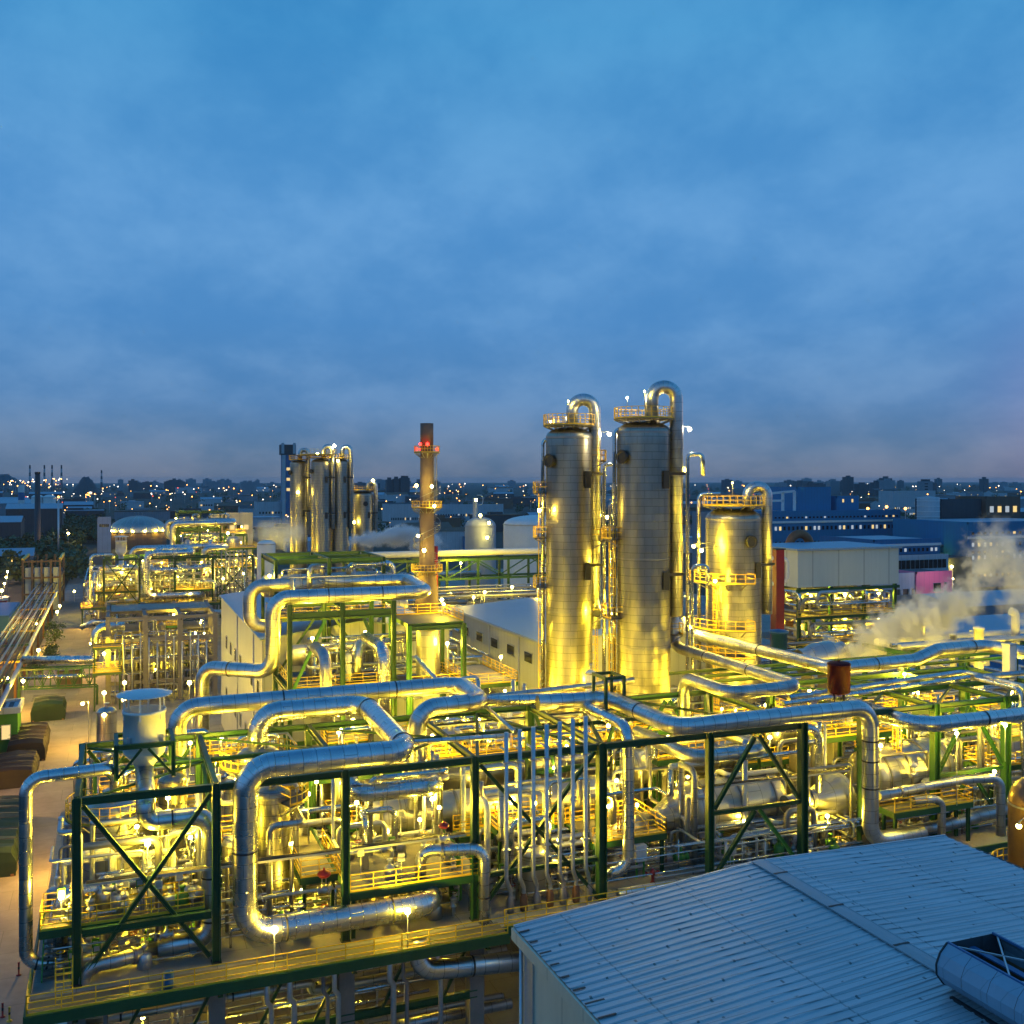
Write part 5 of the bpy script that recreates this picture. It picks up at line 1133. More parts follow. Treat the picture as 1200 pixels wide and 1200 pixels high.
for i,(u,v) in enumerate(((37.5,122),(38.5,131),(40,142),(42,155),(36,165))): module(u,v,4,250+i,'between the two white warehouses',power=260,ground=0)
for i,(u,v) in enumerate(((2,206),(8,204),(13,207))): module(u,v,4 if i!=1 else 8,260+i,'inside the concrete rack',power=450,ground=.1)
for i,(u,v) in enumerate(((-8,300),(-6,320),(2,345),(10,360),(-2,385))): module(u,v,0,270+i,'in the yard beyond far unit',w=7,d=5,power=1500)
t=platform('yellow rail stair tower beside the concrete rack',-3.2,190.5,1.4,194.5,11,'FBLR',legs=0)
platform('lower landing of stair tower beside the concrete rack',-3.2,190.6,1.4,194.4,6.6,'FBLR')
t=T('grey_unit','grey boxy duct unit on the ground behind the white silencer','duct',(1,118,0)); MB().box((0.6,117,0),(5.0,121,6.2)).build('body',M['greyp'],t); MB().box((0.4,116.8,6.203),(5.2,121.2,6.5)).build('lid',M['galv'],t)
for z in (2.2,3.6,5.0): MB().box((1,116.92,z),(4.6,117,z+.5)).build('louvre',M['dark'],t)
t=T('green_post','bright green bollard post beside the concrete road','post',(-1.8,140,0)); MB().lathe((-2.2,137,0),[(.4,0),(.4,4.8),(.3,5.0),(.01,5.05)],14).build('post',M['greenlt'],t)
vtank('grey tank behind the white silencer on the ground',3.4,131,0,9,2.2,'tank'); vtank('narrow grey tank beside the road lamps',-.8,152,0,8,1.3,'tank')
clutter(24,((-2,104,.4),(9,128,8)),42,'','',(.06,.2),seg=(3,4),stuff=True)
for p,l in (((2,110,6),'lamp on the ground left of the left warehouse'),((8,106,8),'lamp behind the tall vessel deck edge'),((6.5,128,7),'lamp by the left warehouse wall')): lamp(p,l,6,330,.2)

# ================================================================ left pipe rack, truss bridge, road side
t=T('long_pipe_rack','long yellow-lit pipe rack running along the left road','pipe rack',(-21,140,0))
for k in range(10):
    v=142+k*20
    for u in (-21.2,-16.2): MB().ibeam((u,v,0),(u,v,7.4),.4,.4,.05,(1,0,0)).build('column',M['rust'],t)
    MB().box((-22,v-.25,7.4),(-15.4,v+.25,7.75)).build('cross_beam',M['yellow' if k%2 else 'green'],t)
    MB().box((-21.5,v-.2,4.6),(-15.9,v+.2,4.9)).build('cross_beam',M['green'],t)
for k in range(10):
    u=-21.4+k*.6; S(MB().tube([(u,136,8.0+.1*(k%2)),(u,345,8.0+.1*(k%2))],(.2,.12,.24,.1,.16)[k%5],8),'rack_pipe',M[('greyp','rust','steel','rust','dark')[k%5]],('smooth silver pipe along the left pipe rack','rusty pipe along the left pipe rack')[(k%5) in (1,3)],'pipe',None,('silver pipes on the left rack','rusty pipes on the left rack')[(k%5) in (1,3)])
S(MB().tube([(-15.4,136,7.0),(-15.4,330,7.0)],.4,10),'rack_pipe',M['galv'],'thick blue-grey pipe along the right edge of left rack','pipe')
t=T('truss_bridge','green truss bridge carrying pipes across the left road','bridge',(-15,200,5)); A=V3(-15.4,198.6,0); Bp=V3(-2.6,196.4,0)
for dv in (0,2.2):
    for z in (3.2,6.6): MB().bar(A+V3(0,dv,z),Bp+V3(0,dv,z),.22,.26).build('chord',M['green'],t)
    for k in range(10):
        p=A+(Bp-A)*k/10; q=A+(Bp-A)*(k+1)/10
        MB().bar(p+V3(0,dv,3.3),p+V3(0,dv,6.5),.12).build('upright',M['green'],t); MB().bar((p if k%2 else q)+V3(0,dv,3.3),(q if k%2 else p)+V3(0,dv,6.5),.12).build('diagonal',M['green'],t)
for p in (A,Bp):
    for dv in (0,2.2): MB().ibeam(p+V3(0,dv,0),p+V3(0,dv,3.1),.35,.35,.05,(1,0,0)).build('leg',M['green'],t)
pipe('pipe lying inside the truss bridge',[A+V3(0,1.1,5.0),Bp+V3(0,1.1,5.0)],.4,'pipe2',12)
def tarp(label,u0,v0,u1,v1,h,mat,seed):
    rnd=random.Random(seed); g=MB(); nu,nv=7,max(8,int((v1-v0)/.55)); P=[]
    sec=[(0,0),(-.02,.55),(.05,.93),(.3,1.0),(.5,1.03),(.7,1.0),(.95,.93),(1.02,.55),(1,0)]
    for j in range(nv+1):
        f=j/nv; hh=h*(.95+.05*math.sin(j*1.3)+.05*rnd.random())*(1 if 0<j<nv else .9)
        for (x,z) in sec: g.v.append((u0+(u1-u0)*(x+rnd.uniform(-.015,.015)),v0+(v1-v0)*f+rnd.uniform(-.05,.05),hh*z))
    k=len(sec)
    for j in range(nv):
        for i in range(k-1): g.face([j*k+i,j*k+i+1,(j+1)*k+i+1,(j+1)*k+i],smooth=False)
    g.face(list(range(k))); g.face(list(range(nv*k,nv*k+k))[::-1])
    t=T('covered_stack',label,'stack',(u0,v0,0)); g.build('tarpaulin',M[mat],t)
    for s in (.12,.3,.5,.7,.88): MB().bar((u0-.05,v0+(v1-v0)*s,h*1.04),(u1+.05,v0+(v1-v0)*s,h*1.04),.06).build('strap',M['dark'],t)
    for x in (u0+.1,u1-.4): MB().box((x,v0-.05,.01),(x+.3,v1,.22)).build('timber',M['rust'],t)
tarp('long stack under green tarpaulin at the left road edge',-15.0,114.5,-9.2,134,3.0,'tarp',1)
tarp('low stack under brown tarpaulin behind the green one',-14.6,147,-9.6,157,2.6,'tarpb',2)
tarp('taller stack under brown tarpaulin next along the road',-13.9,160,-9.0,172,3.1,'tarpb',3)
tarp('far stack under green tarpaulin below the truss bridge',-12.5,186,-7.5,192,3.2,'tarp',4)
t=T('crate_hut','small brown timber hut standing on the road beyond bridge','hut',(-10,214,0)); MB().box((-10,214,0),(-5.6,220,3.4)).build('wall',M['brick'],t); MB().poly([(-10.3,213.7,3.43),(-5.3,213.7,3.43),(-5.3,220.3,3.7),(-10.3,220.3,3.7)]).build('roof',M['darkwall'],t); MB().box((-8.4,213.95,.1),(-7.4,214.02,2.2)).build('door',M['rust'],t)
t=T('flat_roof_kiosk','small kiosk with blue-lit flat tray roof at the left edge','kiosk',(-26,136,0)); P=pz(0,828,6.5); c=P
MB().box((c.x-4,c.y-3,0),(c.x+2.6,c.y+3,6.0)).build('wall',M['greenlt'],t); MB().box((c.x-4.4,c.y-3.4,6.003),(c.x+3,c.y+3.4,6.5)).build('roof',M['palewall'],t)
for s in (-1,1): MB().box((c.x-4.4,c.y+s*3.2-.2,6.503),(c.x+3,c.y+s*3.2+.2,6.9)).build('parapet',M['palewall'],t)
MB().box((c.x+2.6,c.y-2.78,6.503),(c.x+3,c.y+2.78,6.9)).build('parapet',M['palewall'],t)
for k in range(5): MB().box((c.x-3.2+k*1.1,c.y-2.2,6.503),(c.x-2.6+k*1.1,c.y+2.2,6.62)).build('roof_louvre',M['darkwall'],t)
for k in range(3): win(t,(c.x-3.4+k*1.9,c.y-3.06,2.2),(c.x-2.1+k*1.9,c.y-2.98,4.4),'lit')
clutter(16,((-28,140,.4),(-16,175,5)),43,'','',(.08,.2),seg=(3,4),stuff=True)
for k,(x,y) in enumerate(((22,1143),(38,1140),(3,1192),(11,1197))):
    P=pz(x,y,0); t=T('warning_post','striped warning post on the road at the lower left corner','post',P,'warning posts on the road'); MB().lathe(P,[(.2,0),(.2,.06),(.07,.07),(.07,1.0),(.09,1.0),(.09,1.05),(.01,1.06)],10).build('post',M['yellow' if k%2 else 'red'],t); MB().lathe(P+V3(0,0,.5),[(.074,0),(.074,.2)],10).build('stripe',M['dark'],t)
for k,v in enumerate((112,138,166,192,226,262,300)): lamp((-16.6 if k%2 else -4.2,v,6.5),'added road lamp on tall post beside the concrete road, '+['beside the green tarpaulin stack','opposite the brown tarpaulin stack','beside the taller brown stack','by the truss bridge leg','opposite the timber hut','beside the first bushes','beside the last bushes'][k],6.5,2000,.26,(1,.50,.03),arm=(.8 if k%2 else -.8,0))  # lamps added along the road to give it its orange light
# leafy bushes by the road and leafy tree generator
def leafblob(g,c,rx,rz,n,rnd,s=.35,lobes=5,mi=0):
    C=[(c+V3(rnd.uniform(-.55,.55)*rx,rnd.uniform(-.55,.55)*rx,rnd.uniform(-.45,.5)*rz),rnd.uniform(.4,.7)) for _ in range(lobes)]
    for _ in range(n):
        cc,k=rnd.choice(C); d=V3(rnd.gauss(0,1),rnd.gauss(0,1),rnd.gauss(0,1)).normalized()*(rnd.random()**.4)
        p=cc+V3(d.x*rx*k,d.y*rx*k,d.z*rz*k); a=V3(rnd.gauss(0,1),rnd.gauss(0,1),rnd.gauss(0,.6)).normalized(); b_=a.cross(V3(rnd.gauss(0,1),rnd.gauss(0,1),rnd.gauss(0,1))).normalized(); q=s*rnd.uniform(.6,1.3)
        g.quad(p-a*q,p-b_*q*.6,p+a*q,p+b_*q*.6,mi=mi)
M['leaf']=simple('dark_foliage',(.045,.085,.030),.6,0,.55,.25); M['leaf2']=simple('yard_bush_foliage',(.075,.13,.035),.6,0,.5,.4); M['bark']=simple('bark',(.07,.055,.04),.8)
rnd=random.Random(8)
for k,(u,v,h) in enumerate(((-13.8,232,2.6),(-13.6,246,3.0),(-13.6,258,2.4),(-13.2,275,3.2),(-13.4,290,3.6),(-5.4+3,312,3),(2,330,3.2),(8,336,3.4))):
    t=T('roadside_bush','leafy green bush planted beside the left road','bush',(u,v,0),'bushes beside the left road'); g=MB(); leafblob(g,V3(u,v,h*.55),h*.85,h*.55,330,rnd,.26); g.build('foliage',M['leaf2'],t)
    g=MB(); [g.tube([(u,v,0),(u+rnd.uniform(-.5,.5),v+rnd.uniform(-.5,.5),h*.6)],.06,6) for _ in range(4)]; g.build('stem',M['bark'],t)

# ================================================================ right: clad box on open steel floors, racks, chimney
t=T('clad_box_building','pale clad box building on open yellow-lit steel floors','building',(104,138,0))
u0,u1,v0,v1=103.6,124.2,138,152
MB().box((u0,v0,22.4),(u1,v1,28.4)).build('clad_box',M['boxw'],t); MB().box((u0-.4,v0-.4,28.403),(u1+.4,v1+.4,28.75)).build('roof',M['roofb'],t)
for u in (u0+.5,110.4,117.2,u1-.5):
    for v in (v0+.4,145,v1-.4): MB().ibeam((u,v,0),(u,v,22.38),.5,.5,.06,(1,0,0)).build('column',M['green'],t)
for z in (8.2,12.8,17.4,21.9):
    for v in (v0+.1,145,v1): MB().bar((u0-.2,v,z),(u1+.2,v,z),.3,.5).build('floor_beam',M['green'],t)
    if z<20:
        MB().box((u0-.6,v0-.8,z+.25),(u1+.6,v1,z+.32)).build('floor',M['grate'],t); g=MB(); rail(g,[(u0-.6,v0-.8,z+.32),(u1+.6,v0-.8,z+.32),(u1+.6,v1,z+.32)],step=2.2); g.build('railing',M['yellow'],t)
for k,(a,b_) in enumerate(((104.2,110.2),(117.4,123.6))):
    for z in (8.6,13.2,3.0): MB().bar((a,v0+.3,z),(b_,v0+.3,z+4.0),.2).build('brace',M['green'],t)
for z,s in ((17.8,1),(13.2,2),(8.6,3),(1,4)):
    clutter(26,((u0+.4,v0,z+.4),(u1-.4,v0+6,z+3.8)),50+s,['thin yellow-lit pipe on top open floor of clad building','thin yellow-lit pipe on middle open floor of clad building','thin yellow-lit pipe on low open floor of clad building','thin yellow-lit pipe at ground under clad building'][s-1],'',(.1,.35),seg=(3,5),stuff=True)
    for k in range(3):
        u=u0+3.4+k*7; lamp((u,v0+1.2,z+3.0),['left','middle','right'][k]+' lamp on the '+['top open floor','second open floor','third open floor','ground'][s-1]+' of clad building',2.6,1900,.3)
    for k in range(3):
        u=u0+2.6+k*6.8; vtank(['left','middle','right'][k]+' small pot vessel on '+['top open floor','second open floor','third open floor','ground'][s-1]+' of clad building',u+.6,v0+4,z+.32,z+2.6,.9,'drum',n=16,hd=.4)
P=pd(911,652,150); t=T('red_stack','dark red square stack left of the clad box building','stack',(P.x,P.y,0)); MB().box((P.x-.7,P.y-.7,0),(P.x+.7,P.y+.7,P.z+1)).build('body',M['red'],t); MB().box((P.x-.85,P.y-.85,P.z+1),(P.x+.85,P.y+.85,P.z+1.2)).build('cap',M['dark'],t)
P=pd(937,640,185); t=T('arched_duct','brown arched duct peeping over the clad box roof','duct',(P.x,P.y,28)); MB().torus((P.x,P.y,28.0),2.2,.8,(0,1,0),24,10).build('duct_run',M['rust'],t)
for s_ in (-2.2,2.2): MB().lathe((P.x+s_,P.y,0),[(.8,0),(.8,28)],16).build('leg',M['rust'],t)
pipe('white hooked pipe on the left flank of clad box',[pd(905,654,150),pd(922,654,150),pd(922,683,150),pd(905,684,150)],.35,'white',12,.9)
P=pd(913,745,135); t=T('dark_blue_drum','dark blue round drum with wider lid before the clad building','drum',(P.x,P.y,10)); MB().lathe((P.x,P.y,10),[(1.05,0),(1.05,P.z-10+.3),(1.25,P.z-10+.3),(1.25,P.z-10+.7),(.01,P.z-10+.9)],24).build('shell',M['blue'],t); MB().box((P.x-.3,P.y-1.2,13),(P.x+.3,P.y-1.0,14.2)).build('hatch',M['galv'],t)
P=pd(985,772,124); t=T('steaming_duct','wide round duct mouth pouring out white steam','duct',(P.x-6,P.y,P.z-1.5)); MB().lathe(P+V3(-6,0,0),[(1.5,0),(1.5,1.0),(1.9,2.0),(1.9,4.2),(1.5,5.2),(1.5,6),(1.4,6),(1.4,5)],24,(1,-.1,.12)).build('duct_run',M['drum'],t)
for s in (-4.8,-2.4): MB().box((P.x+s-.2,P.y-1,10),(P.x+s+.2,P.y+1,P.z-1.6)).build('saddle',M['concst'],t)
# green rack behind, left of the tall columns
t=T('green_pipe_rack','green trussed pipe rack spanning behind the white warehouse','pipe rack',(42,186,0))
for k in range(9):
    u=40+k*6.2
    for v in (184,189): MB().ibeam((u,v,0),(u,v,25),.4,.4,.05,(1,0,0)).build('column',M['green'],t)
    for z in (24.8,21.2,17.5): MB().bar((u,184,z),(u,189,z),.25,.35).build('cross_beam',M['green'],t)
    if k<8:
        for v in (184,189):
            for z in (24.8,21.2): MB().bar((u+.2,v,z),(u+6,v,z),.3,.4).build('long_beam',M['green'],t)
            MB().bar((u+.3,v,21.4 if k%2 else 24.5),(u+5.9,v,24.5 if k%2 else 21.4),.2).build('diagonal',M['green'],t)
S(MB().tube([(40,186,26.0),(80,186,26.0),(81,186,26)],.62,12),'rack_pipe',M['white'],'long white pipe along the top of green trussed rack','pipe')
S(MB().tube([(40,187.8,25.6),(92,187.8,25.6)],.3,10),'rack_pipe',M['steel'],'dark slim pipe behind the long white rack pipe','pipe')
S(MB().tube([(40,186,22.0),(66,186,22.0)],.5,12),'rack_pipe',M['pipe2'],'silver pipe on the lower tier of green trussed rack','pipe')
hdrum('distant drum on the ground tier right of chimney',(62,180,15.5),(74,180,15.5),2.0,saddle=0); hdrum('distant drum left of the chimney base',(42,176,17.5),(48,176,17.5),1.8,saddle=0)
clutter(30,((44,176,12),(92,184,20)),61,'','',(.1,.35),seg=(3,5),stuff=True)
for (x,y,d,l) in ((520,708,165,'lamp right of the chimney foot by warehouse roof'),(555,700,175,'lamp below the green trussed rack'),(568,694,176,'second lamp below the green trussed rack'),(485,690,172,'lamp left of the chimney foot'),(630,690,170,'lamp beside left tall column behind warehouse'),(455,680,172,'lamp behind the right end of S-shaped pipe'),(600,688,178,'third lamp below the green trussed rack'),(540,660,190,'lamp between the tiers of green trussed rack'),(648,700,168,'lower lamp behind left tall column')): lamp(pd(x,y,d),l,3,250 if 'chimney' in l else 1000,.24)
# chimney
t=T('chimney_stack','tall concrete chimney with spiral stair and red beacons','chimney',(50,168.3,0)); c=V3(50,168.3,0)
MB().lathe(c,[(2.0,0),(2.0,17.5),(1.95,21),(1.35,25),(1.3,25.2),(1.12,44),(1.1,46.2),(1.12,46.2),(1.12,49.6),(.98,49.6),(.98,47)],28).build('shaft',M['cone'],t)
ringplat(t,50,168.3,44.6,1.1,2.2); ringplat(t,50,168.3,35.2,1.2,2.6,R(150),R(390)); ringplat(t,50,168.3,24.4,1.35,2.7)
g=MB(); prev=None
for k in range(46):
    a=k*.30-1.2; z=24.6+k*.30; p=(50+1.75*math.cos(a),168.3+1.75*math.sin(a),z); q=(50+2.3*math.cos(a),168.3+2.3*math.sin(a),z)
    g.bar((50+1.2*math.cos(a),168.3+1.2*math.sin(a),z),q,.25,.05)
    if prev: g.bar(prev[1],q,.08); g.bar(V3(*prev[1])+V3(0,0,1),V3(*q)+V3(0,0,1),.07); 
    if k%3==0: g.bar(q,V3(*q)+V3(0,0,1),.05)
    prev=(p,q)
g.build('spiral_stair',M['steel'],t); g=MB(); ladder(g,(51.3,167.6,36),44.6,(1,0)); g.build('ladder',M['steel'],t)
for a in (-.9,1.6,3.4,4.9):
    g=MB(); g.sphere((50+1.9*math.cos(a+R(-90)),168.3+1.9*math.sin(a+R(-90)),45.2 if a>0 else 46.0),.26,8); g.build('beacon',M['redlamp'],t)
g=MB(); g.sphere((50-.3,166.9,46.0),.34,8); g.build('beacon',M['redlamp'],t)
for (x,y,l,w) in ((497,645,'glaring lamp low on the chimney stair',1500),(488,569,'lamp on the left of chimney mid platform',700),(506,570,'lamp on the right of chimney mid platform',700),(509,593,'lamp on the chimney stair below the mid platform',800),(490,628,'small lamp on the left of chimney stair',400)): lamp(pd(x,y,171.5),l,1.2,w*.14,.34 if w>1000 else .28)
S(MB().tube([pd(510,640,180),pd(510,700,180)],.5,10),'red_pipe',M['red'],'red upright pipe just right of chimney','pipe')
vtank('white low tank with coned roof left of the left tall column',*pd(628,660,300)[:2],0,27,9.5,'white',hd=2.6,n=36,nozzle=False)
vtank('grey scrubber tank behind the green rack with lamps',*pd(563,650,330)[:2],0,25,5,'greyp',hd=3,n=28)
for (x,y,l) in ((558,586,'lamp on the tip of scrubber mast'),(563,604,'lamp on the side of scrubber mast'),(573,613,'lamp on the crown of grey scrubber'),(571,630,'lamp on the face of grey scrubber')): lamp(pd(x,y,322),l,1,150,.5)
t=T('scrubber_mast','slim grey mast with curled top behind green rack','mast',(pd(556,650,335).x,pd(556,650,335).y,0)); q=pd(557,600,335); MB().lathe((q.x,q.y,0),[(1.6,0),(1.3,26),(.9,27),(.8,34)],14).build('mast',M['greyp'],t); MB().tube([q,q+V3(0,0,2),q+V3(2.6,0,2.5),q+V3(2.6,0,5.5),q+V3(.6,0,5.5)],.18,8,.9).build('curled_pipe',M['galv'],t)
vtank('pale standing tank left of the far columns',*pd(312,640,215)[:2],0,26.5,1.9,'white',hd=.8,n=24,nozzle=False)
# right rear rack with long pipes
t=T('pipe_rack','green steel pipe rack far right behind the doglegged pipe','pipe rack',(84,92,0))
for k in range(7):
    u=84+k*8
    for v in (92,99): MB().ibeam((u,v,0),(u,v,20.4),.45,.45,.06,(1,0,0)).build('column',M['green'],t)
    MB().bar((u,92,20.2),(u,99,20.2),.3,.45).build('cross_beam',M['green'],t)
for v in (92,95.5,99):
    MB().bar((84.3,v,19.7),(132,v,19.7),.25,.4).build('long_beam',M['green'],t)
for k,(v,r,m_) in enumerate(((93.2,.35,'galv'),(94.6,.25,'pipe2'),(97,.45,'white'))): S(MB().tube([(84,v,20.8),(135,v,20.8)],r,10),'rack_pipe',M[m_],['blue-grey pipe on front of rear right rack','thin silver pipe on rear right rack','white pipe on the back of rear right rack'][k],'pipe')
for k,(x,y,d,h,w) in enumerate(((1055,760,128,3.2,1.0),(1076,757,128,4.2,1.0),(1080,755,130,4.4,1.1),(1147,765,118,4.5,1.3),(1117,762,122,3,.9))):
    P=pd(x,y,d); t=T('vent_post',['stubby','slender','second slender','broad','short grey'][k]+' pale vent post in the steam at right','vent',(P.x,P.y,P.z-4)); MB().lathe((P.x,P.y,P.z-4),[(w*.42,0),(w*.42,4+h*.6),(w*.5,4+h*.6),(w*.5,4+h*.66),(.01,4+h*.7)],12).build('pipe_run',M['white'],t); MB().lathe((P.x,P.y,P.z-1),[(w*.42,-.1),(w*.6,-.1),(w*.6,.1),(w*.42,.1)],12,smooth=False).build('flange',M['galv'],t)
pipe('white swan-neck vent pipe standing at far right',[pd(1190,765,125),pd(1190,718,125),pd(1184,716,125)],.5,'white',12,1.0)
t=T('long_blue_shed','long low blue roofed shed in the steam at far right','building',(115,170,0)); MB().box((162,165,0),(225,190,6.6)).build('wall',M['bluewall'],t); MB().box((161.5,164.5,6.603),(225.5,190.5,7)).build('roof',M['roofb'],t)
for k in range(9): win(t,(165+k*6,164.94,3),(168+k*6,165.02,5),'lit' if k in (3,7) else 'win')
gable('grey long workshop roof in the steam at right',205,205,270,232,7,9,M['greywall'],M['roofb'],axis='u')
for (x,y,d) in ((1060,790,100),(1100,760,130),(1090,772,125),(1178,850,85),(1190,800,105)): lamp(pd(x,y,d),{1060:'lamp low behind the slim parallel pipes',1100:'lamp among the pale vent posts',1090:'second lamp among the pale vent posts',1178:'lamp at far right beneath the thick pipe',1190:'lamp at far right edge behind the frame'}[x],3,300 if x in (1100,1090) else 700,.17)

# ================================================================ blue factory quarter and pink building
def wrow(t,u0,u1,v,z,n,w,h,lit,rnd):
    for k in range(n):
        x=u0+(u1-u0)*(k+.5)/n; g=MB(); g.box((x-w/2,v-.14,z),(x+w/2,v+.02,z+h)); g.build('window',M['lit' if rnd.random()<lit*.6 else 'litw' if rnd.random()<lit else 'win'],t)
rnd=random.Random(5)
def block(label,u0,v0,u1,v1,z,wall,roof='roofb',rows=(),band=None,para=True):
    t=T('factory_block',label,'building',(u0,v0,0)); MB().box((u0,v0,0),(u1,v1,z)).build('wall',M[wall],t); MB().box((u0+.4,v0+.4,z+.003),(u1-.4,v1-.4,z+.25)).build('roof',M[roof],t)
    if para:
        for a in (((u0,v0+.2,z+.4),(u1,v0+.2,z+.4)),((u0+.2,v0,z+.4),(u0+.2,v1,z+.4))): MB().bar(a[0],a[1],.4,.8).build('parapet',M[wall],t)
    if band: MB().box((u0-.15,v0-.35,band),(u1+.15,v0,band+.9)).build('canopy_band',M['white'],t)
    for (zz,n,w,h,lit) in rows: wrow(t,u0+1,u1-1,v0,zz,n,w,h,lit,rnd)
    return t
block('long blue factory block with pale canopy band right of short column',257,360,325,395,26.0,'bluewall',rows=((23.6,34,.9,.7,.05),(18.6,30,1.0,1.6,.25),(13.2,30,.9,.7,.06),(11,30,.9,1.6,.16),(5,30,.9,.8,.05)),band=21.6)
block('square blue penthouse on the long blue factory block',275,367,293,388,36,'bluewall'); block('low blue penthouse on the long blue factory block',296,367,308,388,32,'bluewall',rows=((30,2,.8,1.4,.9),))
block('blue factory end wing with a pale gantry frame on its roof',240,366,256,395,25,'greywall','darkwall')
t=T('roof_gantry','pale open gantry frame on the blue factory roof','frame',(268,366,26)); 
for a,b_ in (((259,366,34),(273,366,35)),((259,366,31),(267,366,31)),((273,366,26),(273,366,35)),((267,366,26),(267,366,34.5))): MB().bar(a,b_,.9).build('bar',M['white'],t)
block('dark blue annex with pale eave lights right of clad box',250,290,280,320,18,'bluewall2',rows=((14.2,14,.9,1.2,.3),),band=16.2)
block('big blue factory block at right edge with lit windows in steam',294,291,354,330,23.5,'bluewall',rows=((19.6,20,1.2,.9,.15),(15.2,20,1.0,1.4,.25),(12.6,20,1.2,.9,.1),(10.4,20,1.0,1.4,.2),(4,20,1,1,.15)),band=18.0)
block('grey glazed hall behind the pink building',249,281,275,300,13,'palewall','darkwall',rows=((9,12,1.7,3.0,.0),(5,12,1.7,3.0,.0)))
t=block('pink fronted low building with brown recessed entrance',243,262,258,276,9.2,'pink','darkwall'); 
win(t,(250,261.9,3.4),(253.2,262.02,6.2)); win(t,(254.6,261.9,5.6),(255.6,262.02,6.3)); win(t,(254.6,261.9,2.8),(255.6,262.02,3.5))
lamp((249,252.5,8.5),'lamp post standing before the pink front',8.4,620,.2,(1,.72,.5))
t=block('grey low wing with brown entrance left of pink front',223.5,262.5,242.9,276,9.0,'palewall','darkwall'); MB().box((224.5,262.3,0),(242.5,262.48,4.6)).build('brown_front',M['brick'],t)
for k in range(5): MB().box((226+k*3.5,261.7,0),(226.8+k*3.5,262.29,4.6)).build('pillar',M['palewall'],t)
t=T('lit_open_hall','brightly lit open hall end behind the pink building','building',(270,280,0)); MB().box((268,285,0),(290,300,12)).build('wall',M['darkwall'],t); 
for a,b_ in ((271,272.6),(274.2,275.4),(277,278.6),(279.2,280.8)): MB().box((a,284.9,1),(b_,284.98,9.5)).build('lit_opening',M['lit'],t)
lamp((272.5,283,10),'lamp before the brightly lit open hall',9.9,500,.5); lamp((278.5,283,9),'second lamp before the brightly lit open hall',8.9,500,.5)
t=T('silo','pale ribbed silo standing behind the right blue block','silo',(322,336,0)); MB().lathe((318,336,0),[(4.5,0),(4.5,32),(4.3,32.6),(.01,33)],24).build('shell',M['palewall'],t)
for k in range(6): MB().lathe((318,336,20+k*2.2),[(4.5,0),(4.62,.05),(4.62,.2),(4.5,.25)],24).build('hoop',M['white'],t)
block('dark boxy plant house behind the right blue block',324,335,346,350,31,'darkwall','darkwall')
block('rusty cluttered plant tower right of dark plant house',346.5,333,366,350,32,'brick','darkwall',rows=((26,4,2,2.6,.4),))
for (u,v,l) in ((296,372,'lit open process tower between the two blue blocks'),(322,372,'second lit process tower left of the silo')):
    t=T('process_tower',l,'tower',(u,v,0))
    for a in (0,8):
        for b_ in (0,8): MB().ibeam((u+a,v+b_,0),(u+a,v+b_,22),.6,.6,.1,(1,0,0)).build('column',M['steel'],t)
    for z in (5,10,15,20): MB().box((u-.5,v-.5,z),(u+8.5,v+8.5,z+.3)).build('floor',M['grate'],t)
    g=MB(); rail(g,[(u-.5,v-.5,20.3),(u+8.5,v-.5,20.3)],1.4,2); g.build('railing',M['yellow'],t); MB().lathe((u+4,v+4,5.3),[(2.2,0),(2.2,14),(1.2,15.5),(.01,16)],16).build('vessel',M['tank'],t)
    for k,(z,x) in enumerate(((22,1.5),(22,6.5),(13,2),(8,6))): lamp((u+x,v-1,z),['left top','right top','middle','low'][k]+' lamp of '+l,2.5,450,.5)
t=T('process_rack','low dark process rack glowing with lamps between blue blocks','pipe rack',(268,302,0))
for k in range(7):
    u=270+k*5; MB().ibeam((u,303,0),(u,303,15),.5,.5,.08,(1,0,0)).build('column',M['steel'],t)
for z in (4,8,12,15): MB().bar((269,303,z),(301,303,z),.5,.5).build('beam',M['steel'],t)
MB().box((269,303.5,15.3),(301,312,15.6)).build('roof',M['roofb'],t)
for k in range(6): lamp((271+k*5,302,3+1.5*(k%3)),'small lamp in the dark process rack between blue blocks',2,250,.45,group='lamps in the dark process rack')

# ================================================================ left background
b_=block('silver domed storage hall',0,0,1,1,1,'brick') if False else None
c=pd(162,632,600); t=T('domed_tank','wide silver domed storage tank beyond the far unit','tank',(c.x,c.y,0)); r_=15.8
MB().lathe((c.x,c.y,0),[(r_,0),(r_,9.5)],48).build('wall',M['brick'],t)
MB().lathe((c.x,c.y,9.5),[(r_+.3,0),(r_+.3,.6)]+[(r_*math.cos(a),.6+8.6*math.sin(a)) for a in [math.pi/2*k/10 for k in range(1,11)]],48).build('dome',M['tank'],t)
for k in range(24):
    a=k*math.pi/12; g=MB(); P=[(c.x+r_*math.cos(b)*math.cos(a),c.y+r_*math.cos(b)*math.sin(a),10.15+8.6*math.sin(b)) for b in [math.pi/2*j/6 for j in range(7)]]
    for p,q in zip(P[:-1],P[1:]): g.bar(p,q,.28)
    g.build('rib',M['galv'],t)
for k in range(3): MB().lathe((c.x-2+k*2,c.y,19.0),[(.4,0),(.4,1.2),(.6,1.2),(.01,1.9)],8).build('vent',M['greyp'],t)
for k in range(6): 
    a=R(-150)+k*R(24); lamp((c.x+(r_+.9)*math.cos(a),c.y+(r_+.9)*math.sin(a),10.6),'lamp on the rim of silver domed tank',2,1500,.5,group='lamps round the domed tank rim')
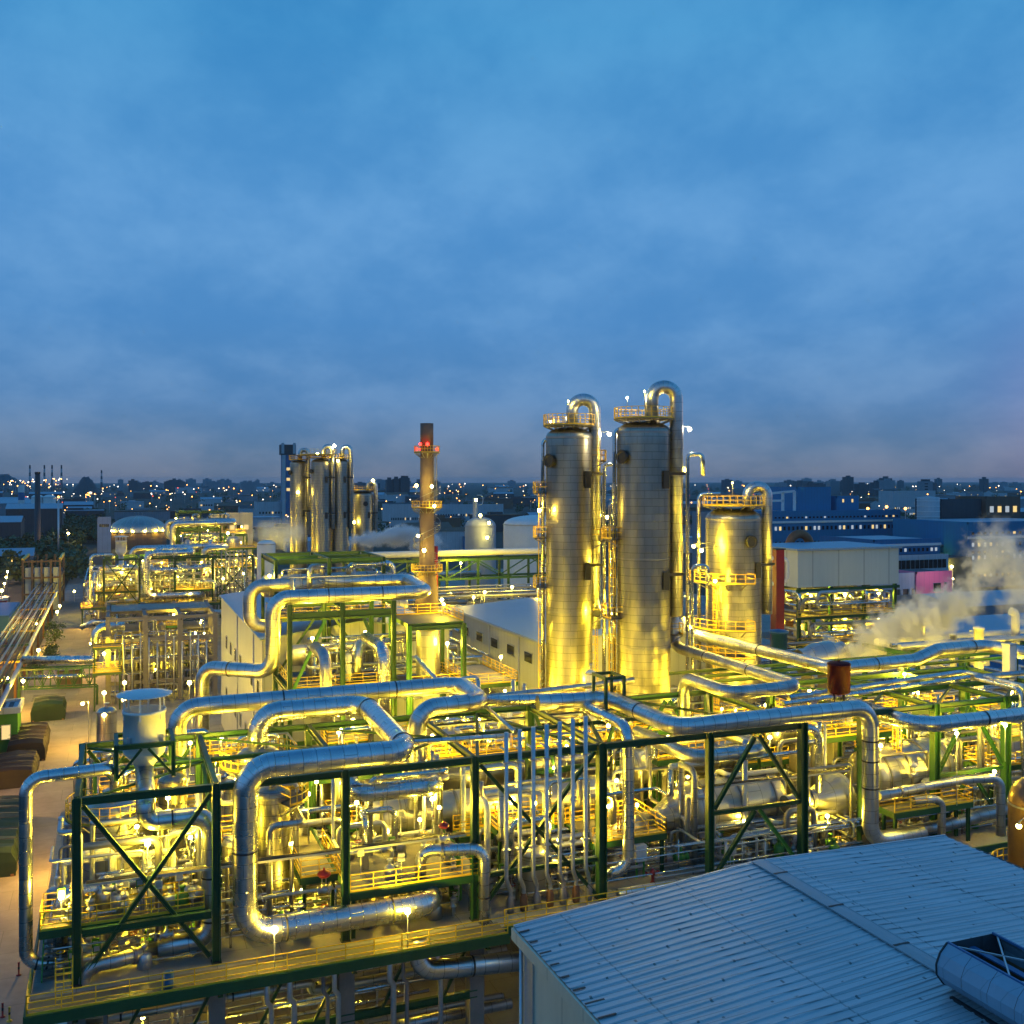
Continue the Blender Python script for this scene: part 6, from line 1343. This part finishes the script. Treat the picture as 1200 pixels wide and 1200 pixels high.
for (x,y,w,h,d,l,mt) in ((122,617,7,9,560,'small pale box hut left of domed tank','palewall'),(215,612,9,7,800,'low grey hall behind the domed tank','palewall'),(272,620,13,9,330,'cream hall behind the far unit','wallc'),(242,592,14,6,1000,'pair of pale apartment blocks beyond domed tank','palewall')):
    P=pd(x,y,d); block(l,P.x-w/2,P.y,P.x+w/2,P.y+w*.4,P.z+h*.5,mt,rows=((max(1,P.z+h*.2-2),5,w/9,1.5,.2),))
t=T('rack_hall','dark framed rack hall with open green top by the left road','building',(-21,340,0)); u,v=-25.5,344
for a in (0,2.6,5.2,7.8,10.4):
    for b2 in (0,11): MB().bar((u+a,v+b2*2.2,0),(u+a,v+b2*2.2,15.5),.6).build('column',M['brick'],t)
for z in (5,10,15): MB().bar((u,v,z),(u+10.4,v,z),.5).build('beam',M['brick'],t); MB().bar((u+10.4,v,z),(u+10.4,v+24,z),.5).build('beam',M['brick'],t)
for k in range(4): MB().box((u+.6+k*2.6,v+1,0),(u+2.2+k*2.6,v+2,13)).build('vessel',M['palewall'],t)
MB().box((u+.2,v+2.5,0),(u+10.2,v+24,11)).build('wall',M['darkwall'],t)
for e_ in (((u,v,15.6),(u,v+24.2,15.6)),((u+10.4,v,15.6),(u+10.4,v+24.2,15.6))): MB().bar(e_[0],e_[1],.7).build('top_beam',M['yellow'],t)
t=T('white_truck','white box lorry parked on the far left road','lorry',(-30,356,0)); MB().box((-33,350,.9),(-30,356,3.6)).build('cargo_box',M['white'],t); MB().box((-32.8,347.6,.7),(-30.2,349.8,2.9)).build('cab',M['red'],t); MB().quad((-32.6,347.58,1.8),(-30.4,347.58,1.8),(-30.4,347.58,2.7),(-32.6,347.58,2.7)).build('windscreen',M['win'],t)
for y in (348.4,354.6):
    for x in (-32.8,-30.2): MB().lathe((x,y,.5),[(.01,-.15),(.5,-.15),(.5,.15),(.01,.15)],12,(1,0,0)).build('wheel',M['dark'],t)
block('low blue roofed store at the left rack',-34,282,-24,318,5.5,'blue','blue'); block('green-white wall of works hall at far left edge',-44,212,-38.5,262,20.5,'palewall')
lamp(pd(2,692,235),'lamp on the works hall wall at left edge',2,1500,.35)
for k in range(6): P=pd(12+k*5.2,655-k*7.0+.0,360+k*34); lamp((-33-k*1.6,372+k*24,6),'orange lamp in the row along the far left road',6,1400,.34,(1,.5,.08),group='orange lamps along the far left road')
lamp(pd(80,625,520),'glaring orange lamp over the rack hall',9,2500,.6,(1,.5,.08)); lamp(pd(44,627,520),'orange lamp where the far road ends',9,1500,.5,(1,.5,.08))
for k,(x,yt,yb,d,r1,r2,l) in enumerate(((44,553,625,520,1.6,1.2,'dark slim brick chimney at far left'),)):
    A=pd(x,yt,d); t=T('dark_chimney',l,'chimney',(A.x,A.y,0)); MB().lathe((A.x,A.y,0),[(r1,0),(r2,A.z),(r2*.8,A.z),(r2*.8,A.z-2)],14).build('shaft',M['darkwall'],t); MB().lathe((A.x,A.y,A.z-1),[(r2*1.15,0),(r2*1.15,.8)],14).build('rim',M['dark'],t)
for k,(x,yt) in enumerate(((35,545),(52,545),(61,545),(72,545),(119,551))):
    d=3600; A=pd(x,yt,d); t=T('striped_chimney',('distant banded power station chimney in the row of four' if k<4 else 'lone distant banded chimney right of the dark hill'),'chimney',(A.x,A.y,0),'banded power station chimneys' if k<4 else None)
    for j in range(7): MB().lathe((A.x,A.y,A.z*j/7),[(4.6-.3*j,0),(4.3-.3*j,A.z/7)],10).build('band' if j else 'shaft',M['darkwall' if j%2==0 or j<3 else 'palewall'],t)
A=pd(338,521,900); t=T('dark_tower_block','tall dark blue tower with pale side strips left of far columns','tower',(A.x,A.y,0)); 
MB().box((A.x-5.2,A.y,0),(A.x+5.2,A.y+9,A.z-9)).build('shaft',M['bluewall2'],t); MB().box((A.x-6.6,A.y-.6,A.z-9),(A.x+6.6,A.y+9.6,A.z)).build('head',M['darkwall'],t)
for s in (-1,1): MB().box((A.x+s*4.2-1.6,A.y-.9,0),(A.x+s*4.2+1.6,A.y-.02,A.z-9.2)).build('side_strip',M['palewall'],t); MB().box((A.x+s*5-1.2,A.y-1.2,A.z-8),(A.x+s*5+1.2,A.y-.62,A.z+1.4)).build('side_strip',M['palewall'],t)
for k in range(3): MB().box((A.x-1.6,A.y-.2,30+k*9),(A.x+1.6,A.y-.02,32.5+k*9)).build('window',M['lit'],t)
A=pd(1088,564,1500); t=T('grey_tower_block','lone broad grey tower block on the right horizon','tower',(A.x,A.y,0)); MB().box((A.x-8,A.y,0),(A.x+8,A.y+14,A.z)).build('wall',M['greywall'],t); MB().box((A.x-5,A.y+2,A.z),(A.x+5,A.y+10,A.z+3)).build('penthouse',M['darkwall'],t)
for z in range(5,int(A.z)-2,4): MB().box((A.x-7,A.y-.2,z),(A.x-1,A.y-.02,z+1.6)).build('window',M['win'],t)
def mastlamp(x,yt,d,l):
    A=pd(x,yt,d); t=T('light_mast',l,'mast',(A.x,A.y,0)); MB().tube([(A.x,A.y,0),(A.x,A.y,A.z)],.4,8).build('pole',M['galv'],t); MB().bar((A.x-2,A.y,A.z),(A.x+2,A.y,A.z),.5).build('crossarm',M['galv'],t)
    g=MB(); g.sphere((A.x,A.y,A.z+.6),.5,8); g.build('lamp_head',M['orange'],t)
mastlamp(68.5,584,450,'tall thin light mast left of the rack hall'); mastlamp(1087,580,900,'light mast before the grey tower block'); mastlamp(1181,584,800,'light mast at far right behind the dark plant house')

# far left works halls and white tanks
for (x,y,w,dep,h,d,l,mt) in ((-4,612,24,26,13,560,'dark works hall at far left with pale roof','darkwall'),(-8,590,60,30,16,800,'long dim works hall behind at far left','greywall'),(40,596,32,22,10,640,'low pale-roofed hall below the white tanks','darkwall'),(8,652,20,14,6,430,'small pale-roofed shed at left','greywall')):
    P=pd(x,y,d); gable(l,P.x-w/2,P.y,P.x+w/2,P.y+dep,P.z if P.z>6 else h,(P.z if P.z>6 else h)+3,M[mt],M['roofb'],axis='u')
for k,(x,y) in enumerate(((44,579),(58,579))):
    P=pd(x,y,800); t=T('white_storage_tank',['left','right'][k]+' of two small white domed tanks at far left','tank',(P.x,P.y,0)); MB().lathe((P.x,P.y,0),[(4.6,0),(4.6,P.z-3)]+[(4.6*math.cos(a),P.z-3+2.6*math.sin(a)) for a in (.3,.6,.9,1.2,1.57)],20).build('shell',M['white'],t); MB().lathe((P.x,P.y,P.z-3),[(4.6,0),(4.75,.1),(4.75,.5),(4.6,.6)],20).build('rim',M['galv'],t)
P=pd(25,568,800); t=T('banded_silo','blue and white banded silo at far left','silo',(P.x,P.y,0)); 
for k in range(6): MB().lathe((P.x,P.y,P.z*k/6),[(2.3,0),(2.3,P.z/6)],14).build('band',M['white' if k%2 else 'bluewall2'],t)
# hills
def hill(x,yt,wpx,d,label):
    rnd=random.Random(int(x)); A=pd(x,yt,d); wd=wpx/1200*d; g=MB(); n=26; k=5
    for i in range(n+1):
        f=i/n*2-1; prof=max(0,1-abs(f)**1.7)
        for j in range(k+1):
            q=j/k*2-1; g.v.append((A.x+f*wd/2*CT+q*wd*.3*ST,A.y-f*wd/2*ST+q*wd*.3*CT,-2+(A.z+2)*prof*max(0,1-q*q)*(1+.06*rnd.uniform(-1,1))))
    for i in range(n):
        for j in range(k): g.face([i*(k+1)+j,(i+1)*(k+1)+j,(i+1)*(k+1)+j+1,i*(k+1)+j+1],smooth=True)
    o=S(g,'hill',M['darkwall'],label,'hill',(A.x,A.y,0)); o['kind']='structure'
hill(101,558,34,2600,'dark conical hill'); hill(4,555,60,3800,'dim far hill')

# ================================================================ city: low blocks, skyline, street lamps, woods
rnd=random.Random(77)
def free(u,v):
    d=u*ST+v*CT; return d
def fwd(l,d): return (l*CT+d*ST,-l*ST+d*CT)
def lowrise(k,l,d,w,dp,h,mat,roof,flat):
    u,v=fwd(l,d); g=MB(); g.box((u-w/2,v-dp/2,0),(u+w/2,v+dp/2,h))
    if flat: g.box((u-w/2-.3,v-dp/2-.3,h+.003),(u+w/2+.3,v+dp/2+.3,h+.7),1); g.box((u-w/6,v-dp/6,h+.7),(u+w/8,v+dp/6,h+2.6),0)
    else:
        z=h+dp*.18
        for s in (-1,1): g.quad((u-w/2-.4,v+s*(dp/2+.4),h),(u+w/2+.4,v+s*(dp/2+.4),h),(u+w/2+.4,v,z),(u-w/2-.4,v,z),1)
        for s in (-1,1): g.poly([(u+s*w/2,v-dp/2,h),(u+s*w/2,v+dp/2,h),(u+s*w/2,v,z)],0)
    nwin=int(w/9)
    for i in range(nwin):
        if rnd.random()<.30:
            x=u-w/2+(i+.5)*w/nwin; g.quad((x-.9,v-dp/2-.08,h*.45),(x+.9,v-dp/2-.08,h*.45),(x+.9,v-dp/2-.08,h*.45+1.5),(x-.9,v-dp/2-.08,h*.45+1.5),2)
    return g,(u,v,0)
names=[('low town house with tiled roof among the far lights','distant low town houses'),('flat-roofed block among the far lights','distant flat-roofed blocks')]
for k in range(230):
    d=480*math.exp(rnd.random()*2.2); l=rnd.uniform(-.56,.56)*d
    x=600+l/d*1200
    if x<110 and d<900: continue
    if 80<x<330 and d<760: continue
    if d<640 and x>840: continue
    if d<560: continue
    flat=rnd.random()<.45; w=rnd.uniform(14,46)*(1+d/5000); g,loc=lowrise(k,l,d,w,rnd.uniform(9,18)*(1+d/6000),rnd.uniform(5,12)*(1+d/7000),0,0,flat)
    S(g,'town_house' if not flat else 'town_block',[M[rnd.choice(['greywall','palewall','darkwall','brick','palewall'])],M[rnd.choice(['roofb','darkwall','brick'])],M[rnd.choice(['lit','litw','lit'])]],names[flat][0],'house' if not flat else 'building',loc,names[flat][1])
for (x,y,w,h,d,l,n) in ((478,603,44,22,760,'long white two-storey factory left behind chimney',20),(545,601,96,18,840,'long white two-storey factory right behind chimney',30),(325,597,46,16,900,'white works block below the dark tower',12),(1072,583,62,14,1050,'wide white-lit hall on the right plain',22),(560,636,34,12,560,'light blue hall behind the green rack',8),(930,583,60,12,1000,'white-lit hall above the blue factory',16)):
    wd=w/1200*d*1.0; P=pd(x,y+h/2,d); t=block(l,P.x-wd/2,P.y,P.x+wd/2,P.y+22,max(6,H-(y-h/2-562)/1200*d),'bluewall' if 'blue hall' in l else 'palewall',rows=tuple((z,n,wd/n*.45,1.8,.4 if 'lit' in l else .12) for z in (4,10)))
for k in range(90):
    d=rnd.uniform(2600,5200); x=rnd.choice([rnd.uniform(150,1200),rnd.gauss(1010,60),rnd.gauss(460,25),rnd.gauss(250,70)]); l=(x-600)/1200*d; u,v=fwd(l,d); h=H+rnd.uniform(-14,1)*d/3000 if rnd.random()<.88 else H+rnd.uniform(1,8); w=rnd.uniform(16,50)
    g=MB(); g.box((u-w/2,v,0),(u+w/2,v+20,h)); g.box((u-w/5,v+4,h),(u+w/6,v+14,h+rnd.uniform(2,6)))
    S(g,'tower_block',[M[rnd.choice(['greywall','darkwall','greywall'])]],'hazy tower block on the city skyline','tower',(u,v,0),'skyline tower blocks')
for (x,y,d) in ((457,562,1900),(465,561,1900),(473,560,1900),(477,560,2000)):
    A=pd(x,y,d); g=MB(); g.box((A.x-5.5,A.y,0),(A.x+5.5,A.y+12,A.z)); g.box((A.x-3,A.y+2,A.z),(A.x+3,A.y+9,A.z+4)); S(g,'tower_block',M['darkwall'],'dark residential tower in the cluster left of chimney','tower',(A.x,A.y,0),'tower cluster left of chimney')
cnt={'w':0,'o':0}; LAMPS=[]
for k in range(560):
    d=620*math.exp(rnd.random()**.8*2.15); x=rnd.uniform(0,1200); 
    if rnd.random()<.2: x=rnd.gauss(60,50) if rnd.random()<.5 else rnd.gauss(300,120)
    if x<-10 or x>1210: continue
    if d<900 and (80<x<330 or x>890): continue
    warm=rnd.random()<.5; q='o' if warm else 'w'
    if cnt[q]>=240: continue
    cnt[q]+=1
    l=(x-600)/1200*d; u,v=fwd(l,d); h=rnd.uniform(8,13)*(1+d/9000); r=.00034*d*rnd.uniform(.5,1.7)
    g=MB(); g.bar((u,v,0),(u,v,h-r*.6),.3); g.sphere((u,v,h),r,6,1)
    red=rnd.random()<.05
    LAMPS.append((r/d,g,red,warm,(u,v,0)))
LAMPS.sort(key=lambda a:-a[0]); SL=MB()
for k,(_,g,red,warm,loc) in enumerate(LAMPS):
    if k>=225:
        n=len(SL.v); SL.v+=g.v; SL.f+=[[i+n for i in f] for f in g.f]; SL.uv+=g.uv; SL.sm+=g.sm; SL.mi+=[0 if i==0 else (3 if red else 1 if warm else 2) for i in g.mi]; continue
    S(g,'street_lamp',[M['galv'],M['far_r' if red else 'orange' if warm else 'far_w']],'red glowing lamp dotted across the dark town' if red else 'distant orange street lamp on the dark plain' if warm else 'distant white lamp on the dark plain','lamp',loc,'distant red lamps' if red else 'distant orange street lamps' if warm else 'distant white lamps')
for k in range(9):
    P=pd(995+k*22,594+2*(k%2),690); g=MB(); g.bar((P.x,P.y,0),(P.x,P.y,P.z),.3); g.sphere((P.x,P.y,P.z),.95,8,1); S(g,'street_lamp',[M['galv'],M['orange']],'orange road lamp in the row above the blue blocks','lamp',(P.x,P.y,0),'road lamps above the blue blocks')
for (x,y,d,n,l,sp) in ((20,563,3300,22,'glowing lamp of the far left power station',46),(60,560,3500,14,'golden lamp under the banded chimneys',40),(106,577,1400,14,'golden lamp of the lit yard right of dark hill',9)):
    for k in range(n):
        P=pd(x+rnd.gauss(0,sp*.45),y+abs(rnd.gauss(0,3 if n>13 else 7)),d); z=max(6,P.z); g=MB(); g.bar((P.x,P.y,0),(P.x,P.y,z),.5); g.sphere((P.x,P.y,z),d*.00045*rnd.uniform(.6,1.3),6,1); S(g,'street_lamp',[M['galv'],M['orange' if rnd.random()<.6 else 'far_w']],l,'lamp',(P.x,P.y,0),l.replace('lamp','lamps'))
S(SL,'street_lamps',[M['galv'],M['orange'],M['far_w'],M['far_r']],'sprinkle of tiny far lamps across the dark town','lamps',(0,0,0),None,'stuff')
S(SB,'pipework',[M[k] for k in SBM],'dense tangle of thin silver pipework filling the plant','pipework',(0,0,0),None,'stuff')
# woods: far-off masses of crowns
def wood(name,label,n,fn,s):
    g=MB(); rnd=random.Random(len(label))
    for k in range(n):
        u,v,h=fn(rnd); r=h*.55
        for _ in range(s):
            d=V3(rnd.gauss(0,1),rnd.gauss(0,1),rnd.gauss(0,1)).normalized()*rnd.random()**.5; p=V3(u+d.x*r,v+d.y*r,h*.55+d.z*h*.45); q=h*.085*rnd.uniform(.6,1.4)
            a=V3(rnd.gauss(0,1),rnd.gauss(0,1),rnd.gauss(0,.6)).normalized(); b_=a.cross(V3(rnd.gauss(0,1),rnd.gauss(0,1),rnd.gauss(0,1))).normalized()
            g.quad(p-a*q,p-b_*q,p+a*q,p+b_*q)
    return S(g,name,M['leaf'],label,'trees',(0,0,0),None,'stuff')
def f1(r):
    d=640*math.exp(r.random()*1.9); x=r.uniform(-10,1210); return (*fwd((x-600)/1200*d,d),r.uniform(6,11)*(1+d/6000))
def f2(r):
    x=r.uniform(-5,120); d=r.uniform(390,900) if x<90 else r.uniform(640,1100); return (*fwd((x-600)/1200*d,d),r.uniform(6,12))
def f3(r):
    x=r.uniform(880,1210); d=r.uniform(560,1100); return (*fwd((x-600)/1200*d,d),r.uniform(5,11))
wood('woodland','dark mass of far woods across the plain',620,f1,70); wood('woodland','dark wooded belt at left beyond the road',300,f2,150); wood('woodland','dark wooded belt beyond the blue blocks',200,f3,130)

# ================================================================ steam
def steam(label,puffs,dens=.5,name='steam_plume'):
    t=T(name,label,'steam',puffs[0][0])
    for k,(c,rx,rz,rot) in enumerate(puffs):
        m,nt,b=newmat('steam'); nt.nodes.remove(b); tc=nd(nt,'ShaderNodeTexCoord').outputs['Object']; g=nd(nt,'ShaderNodeNewGeometry').outputs['Position']
        ln=nd(nt,'ShaderNodeVectorMath',{'operation':'LENGTH'},i0=tc).outputs['Value']
        n=nd(nt,'ShaderNodeTexNoise',Vector=g,Scale=.6 if rx<8 else .22,Detail=6,Roughness=.6).outputs['Fac']
        f=MA(nt,'SUBTRACT',MA(nt,'ADD',MA(nt,'MULTIPLY',n,1.75),-.32),MA(nt,'MULTIPLY',ln,.85))
        d=MA(nt,'MULTIPLY',MA(nt,'MULTIPLY',f,2.2,clamp=True),dens)
        v=nd(nt,'ShaderNodeVolumePrincipled',Color=(.97,.98,1.0,1),Density=d,Anisotropy=0.0); nt.links.new(v.outputs[0],nt.nodes['Material Output'].inputs['Volume'])
        g=MB(); g.sphere((0,0,0),1,16); me=g.build('puff',m); me.parent=t; me.location=Vector(c)-Vector(t['_b']); me.scale=(rx,rx*.75,rz); me.rotation_euler=(0,R(rot),0)
steam('thick pale steam plume drifting right from the duct mouth',[(pd(1008,766,122),4.2,3.0,-30),(pd(1035,748,122.5),6.5,3.8,-30),(pd(1068,730,123),6.5,4.2,-25),(pd(1105,718,124),6,3.6,-50)],1.5)
steam('thin ragged steam wisps before the right blue block',[(pd(1135,695,124),3.6,7,15),(pd(1165,650,126),5.5,6.5,20),(pd(1198,680,124),4.5,9,0),(pd(1095,755,118),2.5,5,20)],.55)
steam('low white steam bank drifting left of chimney',[(pd(452,630,225),8,3.2,-8),(pd(478,626,225),8,3.6,0),(pd(425,634,225),5,2,0),(pd(500,636,225),6,3,0)],1.4)
steam('faint steam hanging over the far yard left of far columns',[(pd(330,625,280),12,6,0)],.2)

# ---------------------------------------------------------------- label check (kept quiet)
if __name__=='__main__':
    seen={}
    for o in ALL:
        l=o['label']; n=len(l.split())
        if not 4<=n<=16: print('LABELLEN',n,l)
        if l in seen and (not o.get('group') or seen[l].get('group')!=o.get('group')): print('DUP',l)
        seen[l]=o
    print('TOP',len(ALL),'LIGHTS',len([o for o in bpy.data.objects if o.type=='LIGHT']),'OBJ',len(bpy.data.objects))
g=MB(); g.box((-11100,-1600,-1),(12100,12100,57)); 
m,nt,b=newmat('haze_air'); nt.nodes.remove(b); v=nd(nt,'ShaderNodeVolumePrincipled',Color=(.80,.88,1.0,1),Density=5.5e-5,Anisotropy=.0); nt.links.new(v.outputs[0],nt.nodes['Material Output'].inputs['Volume'])
o=g.build('haze',m); o['kind']='stuff'; o['label']='thin blue dusk haze over the plain'; o['category']='haze'
